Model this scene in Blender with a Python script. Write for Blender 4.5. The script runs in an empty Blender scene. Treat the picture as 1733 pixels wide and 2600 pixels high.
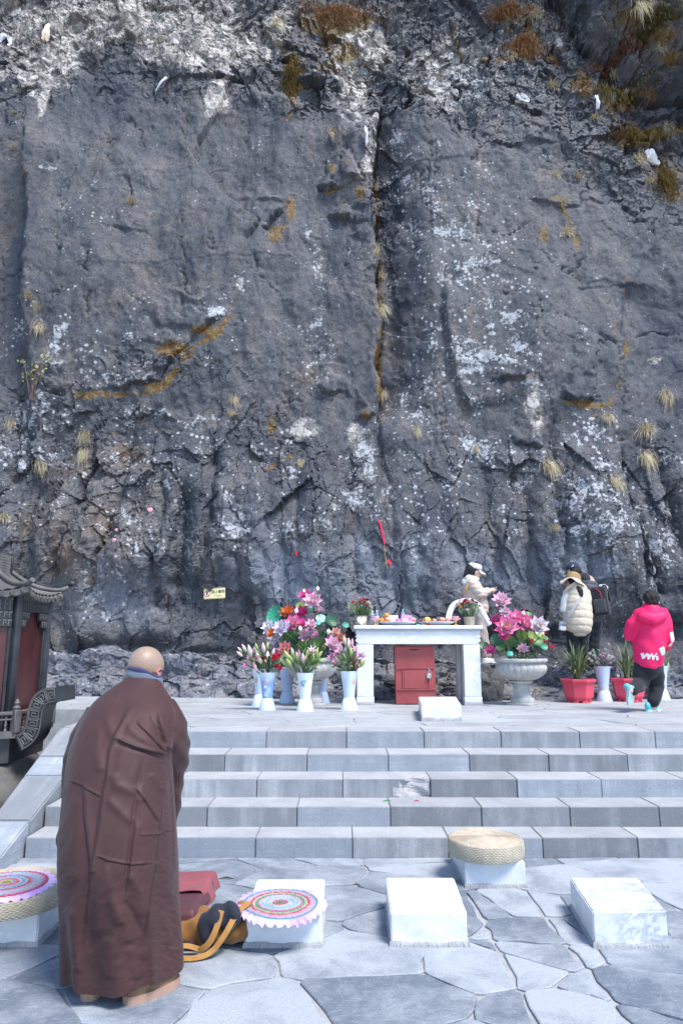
import bpy, bmesh, math, random
import numpy as np
from mathutils import Vector, Matrix, Euler
R = math.radians
rng = random.Random(7)
scene = bpy.context.scene
COL = scene.collection
# ------------------------------------------------------------------ camera
CAM_H, FPX, PW, PH = 1.55, 1750.0, 1733.0, 2600.0
PITCH = math.atan((1640.0 - 1300.0) / FPX)
cd = bpy.data.cameras.new('camera')
cd.sensor_fit = 'VERTICAL'; cd.sensor_height = 36.0; cd.sensor_width = 24.0
cd.lens = FPX / PH * 36.0
cd.clip_start = 0.05; cd.clip_end = 500.0
cam = bpy.data.objects.new('camera', cd); COL.objects.link(cam)
cam.location = (0, 0, CAM_H); cam.rotation_euler = (R(90) + PITCH, 0, 0)
scene.camera = cam
# ------------------------------------------------------------------ sky and sun (open shade: a soft, wide sun)
SUN_EL, SUN_AZ = R(60), R(136)          # azimuth from +Y towards +X
world = bpy.data.worlds.new('World'); scene.world = world; world.use_nodes = True
wn = world.node_tree.nodes; wl = world.node_tree.links
bg = wn['Background']; bg.inputs['Strength'].default_value = 0.118
sky = wn.new('ShaderNodeTexSky'); sky.sky_type = 'NISHITA'; sky.sun_disc = False
sky.sun_elevation = SUN_EL; sky.sun_rotation = SUN_AZ
sky.air_density = 1.0; sky.dust_density = 2.5; sky.ozone_density = 1.0; sky.altitude = 2500
wl.new(sky.outputs['Color'], bg.inputs['Color'])
sl = bpy.data.lights.new('sun', 'SUN'); sl.energy = 1.8; sl.angle = R(20); sl.color = (1.0, 0.97, 0.93)
sun = bpy.data.objects.new('sun', sl); COL.objects.link(sun)
sdir = Vector((math.sin(SUN_AZ) * math.cos(SUN_EL), math.cos(SUN_AZ) * math.cos(SUN_EL), math.sin(SUN_EL)))
sun.rotation_euler = sdir.to_track_quat('Z', 'Y').to_euler(); sun.location = (6, -8, 14)
vs = scene.view_settings
vs.view_transform = 'Standard'; vs.look = 'None'; vs.gamma = 1.0; vs.use_curve_mapping = False
vs.exposure = 1.66
# ------------------------------------------------------------------ measuring helpers (photograph pixels to metres)
CP, SP = math.cos(PITCH), math.sin(PITCH)
def ray(u, v):
    a = (u - PW / 2) / FPX; b = (PH / 2 - v) / FPX
    return a, CP - b * SP, SP + b * CP
def gz(u, v, z=0.0):
    x, y, d = ray(u, v); t = (z - CAM_H) / d
    return Vector((x * t, y * t, z))
def at(u, v, Y):
    x, y, d = ray(u, v); t = Y / y
    return Vector((x * t, Y, CAM_H + d * t))
def pm(v, Y):                              # metres per photo pixel at row v, depth Y
    return Y / ray(PW / 2, v)[1] / FPX
TZ = 0.743                                # terrace level
# ------------------------------------------------------------------ object helpers
def tag(o, label=None, cat=None, group=None, kind=None):
    if label: o['label'] = label
    if cat: o['category'] = cat
    if group: o['group'] = group
    if kind: o['kind'] = kind
    return o
def thing(name, label, cat, loc=(0, 0, 0), rot=(0, 0, 0), group=None):
    o = bpy.data.objects.new(name, None); COL.objects.link(o)
    o.empty_display_size = 0.1
    o.location = loc; o.rotation_euler = rot
    return tag(o, label, cat, group)
def link(name, mesh, parent=None, loc=None, rot=None, scale=None):
    o = bpy.data.objects.new(name, mesh); COL.objects.link(o)
    if parent: o.parent = parent
    if loc is not None: o.location = loc
    if rot is not None: o.rotation_euler = rot
    if scale is not None: o.scale = (scale,) * 3 if isinstance(scale, (int, float)) else scale
    return o
def dup(root, loc=None, rot=None, label=None):
    r = root.copy(); COL.objects.link(r)
    if loc is not None: r.location = loc
    if rot is not None: r.rotation_euler = rot
    if label: r['label'] = label
    for ch in list(root.children):
        c = ch.copy(); COL.objects.link(c); c.parent = r
        for g in ch.children:
            d = g.copy(); COL.objects.link(d); d.parent = c
    return r
class MB:
    """collects verts, faces and one pigment colour per vertex, then links ONE mesh object"""
    def __init__(s): s.v = []; s.f = []; s.c = []; s.mi = []; s.col = (1, 1, 1); s.m = 0
    def add(s, vs_, fs, cols=None):
        o = len(s.v)
        s.v.extend([tuple(p) for p in vs_])
        s.c.extend(cols if cols is not None else [s.col] * len(vs_))
        for f in fs:
            s.f.append(tuple(i + o for i in f)); s.mi.append(s.m)
        return o
    def bm(s, b, M=None):
        b.verts.index_update()
        s.add([(M @ q.co) if M else q.co.copy() for q in b.verts], [[q.index for q in f.verts] for f in b.faces]); b.free()
    def box(s, x0, x1, y0, y1, z0, z1, bev=0.0, M=None, seg=1):
        b = bmesh.new(); bmesh.ops.create_cube(b, size=1)
        for q in b.verts:
            q.co = Vector(((x0 + x1) / 2 + q.co.x * (x1 - x0), (y0 + y1) / 2 + q.co.y * (y1 - y0), (z0 + z1) / 2 + q.co.z * (z1 - z0)))
        if bev: bmesh.ops.bevel(b, geom=b.edges[:], offset=bev, segments=seg, affect='EDGES', profile=0.6)
        s.bm(b, M)
    def tube(s, pts, rad, n=8, cap=True, flat=1.0, up=None):
        pts = [Vector(p) for p in pts]; k = len(pts)
        if isinstance(rad, (int, float)): rad = [rad] * k
        V = []; prev = Vector(up) if up else None
        for i, p in enumerate(pts):
            d = (pts[min(i + 1, k - 1)] - pts[max(i - 1, 0)]).normalized()
            if prev is None: prev = Vector((1, 0, 0)) if abs(d.x) < 0.8 else Vector((0, 0, 1))
            a = (prev - d * prev.dot(d))
            a = a.normalized() if a.length > 1e-6 else d.orthogonal().normalized()
            prev = a; b = d.cross(a)
            for j in range(n):
                t = 2 * math.pi * j / n
                V.append(p + a * (math.cos(t) * rad[i]) + b * (math.sin(t) * rad[i] * flat))
        F = [[i * n + j, i * n + (j + 1) % n, (i + 1) * n + (j + 1) % n, (i + 1) * n + j] for i in range(k - 1) for j in range(n)]
        if cap: F += [list(range(n))[::-1], [(k - 1) * n + j for j in range(n)]]
        s.add(V, F)
    def limb(s, pts, rad, n=14):              # tapered capsule chain with round ends
        pts = [Vector(p) for p in pts]; P = []; Q = []
        d0 = (pts[1] - pts[0]).normalized(); d1 = (pts[-1] - pts[-2]).normalized()
        for a in (80, 55, 28): P.append(pts[0] - d0 * rad[0] * math.sin(R(a))); Q.append(rad[0] * math.cos(R(a)))
        for i in range(len(pts) - 1):
            for t in (0, 0.34, 0.67): P.append(pts[i].lerp(pts[i + 1], t)); Q.append(rad[i] * (1 - t) + rad[i + 1] * t)
        P.append(pts[-1]); Q.append(rad[-1])
        for a in (28, 55, 80): P.append(pts[-1] + d1 * rad[-1] * math.sin(R(a))); Q.append(rad[-1] * math.cos(R(a)))
        s.tube(P, Q, n)
    def lathe(s, prof, n=32, M=None, fn=None, cap=True, cols=None):
        V = []; C = []
        for i, (r, z) in enumerate(prof):
            for j in range(n):
                t = 2 * math.pi * j / n; q = r * (fn(t, i) if fn else 1)
                V.append(Vector((q * math.cos(t), q * math.sin(t), z))); C.append(cols[i] if cols else s.col)
        if M: V = [M @ p for p in V]
        k = len(prof)
        F = [[i * n + j, i * n + (j + 1) % n, (i + 1) * n + (j + 1) % n, (i + 1) * n + j] for i in range(k - 1) for j in range(n)]
        if cap: F += [list(range(n))[::-1], [(k - 1) * n + j for j in range(n)]]
        s.add(V, F, C)
    def ell(s, c, r, M=None, nu=14, nv=9):
        prof = [(max(1e-3, math.sin(math.pi * i / nv)), -math.cos(math.pi * i / nv)) for i in range(nv + 1)]
        if isinstance(r, (int, float)): r = (r, r, r)
        T = Matrix.Translation(c) @ (M if M else Matrix()) @ Matrix.Diagonal((r[0], r[1], r[2], 1))
        s.lathe(prof, nu, T)
    def grid(s, fn, nu, nv, cfn=None, closed=False):
        V = []; C = []
        for i in range(nu + 1):
            for j in range(nv + (0 if closed else 1)):
                V.append(fn(i / nu, j / nv)); C.append(cfn(i / nu, j / nv) if cfn else s.col)
        w = nv + (0 if closed else 1)
        F = [[i * w + j, i * w + (j + 1) % w, (i + 1) * w + (j + 1) % w, (i + 1) * w + j] for i in range(nu) for j in range(nv)]
        s.add(V, F, C)
    def mesh(s, name, mat, smooth=True):
        me = bpy.data.meshes.new(name)
        me.from_pydata(s.v, [], s.f)
        a = me.attributes.new('tint', 'FLOAT_COLOR', 'POINT')
        a.data.foreach_set('color', np.array([(c[0], c[1], c[2], 1.0) for c in s.c], dtype=np.float32).ravel())
        for m in (mat if isinstance(mat, (list, tuple)) else [mat]): me.materials.append(m)
        if any(s.mi): me.polygons.foreach_set('material_index', s.mi)
        if smooth == 'auto':
            me.polygons.foreach_set('use_smooth', [True] * len(me.polygons)); me.set_sharp_from_angle(angle=R(38))
        elif smooth: me.polygons.foreach_set('use_smooth', [True] * len(me.polygons))
        me.update(); return me
    def build(s, name, mat, parent=None, smooth='auto', **kw):
        return link(name, s.mesh(name, mat, smooth), parent, **kw)
def blob(name, mb, voxel, mat, parent=None, smooth=4, fn=None, cfn=None):
    """voxel-joins overlapping shapes into one continuous surface"""
    me = mb.mesh(name, mat); o = link(name, me)
    md = o.modifiers.new('r', 'REMESH'); md.mode = 'VOXEL'; md.voxel_size = voxel
    dg = bpy.context.evaluated_depsgraph_get()
    m2 = bpy.data.meshes.new_from_object(o.evaluated_get(dg)); o.modifiers.clear()
    b = bmesh.new(); b.from_mesh(m2)
    for _ in range(smooth): bmesh.ops.smooth_vert(b, verts=b.verts, factor=0.5, use_axis_x=True, use_axis_y=True, use_axis_z=True)
    b.normal_update()
    if fn:
        mv = [(q, fn(q.co, q.normal)) for q in b.verts]
        for q, c in mv: q.co = c
    b.to_mesh(m2); b.free()
    a = m2.attributes.get('tint') or m2.attributes.new('tint', 'FLOAT_COLOR', 'POINT')
    cs = np.ones((len(m2.vertices), 4), dtype=np.float32)
    for i, q in enumerate(m2.vertices): cs[i, :3] = cfn(q.co) if cfn else mb.col
    a.data.foreach_set('color', cs.ravel())
    m2.polygons.foreach_set('use_smooth', [True] * len(m2.polygons))
    if not m2.materials: m2.materials.append(mat)
    m2.name = name; o.data = m2; bpy.data.meshes.remove(me)
    if parent: o.parent = parent
    return o
# ------------------------------------------------------------------ materials
def nodes(m): m.use_nodes = True; return m.node_tree.nodes, m.node_tree.links
def ramp(n, l, fac, stops, interp='LINEAR'):
    r = n.new('ShaderNodeValToRGB'); e = r.color_ramp; e.interpolation = interp
    while len(e.elements) < len(stops): e.elements.new(0.5)
    for q, (p, c) in zip(e.elements, stops):
        q.position = p; q.color = (c[0], c[1], c[2], 1) if isinstance(c, (tuple, list)) else (c, c, c, 1)
    l.new(fac, r.inputs['Fac']); return r.outputs['Color']
def noise(n, l, co, scale, detail=6, rough=0.6, dist=0.0):
    t = n.new('ShaderNodeTexNoise'); t.inputs['Scale'].default_value = scale; t.inputs['Detail'].default_value = detail
    t.inputs['Roughness'].default_value = rough; t.inputs['Distortion'].default_value = dist
    l.new(co, t.inputs['Vector']); return t.outputs['Fac']
def mapping(n, l, co, sc=(1, 1, 1), rot=(0, 0, 0), loc=(0, 0, 0)):
    m = n.new('ShaderNodeMapping'); m.inputs['Scale'].default_value = sc; m.inputs['Rotation'].default_value = rot; m.inputs['Location'].default_value = loc
    l.new(co, m.inputs['Vector']); return m.outputs['Vector']
def sock(n, l, s, x):
    if hasattr(x, 'is_output'): l.new(x, s)
    elif isinstance(x, (tuple, list)): s.default_value = (x[0], x[1], x[2], 1) if len(s.default_value) == 4 else x
    else: s.default_value = x
def mix(n, l, f, a, b, mode='MIX'):
    m = n.new('ShaderNodeMix'); m.data_type = 'RGBA'; m.blend_type = mode
    sock(n, l, m.inputs[0], f); sock(n, l, m.inputs[6], a); sock(n, l, m.inputs[7], b); return m.outputs[2]
def mth(n, l, op, a, b=0.0, c=None, clamp=False):
    m = n.new('ShaderNodeMath'); m.operation = op; m.use_clamp = clamp
    sock(n, l, m.inputs[0], a); sock(n, l, m.inputs[1], b)
    if c is not None: sock(n, l, m.inputs[2], c)
    return m.outputs[0]
def bump(n, l, h, strength=0.3, dist=0.01, nrm=None):
    b = n.new('ShaderNodeBump'); b.inputs['Strength'].default_value = strength; b.inputs['Distance'].default_value = dist
    l.new(h, b.inputs['Height'])
    if nrm is not None: l.new(nrm, b.inputs['Normal'])
    return b.outputs['Normal']
def objco(n, rand=False, l=None):
    c = n.new('ShaderNodeTexCoord').outputs['Object']
    if rand:
        i = n.new('ShaderNodeObjectInfo'); v = n.new('ShaderNodeVectorMath'); v.operation = 'MULTIPLY_ADD'
        cb = n.new('ShaderNodeCombineXYZ')
        for k, q in zip(range(3), (37.0, 61.0, 23.0)): l.new(mth(n, l, 'MULTIPLY', i.outputs['Random'], q), cb.inputs[k])
        v.inputs[1].default_value = (1, 1, 1); l.new(c, v.inputs[0]); l.new(cb.outputs[0], v.inputs[2]); c = v.outputs[0]
    return c
def pmat(name, c1, c2=None, scale=8.0, rough=0.6, bmp=0.2, bscale=60.0, bdist=0.004, metal=0.0, spec=0.4, tint=False, stretch=(1, 1, 1), rand=0.0, sheen=0.0, trans=0.0, alpha_rough=0.1, coat=0.0):
    """two-tone noise pigment with fine relief; tint=True multiplies by the mesh's own pigment"""
    m = bpy.data.materials.new(name); n, l = nodes(m); p = n['Principled BSDF']
    co = mapping(n, l, objco(n, True, l), stretch)
    f = noise(n, l, co, scale, 5, 0.65)
    c2 = c2 or tuple(x * 0.75 for x in c1)
    col = ramp(n, l, f, [(0.32, c2), (0.68, c1)])
    if tint:
        a = n.new('ShaderNodeAttribute'); a.attribute_name = 'tint'; col = mix(n, l, 1.0, col, a.outputs['Color'], 'MULTIPLY')
    if rand:
        i = n.new('ShaderNodeObjectInfo'); hs = n.new('ShaderNodeHueSaturation')
        l.new(mth(n, l, 'MULTIPLY_ADD', i.outputs['Random'], 2 * rand, 1 - rand), hs.inputs['Value']); l.new(col, hs.inputs['Color']); col = hs.outputs['Color']
    l.new(col, p.inputs['Base Color'])
    rr = mth(n, l, 'MULTIPLY_ADD', f, 2 * alpha_rough, rough - alpha_rough, clamp=True); l.new(rr, p.inputs['Roughness'])
    p.inputs['Metallic'].default_value = metal; p.inputs['Specular IOR Level'].default_value = spec
    if coat: p.inputs['Coat Weight'].default_value = coat
    if sheen: p.inputs['Sheen Weight'].default_value = sheen; p.inputs['Sheen Roughness'].default_value = 0.5
    if trans:
        p.inputs['Subsurface Weight'].default_value = trans; p.inputs['Subsurface Radius'].default_value = (0.02, 0.015, 0.012); p.inputs['Subsurface Scale'].default_value = 0.3
    if bmp:
        h = noise(n, l, co, bscale, 4, 0.6); l.new(bump(n, l, h, bmp, bdist), p.inputs['Normal'])
    return m
M = {}
W1 = (1, 1, 1); W2 = (0.8, 0.8, 0.8)
M['petal'] = pmat('petal', W1, (0.86, 0.86, 0.86), 30, 0.5, 0.15, 120, tint=True, trans=0.08)
M['leaf'] = pmat('leaf', W1, (0.72, 0.75, 0.7), 18, 0.42, 0.2, 90, tint=True, spec=0.5, rand=0.12)
M['stem'] = pmat('stem', (0.10, 0.17, 0.05), (0.06, 0.11, 0.035), 20, 0.5)
M['fabric'] = pmat('fabric', W1, (0.84, 0.84, 0.84), 14, 0.85, 0.35, 420, 0.002, tint=True, sheen=0.15)
M['puffer'] = pmat('puffer', W1, (0.88, 0.88, 0.88), 10, 0.6, 0.25, 60, 0.006, tint=True)
M['skin'] = pmat('skin', W1, (0.88, 0.86, 0.85), 22, 0.5, 0.12, 200, 0.001, tint=True, trans=0.12)
M['hair'] = pmat('hair', (0.02, 0.017, 0.016), (0.008, 0.007, 0.007), 40, 0.42, 0.8, 90, 0.01, stretch=(6, 6, 1))
M['plastic'] = pmat('plastic', W1, (0.9, 0.9, 0.9), 6, 0.35, 0.03, 30, tint=True, spec=0.5)
M['fruit'] = pmat('fruit', W1, (0.82, 0.8, 0.8), 20, 0.4, 0.1, 160, 0.002, tint=True)
M['mixed'] = pmat('mixed', W1, (0.85, 0.85, 0.85), 12, 0.6, 0.1, 80, tint=True)
M['steel'] = pmat('steel', (0.55, 0.55, 0.52), (0.3, 0.3, 0.28), 60, 0.4, 0.1, 200, metal=0.8)
# ================================================================== stone materials
def stone_mat(name, lo, hi, vein=(0.4, 0.42, 0.44), veins=0.5, rough=0.75, sc=3.0, rnd=0.2, brush=0.5):
    m = bpy.data.materials.new(name); n, l = nodes(m); p = n['Principled BSDF']
    co = objco(n, True, l)
    a = noise(n, l, co, sc, 8, 0.62, 0.4)
    i = n.new('ShaderNodeObjectInfo')
    a2 = mth(n, l, 'ADD', a, mth(n, l, 'MULTIPLY_ADD', i.outputs['Random'], rnd * 2, -rnd))
    col = ramp(n, l, a2, [(0.31, lo), (0.5, tuple((x + y) / 2 for x, y in zip(lo, hi))), (0.68, hi)])
    # chisel/brush strokes, stretched noise
    st = noise(n, l, mapping(n, l, co, (3, 16, 6), (0, 0, 0.5)), 5, 6, 0.7, 0.8)
    col = mix(n, l, ramp(n, l, st, [(0.52, 0.0), (0.75, brush)]), col, vein)
    w = noise(n, l, co, 2.2, 5, 0.6, 2.5)
    vv = mth(n, l, 'ABSOLUTE', mth(n, l, 'SUBTRACT', w, 0.5))
    col = mix(n, l, ramp(n, l, vv, [(0.0, veins), (0.018, 0.0)]), col, vein)
    fine = noise(n, l, co, 90, 3, 0.7)
    col = mix(n, l, 0.35, col, mix(n, l, 1.0, col, ramp(n, l, fine, [(0.3, 0.45), (0.7, 1.35)]), 'MULTIPLY'))
    l.new(col, p.inputs['Base Color'])
    l.new(ramp(n, l, st, [(0.3, rough - 0.12), (0.7, rough + 0.1)]), p.inputs['Roughness']); p.inputs['Specular IOR Level'].default_value = 0.35
    h = mth(n, l, 'ADD', mth(n, l, 'MULTIPLY', st, 0.8), mth(n, l, 'ADD', mth(n, l, 'MULTIPLY', fine, 0.35), a))
    l.new(bump(n, l, h, 0.45, 0.008), p.inputs['Normal'])
    return m
M['flag'] = stone_mat('flagstone', (0.135, 0.16, 0.195), (0.37, 0.395, 0.425), (0.45, 0.47, 0.49), 0.18, rnd=0.15, brush=0.45)
M['flag_top'] = stone_mat('flagstone_terrace', (0.28, 0.29, 0.30), (0.40, 0.41, 0.42), (0.50, 0.505, 0.51), 0.4, sc=2.0, rnd=0.12)
M['mortar'] = pmat('mortar', (0.40, 0.40, 0.405), (0.29, 0.295, 0.30), 14, 0.9, 0.6, 110, 0.006)
def step_mat(name, lo, hi, band=0.0):
    m = bpy.data.materials.new(name); n, l = nodes(m); p = n['Principled BSDF']
    co = objco(n, True, l)
    drip = noise(n, l, mapping(n, l, co, (7, 1, 0.8)), 1.0, 4, 0.6)
    spots = noise(n, l, co, 5, 6, 0.6)
    i = n.new('ShaderNodeObjectInfo')
    f = mth(n, l, 'ADD', mth(n, l, 'MULTIPLY_ADD', drip, 0.75, -0.03), mth(n, l, 'MULTIPLY_ADD', spots, 0.35, -0.07))
    f = mth(n, l, 'ADD', f, mth(n, l, 'MULTIPLY_ADD', i.outputs['Random'], 0.16, -0.08))
    col = ramp(n, l, f, [(0.38, lo), (0.56, tuple((x * 0.5 + y * 0.5) for x, y in zip(lo, hi))), (0.66, hi)])
    if band:
        b = noise(n, l, mapping(n, l, co, (0.6, 0.6, 16)), 1.5, 5, 0.55, 0.6)
        col = mix(n, l, ramp(n, l, b, [(0.42, band), (0.62, 0.0)]), col, tuple(x * 1.05 for x in lo))
    w = noise(n, l, co, 1.7, 5, 0.6, 3.0); vv = mth(n, l, 'ABSOLUTE', mth(n, l, 'SUBTRACT', w, 0.5))
    col = mix(n, l, ramp(n, l, vv, [(0.0, 0.4), (0.005, 0.0)]), col, (0.12, 0.12, 0.13))
    fine = noise(n, l, co, 120, 3, 0.7)
    col = mix(n, l, 0.4, col, mix(n, l, 1.0, col, ramp(n, l, fine, [(0.3, 0.5), (0.7, 1.3)]), 'MULTIPLY'))
    l.new(col, p.inputs['Base Color']); p.inputs['Roughness'].default_value = 0.82; p.inputs['Specular IOR Level'].default_value = 0.3
    l.new(bump(n, l, mth(n, l, 'ADD', mth(n, l, 'MULTIPLY', fine, 0.5), spots), 0.45, 0.008), p.inputs['Normal'])
    return m
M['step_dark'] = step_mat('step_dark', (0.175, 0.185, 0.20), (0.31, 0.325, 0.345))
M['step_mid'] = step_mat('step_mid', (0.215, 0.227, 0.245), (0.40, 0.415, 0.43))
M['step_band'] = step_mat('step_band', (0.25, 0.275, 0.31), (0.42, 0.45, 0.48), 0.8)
M['tread'] = stone_mat('pale_tread', (0.30, 0.305, 0.315), (0.41, 0.415, 0.42), (0.48, 0.48, 0.48), 0.3, 0.8, 2.6, 0.12, 0.35)
def marble_mat(name='white_marble', vn=0.35, dirt=0.35):
    m = bpy.data.materials.new(name); n, l = nodes(m); p = n['Principled BSDF']
    co = objco(n, True, l); i = n.new('ShaderNodeObjectInfo')
    w = noise(n, l, mapping(n, l, co, (1, 1.6, 1.2), (0.3, 0.5, 0.6)), 3.0, 8, 0.65, 2.0)
    vv = mth(n, l, 'ABSOLUTE', mth(n, l, 'SUBTRACT', w, 0.5))
    msk = ramp(n, l, noise(n, l, co, 1.8, 3, 0.5), [(0.36, 0.0), (0.62, 1.0)])
    f = mth(n, l, 'MULTIPLY', ramp(n, l, vv, [(0.0, 1.0), (0.07, 0.0)]), msk)
    col = mix(n, l, mth(n, l, 'MULTIPLY', f, vn), ramp(n, l, w, [(0.3, (0.64, 0.655, 0.67)), (0.65, (0.75, 0.757, 0.765))]), (0.30, 0.33, 0.37))
    at_ = n.new('ShaderNodeAttribute'); at_.attribute_name = 'tint'
    col = mix(n, l, 1.0, col, at_.outputs['Color'], 'MULTIPLY')
    stain = noise(n, l, co, 6, 6, 0.7)
    col = mix(n, l, ramp(n, l, stain, [(0.50, 0.0), (0.75, dirt)]), col, (0.44, 0.43, 0.42))
    l.new(col, p.inputs['Base Color']); p.inputs['Roughness'].default_value = 0.42; p.inputs['Specular IOR Level'].default_value = 0.4
    l.new(bump(n, l, noise(n, l, co, 50, 4, 0.6), 0.15, 0.003), p.inputs['Normal'])
    return m
M['marble'] = marble_mat()
M['marble_veined'] = marble_mat('veined_marble', 1.0, 0.6)
M['granite'] = pmat('granite', (0.50, 0.495, 0.475), (0.30, 0.295, 0.28), 9, 0.8, 0.6, 220, 0.004)
# ================================================================== flat ground pieces
def clip(poly, p, d):                      # keep the side where (q-p).d <= 0
    out = []
    for i in range(len(poly)):
        a, b = poly[i], poly[(i + 1) % len(poly)]
        sa = (a[0] - p[0]) * d[0] + (a[1] - p[1]) * d[1]; sb = (b[0] - p[0]) * d[0] + (b[1] - p[1]) * d[1]
        if sa <= 0: out.append(a)
        if (sa < 0 < sb) or (sb < 0 < sa):
            t = sa / (sa - sb); out.append((a[0] + (b[0] - a[0]) * t, a[1] + (b[1] - a[1]) * t))
    return out
def voronoi_cells(x0, x1, y0, y1, dx, dy, jit, seed, warp=0.0):
    r = random.Random(seed); pts = []
    for j in range(int((y1 - y0) / dy) + 3):
        for i in range(int((x1 - x0) / dx) + 3):
            pts.append((x0 + (i - 0.5 + (j % 2) * 0.5) * dx + r.uniform(-jit, jit) * dx, y0 + (j - 0.5) * dy + r.uniform(-jit, jit) * dy))
    cells = []
    for k, a in enumerate(pts):
        poly = [(x0, y0), (x1, y0), (x1, y1), (x0, y1)]
        for b in pts:
            if b is a or abs(b[0] - a[0]) > 3.2 * dx or abs(b[1] - a[1]) > 3.2 * dy: continue
            # anisotropic metric so stones come out wider than deep
            poly = clip(poly, ((a[0] + b[0]) / 2, (a[1] + b[1]) / 2), ((b[0] - a[0]) / dx ** 2, (b[1] - a[1]) / dy ** 2))
            if len(poly) < 3: break
        if len(poly) >= 3: cells.append(poly)
    return cells
def split_poly(polys, p, q, gap):
    d = Vector((q[0] - p[0], q[1] - p[1])).normalized(); nrm = (-d.y, d.x); out = []
    for poly in polys:
        c = (sum(a[0] for a in poly) / len(poly), sum(a[1] for a in poly) / len(poly))
        t = (c[0] - p[0]) * d.x + (c[1] - p[1]) * d.y
        ln = math.hypot(q[0] - p[0], q[1] - p[1])
        s = [(a[0] - p[0]) * nrm[0] + (a[1] - p[1]) * nrm[1] for a in poly]
        if min(s) < -0.05 and max(s) > 0.05 and -0.1 < t < ln + 0.1:
            A = clip(poly, (p[0] - nrm[0] * gap, p[1] - nrm[1] * gap), nrm); B = clip(poly, (p[0] + nrm[0] * gap, p[1] + nrm[1] * gap), (-nrm[0], -nrm[1]))
            out += [x for x in (A, B) if len(x) >= 3]
        else: out.append(poly)
    return out
def area(p): return abs(sum(p[i][0] * p[(i + 1) % len(p)][1] - p[(i + 1) % len(p)][0] * p[i][1] for i in range(len(p)))) / 2
def flag(poly, z, parent, mat, r, inset=0.006, name='flagstone', depth=0.03, lift=0.003):
    if area(poly) < 0.012: return
    cx = sum(a[0] for a in poly) / len(poly); cy = sum(a[1] for a in poly) / len(poly)
    # round the corners (one Chaikin pass) and roughen the outline
    q = []
    for i in range(len(poly)):
        a, b = poly[i], poly[(i + 1) % len(poly)]
        L = math.hypot(b[0] - a[0], b[1] - a[1])
        if L < 0.02: q.append(a); continue
        cut = min(0.3, 0.022 / L)
        ts = [cut] + ([0.36, 0.66] if L > 0.2 else []) + [1 - cut]
        nx, ny = (b[1] - a[1]) / L, -(b[0] - a[0]) / L
        for t in ts:
            e = r.uniform(-1, 1) * 0.013
            q.append((a[0] + (b[0] - a[0]) * t + nx * e, a[1] + (b[1] - a[1]) * t + ny * e))
    def ins(p, d):
        v = Vector((p[0] - cx, p[1] - cy)); L = v.length
        v = v * max(0.2, (L - d) / L) if L > 1e-6 else v
        return v
    n = len(q); tilt = (r.uniform(-1, 1) * 0.008, r.uniform(-1, 1) * 0.008); up = r.uniform(0, lift)
    rings = []
    for d, h in ((inset, -depth), (inset, -0.0035), (inset + 0.007, 0.0)):
        rings.append([(*ins(p, d), h) for p in q])
    V = []
    for k, rg in enumerate(rings):
        for x, y, h in rg:
            V.append((x, y, up + h + (x * tilt[0] + y * tilt[1] if k else 0)))
    F = [[k * n + i, k * n + (i + 1) % n, (k + 1) * n + (i + 1) % n, (k + 1) * n + i] for k in range(2) for i in range(n)]
    F.append([2 * n + i for i in range(n)])
    if (q[1][0] - q[0][0]) * (cy - q[0][1]) - (q[1][1] - q[0][1]) * (cx - q[0][0]) < 0: F = [f[::-1] for f in F]
    b = MB(); b.add(V, F); return b.build(name, mat, parent, smooth=False, loc=(cx, cy, z))
def sheet(name, x0, x1, y0, y1, z, mat, kind='structure'):
    b = MB(); b.add([(x0, y0, z), (x1, y0, z), (x1, y1, z), (x0, y1, z)], [(0, 1, 2, 3)])
    o = b.build(name, mat, smooth=False); return tag(o, kind=kind)
# ------------------------------------------------------------------ lower pavement
STEP_Y = []; zz = 0.0
for bv, tv in ((2178, 2126), (2099, 2048), (2025, 1978), (1959, 1915), (1899.5, 1857)):
    Yb = gz(866, bv, zz)[1]; zt = at(866, tv, Yb)[2]; STEP_Y.append((Yb, zz, zt)); zz = zt
TZ = zz
LIP = gz(866, 1846, TZ)[1]
ground = sheet('ground', -90, 90, -60, 7.6, -0.36, M['mortar'])
pav = sheet('pavement', -3.75, 7.5, -2.0, STEP_Y[0][0] + 0.05, -0.011, M['mortar'])
tag(pav, label='grey slate flagstone pavement with pale mortar joints')
rf = random.Random(21)
cells = voronoi_cells(-3.75, 7.2, 0.2, STEP_Y[0][0], 0.62, 0.43, 0.40, 5)
def g2(u, v): p = gz(u, v, 0); return (p.x, p.y)
for a, b_ in (((1189, 2270), (1400, 2670)), ((1338, 2270), (1600, 2601))):
    cells = split_poly(cells, g2(*a), g2(*b_), 0.004)
for c in cells: flag(c, 0.0, pav, M['flag'], rf)
M['chip'] = pmat('fresh_break', (0.47, 0.455, 0.455), (0.30, 0.29, 0.295), 22, 0.9, 0.6, 90, 0.006)
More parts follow.
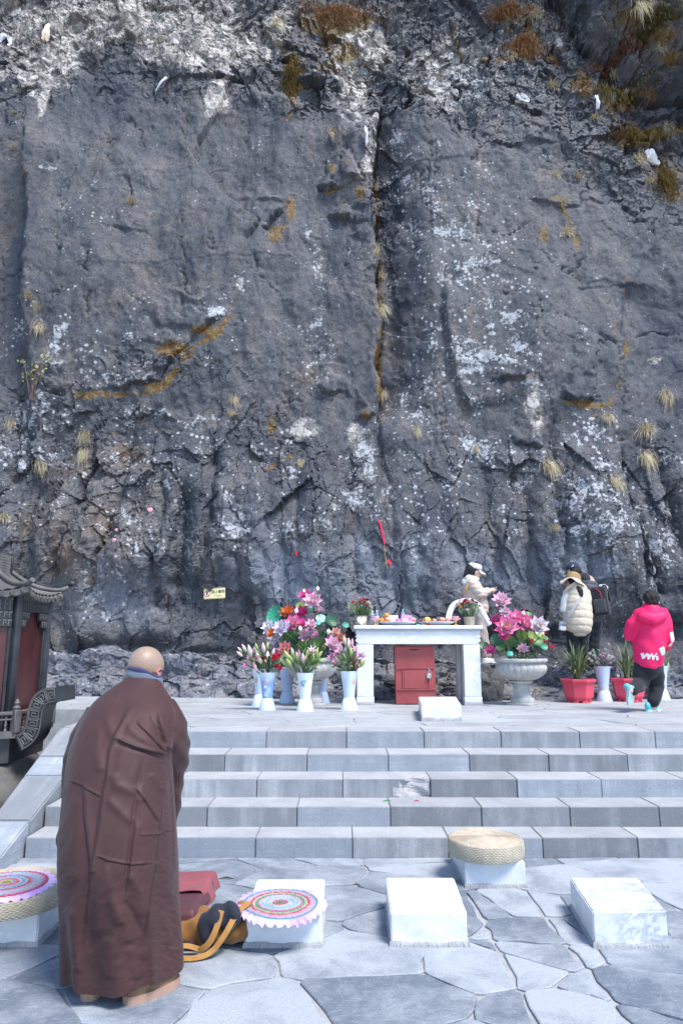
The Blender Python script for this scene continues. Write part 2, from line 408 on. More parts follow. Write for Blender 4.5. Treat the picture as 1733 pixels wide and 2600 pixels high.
# ------------------------------------------------------------------ stairs: every block its own stone
stairs = sheet('stairs', -2.38, 7.2, STEP_Y[0][0] + 0.1, LIP, -0.02, M['mortar'])
tag(stairs, label='five wide steps of grey stone blocks')
joints = [(649, 894, 1137, 1375, 1616), (527, 754, 990, 1221, 1444, 1670), (652, 870, 1092, 1311, 1524), (571, 779, 985, 1190, 1391, 1590), (470, 676, 879, 1075, 1270, 1469, 1660)]
vtops = (2126, 2048, 1978, 1915, 1857)
kinds = [['step_band', 'step_band', 'step_mid', 'step_band', 'step_dark', 'step_dark', 'step_band'],
         ['step_mid', 'step_mid', 'step_mid', 'step_band', 'step_dark', 'step_mid', 'step_dark', 'step_dark', 'step_mid'],
         ['step_mid', 'step_mid', 'step_mid', 'step_mid', 'step_dark', 'step_band', 'step_band', 'step_mid'],
         ['step_dark', 'step_dark', 'step_mid', 'step_band', 'step_band', 'step_dark', 'step_dark', 'step_mid', 'step_mid'],
         ['step_band', 'step_band', 'step_mid', 'step_band', 'step_mid', 'step_mid', 'step_mid', 'step_band', 'step_mid']]
CHEEK = -2.37
for k, (Yb, z0, z1) in enumerate(STEP_Y):
    xs = [at(u, vtops[k], Yb)[0] for u in joints[k]]
    w = xs[1] - xs[0]
    while xs[0] > CHEEK + w * 1.15: xs.insert(0, xs[0] - w * rf.uniform(0.9, 1.1))
    xs = [CHEEK + 0.01] + [x for x in xs if x > CHEEK + 0.2]
    while xs[-1] < 7.0: xs.append(xs[-1] + w * rf.uniform(0.9, 1.1))
    Yn = STEP_Y[k + 1][0] if k < 4 else LIP
    nvis = len(joints[k]); first = len([x for x in xs if x < at(joints[k][0], vtops[k], Yb)[0] - 0.01])
    kk = kinds[k]
    for i in range(len(xs) - 1):
        j = min(max(i - first + len(kk) - nvis - 1, 0), len(kk) - 1)
        x0, x1 = xs[i] + 0.0025, xs[i + 1] - 0.0025
        b = bmesh.new(); bmesh.ops.create_cube(b, size=1)
        lo = -0.03 if k == 0 else z0 - 0.025
        dy = rf.uniform(-0.006, 0.006)
        for q in b.verts:
            q.co = Vector((q.co.x * (x1 - x0), (Yb + dy if q.co.y < 0 else Yn + 0.04) - (Yb + Yn) / 2, (z1 if q.co.z > 0 else lo) - z0 + rf.uniform(-0.002, 0.002)))
        chipped = (k == 2 and abs(xs[i + 1] - at(1092, 1978, Yb)[0]) < 0.03)
        if chipped:
            bmesh.ops.subdivide_edges(b, edges=b.edges[:], cuts=13, use_grid_fill=True)
            chipv = set()
            for q in b.verts:                 # the broken-off right end
                d = Vector((q.co.x - (x1 - x0) / 2, q.co.y - (Yb - (Yb + Yn) / 2)))
                e = 0.36 - (q.co.z) * -0.0 - abs(d.x) * 1.0
                if e > 0 and q.co.y < 0.05 and abs(d.x) < 0.24 + 0.04 * math.sin(q.co.z * 30):
                    t = min(1, (0.27 - abs(d.x)) / 0.06)
                    q.co.y += t * (0.040 + 0.012 * math.sin(q.co.x * 27 + q.co.z * 19) + 0.006 * math.sin(q.co.z * 61 + q.co.x * 23) + rf.uniform(0, 0.005)) * max(0, 1 - d.y / 0.12); chipv.add(q)
        else:
            bmesh.ops.bevel(b, geom=b.edges[:], offset=0.005, segments=2, affect='EDGES')
        if chipped: b.verts.index_update(); chipi = {q.index for q in chipv}
        mb = MB(); mb.bm(b)
        mb.mi = [2 if chipped and sum(q in chipi for q in f_) > 0 else 1 if f_ and min(mb.v[q][2] for q in f_) > z1 - z0 - 0.012 else 0 for f_ in mb.f]  # up-facing faces take the paler tread material
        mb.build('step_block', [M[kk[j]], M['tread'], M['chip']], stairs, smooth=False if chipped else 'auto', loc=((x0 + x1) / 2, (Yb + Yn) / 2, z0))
# ------------------------------------------------------------------ terrace
ter = MB()
tp = [(-2.84, LIP - 0.02), (7.5, LIP - 0.02), (7.5, 13.5), (-9.5, 13.5), (-9.5, 9.4), (-2.84, 9.4)]
nt = len(tp)
ter.add([(x, y, TZ - 0.012) for x, y in tp] + [(x, y, -0.5) for x, y in tp], [tuple(range(nt))] + [(i + nt, (i + 1) % nt + nt, (i + 1) % nt, i) for i in range(nt)])
terrace = tag(ter.build('terrace', M['mortar'], smooth=False), kind='structure', label='stone paved terrace at the foot of the cliff')
rf = random.Random(33)
for c in voronoi_cells(-6.6, 7.0, LIP, 12.0, 0.78, 0.42, 0.42, 9):
    cx = sum(a[0] for a in c) / len(c); cy = sum(a[1] for a in c) / len(c)
    if cy < 9.4: c = clip(c, (-2.83, 0), (-1, 0))
    if len(c) < 3 or (cx < -3.2 and cy < 9.6): continue
    flag(c, TZ, terrace, M['flag_top'], rf, inset=0.007, lift=0.004)
# ------------------------------------------------------------------ sloping cheek wall beside the stairs
cheek = thing('stair_cheek', 'sloping pale stone cheek wall along the left edge of the steps', 'wall', (-2.55, 6.2, 0))
ya, za = LIP - 0.05, TZ + 0.006; yb_, zb_ = 5.18, 0.10
sl_ = (za - zb_) / (ya - yb_)
cuts = [5.18, 5.62, 6.28, 6.62, LIP - 0.05]
for i in range(4):
    y0, y1 = cuts[i] + 0.004, cuts[i + 1] - 0.004
    f = lambda y: zb_ + (y - yb_) * sl_
    b = bmesh.new(); bmesh.ops.create_cube(b, size=1)
    for q in b.verts:
        yy = y0 if q.co.y < 0 else y1
        q.co = Vector((((-2.64 - 0.16 * (yy - 5.18) / 1.78) if q.co.x < 0 else CHEEK - 0.006), yy, f(yy) if q.co.z > 0 else -0.34)) - cheek.location
    bmesh.ops.bevel(b, geom=b.edges[:], offset=0.012, segments=2, affect='EDGES')
    mb = MB(); mb.bm(b); mb.build('slab', M['step_mid'] if i % 2 else M['step_band'], cheek)
# ================================================================== the cliff
def _tab(seed):
    r = np.random.RandomState(seed); p = r.permutation(256); g = r.uniform(-1, 1, (256, 2)); return p, g / np.linalg.norm(g, axis=1)[:, None], r.uniform(0, 1, (256, 5))
def perlin(x, y, seed):
    p, g, _ = _tab(seed); xi = np.floor(x).astype(int); yi = np.floor(y).astype(int); xf = x - xi; yf = y - yi
    def c(i, j):
        h = p[(p[(xi + i) & 255] + yi + j) & 255]; return g[h, 0] * (xf - i) + g[h, 1] * (yf - j)
    u = xf ** 3 * (xf * (xf * 6 - 15) + 10); v = yf ** 3 * (yf * (yf * 6 - 15) + 10)
    a = c(0, 0); b = c(1, 0); d = c(0, 1); e = c(1, 1)
    return ((a + u * (b - a)) * (1 - v) + (d + u * (e - d)) * v) * 1.5
def fbm(x, y, seed, o=5, gain=0.5):
    s = 0; a = 1.0
    for k in range(o): s = s + a * perlin(x * 2 ** k, y * 2 ** k, seed + k); a *= gain
    return s
def facet(x, y, seed, jit=0.9):
    """worley cells: returns (random offset, tilted-plane value, edge distance)"""
    p, _, rr = _tab(seed); xi = np.floor(x).astype(int); yi = np.floor(y).astype(int)
    b1 = np.full(x.shape, 9.0); b2 = np.full(x.shape, 9.0); off = np.zeros(x.shape); tl = np.zeros(x.shape)
    for i in (-1, 0, 1):
        for j in (-1, 0, 1):
            h = p[(p[(xi + i) & 255] + yi + j) & 255]; q = rr[h]
            dx = x - (xi + i + 0.5 + (q[..., 0] - 0.5) * jit); dy = y - (yi + j + 0.5 + (q[..., 1] - 0.5) * jit)
            d = np.sqrt(dx * dx + dy * dy); m = d < b1
            b2 = np.where(m, b1, np.minimum(b2, d)); b1 = np.where(m, d, b1)
            off = np.where(m, q[..., 2] - 0.5, off); tl = np.where(m, (q[..., 3] - 0.5) * dx * 2 + (q[..., 4] - 0.5) * dy * 2, tl)
    return off, tl, b2 - b1
CY0, CL = 12.0, 0.16
def cliff_pt(u, v):                        # photo pixel -> (x, z) on the mean cliff plane
    x, y, d = ray(u, v); t = (CY0 + CL * (CAM_H - 1)) / (y - CL * d); return x * t, CAM_H + d * t
def cpl(pts): return [cliff_pt(u, v) for u, v in pts]
MPX = 0.0072
def sst(a, b, x): t = np.clip((x - a) / (b - a), 0, 1); return t * t * (3 - 2 * t)
def pdist(X, Z, pts):
    """distance to a polyline, and signed side (positive to the right when it runs upward in the list's order)"""
    best = np.full(X.shape, 1e9); sg = np.zeros(X.shape); par = np.zeros(X.shape); n = len(pts) - 1
    for k in range(n):
        (ax, az), (bx, bz) = pts[k], pts[k + 1]; dx, dz = bx - ax, bz - az; L2 = dx * dx + dz * dz
        t = np.clip(((X - ax) * dx + (Z - az) * dz) / L2, 0, 1)
        ex = X - (ax + t * dx); ez = Z - (az + t * dz); d = np.sqrt(ex * ex + ez * ez)
        s = np.sign((X - ax) * -dz + (Z - az) * dx); m = d < best
        best = np.where(m, d, best); sg = np.where(m, s, sg); par = np.where(m, (k + t) / n, par)
    return best, sg, par
def ends(par, a=0.12): return sst(0, a, par) * sst(0, a, 1 - par)
def blobmask(X, Z, items):
    out = np.zeros(X.shape)
    for u, v, ru, rv, s in items:
        cx, cz = cliff_pt(u, v); sx = ru * MPX * 1.05; top = cliff_pt(u, v - rv)[1]; sz = top - cz
        out = np.maximum(out, s * np.exp(-(((X - cx) / sx) ** 2 + ((Z - cz) / sz) ** 2) * 1.1))
    return out
gx = np.linspace(-10.5, 10.5, 860); gzv = np.linspace(0.55, 21.5, 860)
X, Z = np.meshgrid(gx, gzv)
wx = X + 0.22 * fbm(X * 0.7, Z * 0.7, 11, 4); wz = Z + 0.22 * fbm(X * 0.7 + 9, Z * 0.7, 17, 4)
wx2 = X + 0.05 * fbm(X * 3, Z * 3, 12, 3); wz2 = Z + 0.05 * fbm(X * 3 + 5, Z * 3, 18, 3)
wx3 = wx2 + 0.05 * fbm(X * 4, Z * 4, 13, 3) + 0.02 * fbm(X * 12, Z * 12, 15, 2); wz3 = wz2 + 0.05 * fbm(X * 4 + 3, Z * 4, 19, 3) + 0.02 * fbm(X * 12 + 7, Z * 12, 21, 2)
D = 0.16 * fbm(X * 0.28, Z * 0.2, 3, 4) + 0.05 * fbm(X * 1.1, Z * 0.7, 5, 4)
# --- big authored forms (left slab with its arched top, central crack, right slab, overhang)
d, s, t = pdist(wx2, wz2, cpl([(20, 1750), (45, 1350), (56, 1100), (58, 1010), (60, 860), (62, 720), (76, 600), (70, 450), (84, 330), (120, 260), (200, 190), (320, 130), (480, 105), (640, 120), (760, 170)]))
ss_ = -d * s                               # positive inside the slab (right of the rising edge)
D += 0.80 * sst(-0.04, 0.32, ss_) * np.exp(-np.maximum(ss_, 0) / 5.5) * sst(0.06, 0.42, t) * sst(0.0, 0.2, 1 - t)
above = np.maximum(-ss_, 0) * sst(0.62, 0.72, t)
D -= 0.30 * np.minimum(above, 2.0)
wxc = 0.55 * wx2 + 0.45 * (X + 0.30 * fbm(X * 0.9, Z * 0.8, 37, 3))
d, s, t = pdist(wxc, wz2, cpl([(985, 1470), (975, 1300), (963, 1100), (958, 1000), (966, 860), (962, 700), (950, 560), (946, 420), (952, 320), (985, 180)]))
ss_ = -d * s; en = sst(0.22, 0.36, t) * sst(0.02, 0.2, 1 - t)
D -= 0.70 * np.where(ss_ > 0, 1 - sst(0.02, 1.25, ss_), 0) * en
D -= 0.10 * np.exp(-(d / 0.06) ** 2)
D += 0.10 * np.where(ss_ < 0, np.exp(ss_ / 0.8), 0) * en
d, s, t = pdist(wx2, wz2, cpl([(985, 330), (1010, 270), (1080, 225), (1190, 205), (1330, 235), (1480, 330), (1600, 420), (1733, 470)]))
ss_ = d * s
D -= 0.22 * np.minimum(np.maximum(ss_, 0), 1.6) * sst(0, 0.1, t)
D += 0.12 * np.where(ss_ < 0, np.exp(ss_ / 0.35), 0) * sst(0, 0.15, t) * sst(0, 0.2, 1 - t)
d, s, t = pdist(wx, wz2, cpl([(1475, -60), (1535, 40), (1590, 110), (1650, 165), (1760, 215), (1900, 260)]))
ss_ = d * s
ss_ = ss_ + 0.22 * fbm(X * 1.6, Z * 1.6, 23, 4) + 0.10 * facet(wx * 2.2, wz * 2.2, 25)[0]
D += 0.55 * sst(-0.02, 0.35, ss_) + 0.75 * sst(0.5, 1.0, ss_) + 0.10 * fbm(X * 2.5, Z * 2.5, 27, 4) * sst(-0.1, 0.3, ss_) - 0.30 * np.where(ss_ < 0, np.exp(np.minimum(ss_, 0) / 0.5), 0)
for pl, h, w in (([(1565, 275), (1600, 300), (1650, 318), (1733, 312), (1800, 320)], 0.35, 0.10), ([(1250, 322), (1300, 330), (1350, 318), (1440, 322)], 0.10, 0.05), ([(700, 185), (760, 205), (850, 200), (900, 190)], 0.35, 0.1), ([(800, 470), (850, 480), (935, 470)], 0.2, 0.08), ([(820, 545), (880, 560), (940, 580)], 0.16, 0.08),
                 ([(185, 1003), (330, 992), (415, 975), (450, 925), (500, 872), (560, 830), (585, 800)], 0.15, 0.05), ([(1235, 972), (1280, 968), (1330, 964), (1385, 972)], 0.14, 0.05), ([(1415, 1012), (1450, 1022), (1530, 1024)], 0.16, 0.05), ([(1290, 1122), (1330, 1130), (1390, 1140)], 0.1, 0.05),
                 ([(810, 1000), (850, 996), (895, 1002)], 0.12, 0.05), ([(900, 1060), (935, 1062), (955, 1050)], 0.14, 0.05), ([(1340, 505), (1400, 520), (1480, 525)], 0.07, 0.05), ([(330, 1070), (400, 1050), (450, 1080)], 0.10, 0.05), ([(1450, 740), (1520, 730), (1600, 725), (1680, 735)], 0.06, 0.05), ([(240, 615), (330, 610), (400, 625)], 0.06, 0.04), ([(620, 640), (690, 560), (750, 510)], 0.16, 0.06),
                 ([(1380, 1470), (1480, 1480), (1560, 1478)], 0.10, 0.05), ([(0, 1005), (90, 1012), (185, 1003)], -0.16, 0.05)):
    d, s, t = pdist(wx3, wz3, cpl(pl)); ss_ = d * s; brk = 0.35 + 0.65 * sst(-0.25, 0.15, fbm(X * 2.1, Z * 2.1, 29, 2))
    D += h * brk * sst(-0.005, w * 0.55, ss_) * np.exp(-np.maximum(ss_, 0) / (3.5 * abs(h) + 0.3)) * ends(t, 0.25) - 0.35 * abs(h) * brk * np.exp(-(d / 0.03) ** 2) * ends(t)
d, s, t = pdist(wx2, wz2, cpl([(1120, 700), (1122, 820), (1135, 900), (1160, 985), (1195, 1060)]))
ss_ = d * s
D += 0.20 * sst(-0.03, 0.12, ss_) * np.exp(-np.maximum(ss_, 0) / 1.2) * ends(t)
d, s, t = pdist(wx2, wz2, cpl([(1590, 1010), (1575, 900), (1572, 800), (1590, 700)]))
D -= 0.14 * sst(-0.02, 0.1, -d * s) * np.exp(-np.maximum(-d * s, 0) / 3) * ends(t, 0.2)
# --- buttresses fanning out at the foot, with grooves between them
zf = cliff_pt(866, 1090)[1]
low = sst(0, 1, (zf - Z) / 2.4)
leftw = sst(-1.6, -3.6, X) * 0.9 + sst(3.0, 5.2, X) * 0.7 + 0.25
D += low * (0.42 * leftw + 0.15) * (0.8 + 0.5 * fbm(X * 0.8, Z * 0.4, 41, 3))
for gi, pl in enumerate(([(340, 1060), (325, 1180), (290, 1320), (235, 1500)], [(245, 1060), (225, 1200), (190, 1330), (140, 1450)], [(405, 1150), (425, 1300), (400, 1420), (395, 1540)], [(525, 1080), (545, 1200), (535, 1330), (500, 1500)], [(592, 1160), (603, 1290), (600, 1400), (625, 1530)], [(682, 1180), (678, 1320), (672, 1440), (660, 1560)], [(768, 1060), (758, 1200), (752, 1330), (752, 1480)], [(880, 1120), (888, 1220), (893, 1330), (905, 1500)], [(960, 1060), (985, 1220), (1000, 1380), (1002, 1520)],
                           [(1040, 1180), (1052, 1330), (1062, 1520)], [(1085, 1120), (1115, 1260), (1140, 1420)], [(1215, 1130), (1240, 1260), (1262, 1440)], [(1325, 1180), (1340, 1330), (1355, 1470)], [(1408, 990), (1402, 1120), (1408, 1250), (1425, 1450)], [(1560, 1060), (1600, 1250), (1640, 1390), (1670, 1500)], [(1650, 1100), (1690, 1250), (1740, 1420)], [(150, 1060), (110, 1200), (70, 1350)], [(470, 1210), (472, 1330), (450, 1480)])):
    d, s, t = pdist(wx2, wz2, cpl(pl)); k = 0.7 + 0.6 * ((gi * 37) % 10) / 10
    sd = 1 if gi % 3 else -1; amp = k * (1.0 if pl[0][0] < 560 or pl[0][0] > 1390 else 0.55)
    D -= 0.80 * amp * (0.20 * np.exp(-(d / 0.09) ** 1.3) + 0.10 * np.exp(-(np.where(s * sd > 0, d, d * 2.6) / 0.45) ** 2)) * sst(0, 0.3, t)
for gi, pl in enumerate(([(470, 560), (478, 700), (470, 780), (480, 900)], [(640, 650), (660, 720), (740, 780)], [(235, 640), (245, 760), (225, 860)], [(345, 560), (350, 480), (360, 430)], [(860, 480), (880, 520), (890, 620)], [(1350, 620), (1440, 700), (1500, 640)], [(1440, 380), (1470, 460), (1480, 560)], [(1200, 560), (1280, 600), (1350, 560)], [(1250, 750), (1320, 745)], [(590, 960), (600, 1030), (595, 1130)], [(700, 930), (730, 1000), (720, 1080)], [(1500, 500), (1600, 560), (1733, 540)], [(1600, 860), (1660, 840), (1733, 850)], [(1530, 1130), (1600, 1120), (1690, 1150)])):
    d, s, t = pdist(wx3, wz3, cpl(pl)); brk = sst(-0.3, 0.1, fbm(X * 1.7, Z * 1.7, 31, 3)); D -= brk * (0.06 * np.exp(-(d / 0.022) ** 2) + 0.05 * np.exp(-(np.where(s > 0, d, 9) / 0.3) ** 2)) * ends(t, 0.3)
foot_ = sst(0, 1, (cliff_pt(866, 1380)[1] - Z) / 1.3)
D -= foot_ * (0.45 * sst(-0.6, -2.2, X) + 0.12)
# --- undercut along the foot
zu = cliff_pt(866, 1590)[1]
uc = blobmask(X, Z, [(320, 1650, 130, 28, 0.9), (480, 1662, 90, 22, 0.6), (1330, 1640, 200, 50, 0.8), (1650, 1610, 160, 45, 1.0), (1340, 1480, 90, 110, 0.5), (1080, 1640, 120, 40, 0.5)])
D -= 0.26 * np.clip(uc * 1.4, 0, 1) + 0.0 * sst(0, 1, (cliff_pt(866, 1632)[1] - Z + 0.10 * fbm(X * 1.5, Z, 43, 3)) / 0.22)
# --- roughness everywhere: broken rock in the top band, smoother slabs below
zt_ = cliff_pt(866, 250)[1]
rough = 0.10 + 1.2 * sst(-1.2, 1.2, Z - zt_ + 0.6 * fbm(X * 0.5, Z * 0.5, 71, 3)) + 0.20 * sst(0, 1, (zf - Z) / 0.8) + 1.0 * blobmask(X, Z, [(960, 420, 60, 260, 0.8), (1620, 330, 180, 170, 1.0), (110, 1100, 170, 160, 0.7), (250, 1230, 250, 260, 0.6), (640, 1120, 160, 100, 0.5), (450, 950, 260, 60, 0.5)])
rough = np.clip(rough, 0.09, 1.4)
o1, t1, e1 = facet(wx * 0.55, wz * 0.42, 101); o2, t2, e2 = facet(wx * 1.7 + 3, wz * 1.15, 103); o3, t3, e3 = facet(wx2 * 4.6, wz2 * 3.6 + 2, 105); o4, t4, e4 = facet(wx2 * 11, wz2 * 9, 107)
D += rough * (0.10 * o1 + 0.30 * t1 * 0.5 + 0.10 * o2 + 0.16 * t2 + 0.055 * o3 + 0.075 * t3 + 0.018 * o4 + 0.03 * t4)
o5, t5, e5 = facet(wx2 * 1.9 + 1, wz2 * 0.62, 109); lowz = sst(0.1, 0.9, (zf + 0.6 - Z) / 1.6)
D += lowz * (0.07 * o5 + 0.15 * t5)
D += 0.014 * fbm(wx2 * 3.2, wz2 * 2.0, 87, 4) + 0.006 * np.abs(fbm(wx2 * 8, wz2 * 6, 89, 3)) + 0.09 * fbm(wx * 0.55, wz * 0.16, 95, 3)
r1 = 1 - np.abs(fbm(wx * 1.4, wz * 0.55, 51, 5)); D += 0.05 * rough * (r1 - 0.6)
cr = np.abs(fbm(X * 1.0 + 0.12 * fbm(X * 6, Z * 3, 64, 3), Z * 0.16 + 4, 61, 2)); D -= 0.05 * np.exp(-(cr / 0.014) ** 2) * sst(-0.15, 0.25, fbm(X * 0.7, Z * 0.5, 63, 3))
cr2 = np.abs(fbm(X * 0.3 + 8, Z * 1.2 + 0.2 * fbm(X * 4, Z * 4, 67, 3), 66, 2)); D -= 0.03 * np.exp(-(cr2 / 0.015) ** 2) * sst(0.05, 0.4, fbm(X * 0.6, Z * 0.6, 68, 3))
D += 0.05 * fbm(wx * 0.9, wz * 0.35, 83, 4) + 0.008 * fbm(X * 7, Z * 5, 81, 4) + 0.02 * rough * fbm(X * 4, Z * 4, 91, 4)
Y = CY0 + CL * (Z - 1.0) - D
def cliff_y(x, z):
    i = np.clip((z - gzv[0]) / (gzv[1] - gzv[0]), 0, len(gzv) - 2); j = np.clip((x - gx[0]) / (gx[1] - gx[0]), 0, len(gx) - 2)
    return float(Y[int(i):int(i) + 2, int(j):int(j) + 2].min())
def on_cliff(u, v):
    """march the pixel's ray to the built rock face"""
    a, b, c = ray(u, v); t = 8.0
    while t < 26:
        if b * t >= cliff_y(a * t, CAM_H + c * t) - 0.005: break
        t += 0.03
    return Vector((a * t, b * t, CAM_H + c * t))
_d = Y * CP + (Z - CAM_H) * SP; _b = (-Y * SP + (Z - CAM_H) * CP) / _d; _a = X / _d
_y = CP - _b * SP; _z = SP + _b * CP; _t = (CY0 + CL * (CAM_H - 1)) / np.maximum(_y - CL * _z, 0.2)
X0_, Z0_ = X, Z; X, Z = _a * _t, CAM_H + _z * _t        # place the crusts and tints where they are seen on the real face
# --- rock colours: lichen, moss, pale limestone, brown crust, plus a painted shade tint
nz1 = fbm(X * 1.3, Z * 1.3, 201, 4); nz2 = fbm(X * 0.8, Z * 0.8, 207, 4)
lich = blobmask(X, Z, [(1180, 640, 200, 190, 0.85), (1060, 620, 50, 190, 0.75), (1200, 890, 160, 130, 1.0), (1290, 830, 130, 150, 0.95), (1080, 1010, 110, 120, 0.7), (805, 720, 45, 200, 0.75), (790, 880, 70, 120, 0.6), (1030, 440, 80, 180, 0.65), (1510, 1280, 130, 180, 1.1), (1640, 1350, 110, 150, 0.95), (1470, 1110, 90, 100, 0.9), (1530, 1080, 60, 50, 1.0),
    (100, 1100, 150, 130, 0.95), (140, 870, 26, 55, 1.7), (165, 820, 18, 28, 1.6), (40, 830, 50, 70, 0.8), (280, 965, 120, 22, 1.15), (540, 790, 50, 26, 1.2), (605, 1348, 42, 18, 1.5), (730, 1335, 50, 36, 1.1), (920, 1190, 60, 140, 0.95), (350, 1300, 120, 150, 0.75), (400, 1200, 120, 90, 0.7), (1180, 210, 150, 70, 1.0), (1330, 150, 140, 100, 0.75), (1250, 1150, 90, 60, 0.8), (1290, 1280, 80, 100, 0.6), (185, 735, 12, 20, 1.5), (610, 715, 26, 26, 1.2), (240, 560, 90, 90, 0.5), (1200, 1130, 50, 26, 1.1), (380, 1045, 60, 18, 1.1), (260, 1480, 120, 120, 0.75), (1090, 1350, 60, 150, 0.6), (300, 900, 260, 120, 0.5), (1560, 1330, 60, 70, 1.3)])
lich = np.clip(np.maximum(lich, 0.42 * sst(0, 1, (cliff_pt(866, 1000)[1] - Z) / 1.0) * sst(0, 1, (Z - cliff_pt(866, 1480)[1]) / 1.5)) + 0.40 * nz1 + 0.05, 0, 1.7)
pale = blobmask(X, Z, [(330, 50, 330, 80, 1.25), (140, 170, 110, 80, 1.0), (490, 110, 250, 80, 1.1), (545, 245, 50, 55, 1.0), (115, 240, 22, 70, 1.0), (1355, 1030, 24, 70, 0.95), (1355, 965, 18, 20, 1.0), (905, 220, 70, 110, 0.7), (1130, 190, 150, 90, 0.6), (930, 420, 30, 70, 0.6), (920, 120, 120, 90, 0.85), (905, 1110, 30, 36, 0.7), (60, 60, 120, 90, 0.7), (700, 60, 60, 70, 0.8), (1370, 60, 140, 90, 0.5), (440, 230, 60, 60, 0.7), (940, 320, 30, 60, 0.6), (610, 720, 12, 24, 1.0), (780, 1090, 60, 30, 0.7), (1660, 920, 26, 14, 0.8)])
pale = np.clip(pale * 1.4 - blobmask(X, Z, [(215, 285, 95, 80, 1.1), (295, 185, 60, 75, 1.1), (420, 250, 110, 85, 0.9), (360, 300, 150, 90, 0.8)]) + 0.30 * nz2 - 0.03, 0, 1.5)
moss = blobmask(X, Z, [(850, 55, 150, 50, 1.1), (740, 180, 26, 100, 0.9), (860, 130, 120, 80, 0.7), (1330, 115, 70, 60, 1.0), (1300, 40, 160, 40, 0.7), (1560, 255, 100, 40, 1.0), (1480, 220, 60, 60, 0.8), (1600, 350, 90, 40, 1.0), (1620, 40, 160, 50, 0.8), (1700, 150, 90, 40, 0.7), (1690, 450, 60, 100, 0.8), (1680, 80, 90, 50, 0.9), (1380, 590, 16, 30, 0.9), (440, 885, 60, 24, 1.15), (520, 836, 46, 18, 1.15), (390, 978, 60, 10, 1.15), (260, 998, 60, 9, 1.1), (740, 530, 16, 36, 1.2), (700, 595, 30, 26, 1.2), (1460, 608, 14, 26, 1.15), (1470, 1024, 46, 10, 1.15), (1588, 890, 9, 26, 1.15), (915, 490, 16, 24, 1.1), (930, 1055, 20, 16, 1.0), (1560, 830, 8, 40, 0.9), (960, 600, 8, 220, 0.75), (962, 960, 8, 120, 0.75), (690, 1080, 16, 40, 0.9), (60, 430, 10, 30, 0.8), (840, 425, 20, 16, 0.9), (1340, 70, 30, 50, 0.9), (1640, 240, 70, 50, 0.8)])
def linemask(items):
    out = np.zeros(X.shape)
    for pts, w, s in items:
        d, _, t = pdist(X + 0.06 * fbm(X0_ * 4, Z0_ * 4, 221, 3), Z + 0.06 * fbm(X0_ * 4, Z0_ * 4, 223, 3), cpl(pts)); out = np.maximum(out, s * np.exp(-(d / (w * MPX)) ** 2) * np.clip(0.78 + 0.75 * fbm(X * 3.2, Z * 3.2, 225, 3), 0, 1.1))
    return out
moss = np.maximum(moss, linemask([([(200, 1008), (330, 998), (415, 984), (450, 930), (500, 880), (560, 838), (582, 806)], 12, 1.25), ([(735, 500), (745, 530), (730, 570), (690, 600), (672, 620)], 10, 1.2), ([(1560, 300), (1640, 330), (1733, 325)], 14, 1.1), ([(1415, 1018), (1460, 1030), (1530, 1030)], 8, 1.2), ([(1588, 700), (1588, 900), (1570, 1000), (1500, 1060)], 5, 0.8), ([(950, 420), (958, 640), (962, 860), (958, 1010)], 6, 0.95), ([(1155, 60), (1160, 150), (1290, 150), (1370, 170)], 20, 0.9), ([(720, 120), (735, 200), (745, 280), (730, 300)], 10, 1.0), ([(790, 455), (830, 490), (935, 470)], 9, 0.95), ([(640, 1210), (700, 1180), (770, 1140)], 9, 0.85), ([(260, 1120), (330, 1080), (420, 1060)], 8, 0.7), ([(1400, 500), (1445, 560), (1460, 620)], 10, 1.0), ([(1250, 40), (1330, 120), (1460, 180), (1560, 230)], 22, 0.85)]))
speck = blobmask(X, Z, [(400, 620, 240, 260, 0.9), (330, 780, 200, 120, 0.8), (250, 1150, 200, 120, 0.6), (800, 1100, 200, 60, 0.5), (1250, 150, 200, 130, 0.6)])
moss = np.clip(moss + 0.30 * fbm(X * 2.2, Z * 2.2, 211, 4), 0, 1.5)
brown = blobmask(X, Z, [(200, 1350, 220, 260, 0.85), (390, 1280, 60, 80, 0.8), (330, 700, 330, 330, 0.45), (770, 950, 70, 60, 0.75), (1300, 450, 200, 140, 0.25), (960, 800, 40, 400, 0.5), (330, 1160, 90, 60, 0.8), (620, 1050, 250, 90, 0.45), (20, 560, 50, 300, 0.7), (560, 1250, 120, 160, 0.4), (800, 700, 80, 200, 0.35), (860, 30, 220, 50, 0.9), (1560, 1450, 120, 60, 0.4), (1640, 60, 180, 110, 1.1)])
brown = np.clip(brown + 0.35 * nz1, 0, 1.3)
wash = np.clip(blobmask(X, Z, [(760, 1470, 240, 110, 1.0), (1000, 1460, 180, 120, 0.95), (1300, 1450, 220, 110, 0.95), (1520, 1430, 110, 60, 1.0), (920, 1420, 60, 70, 1.0), (640, 1330, 130, 120, 0.6), (300, 1500, 240, 130, 0.75)]) + 0.3 * nz2, 0, 1.2)
dark = np.clip(blobmask(X, Z, [(300, 250, 230, 90, 0.9), (640, 280, 160, 60, 0.6), (1700, 850, 130, 200, 1.0), (1680, 620, 120, 140, 0.7), (1000, 620, 50, 320, 0.9), (1085, 1340, 60, 110, 0.8), (1250, 1270, 50, 90, 0.5), (560, 1400, 80, 150, 0.5), (85, 550, 26, 260, 0.7), (860, 680, 50, 240, 0.4), (1330, 1500, 80, 70, 0.6)]) + 0.45 * nz2, 0, 1)  # bluish darkening, partly shade of left-facing rock painted into the colour
X, Z = X0_, Z0_
nr, nc = X.shape
me = bpy.data.meshes.new('cliff')
co = np.stack([X, Y, Z], -1).reshape(-1, 3).astype(np.float32)
idx = np.arange(nr * nc).reshape(nr, nc)
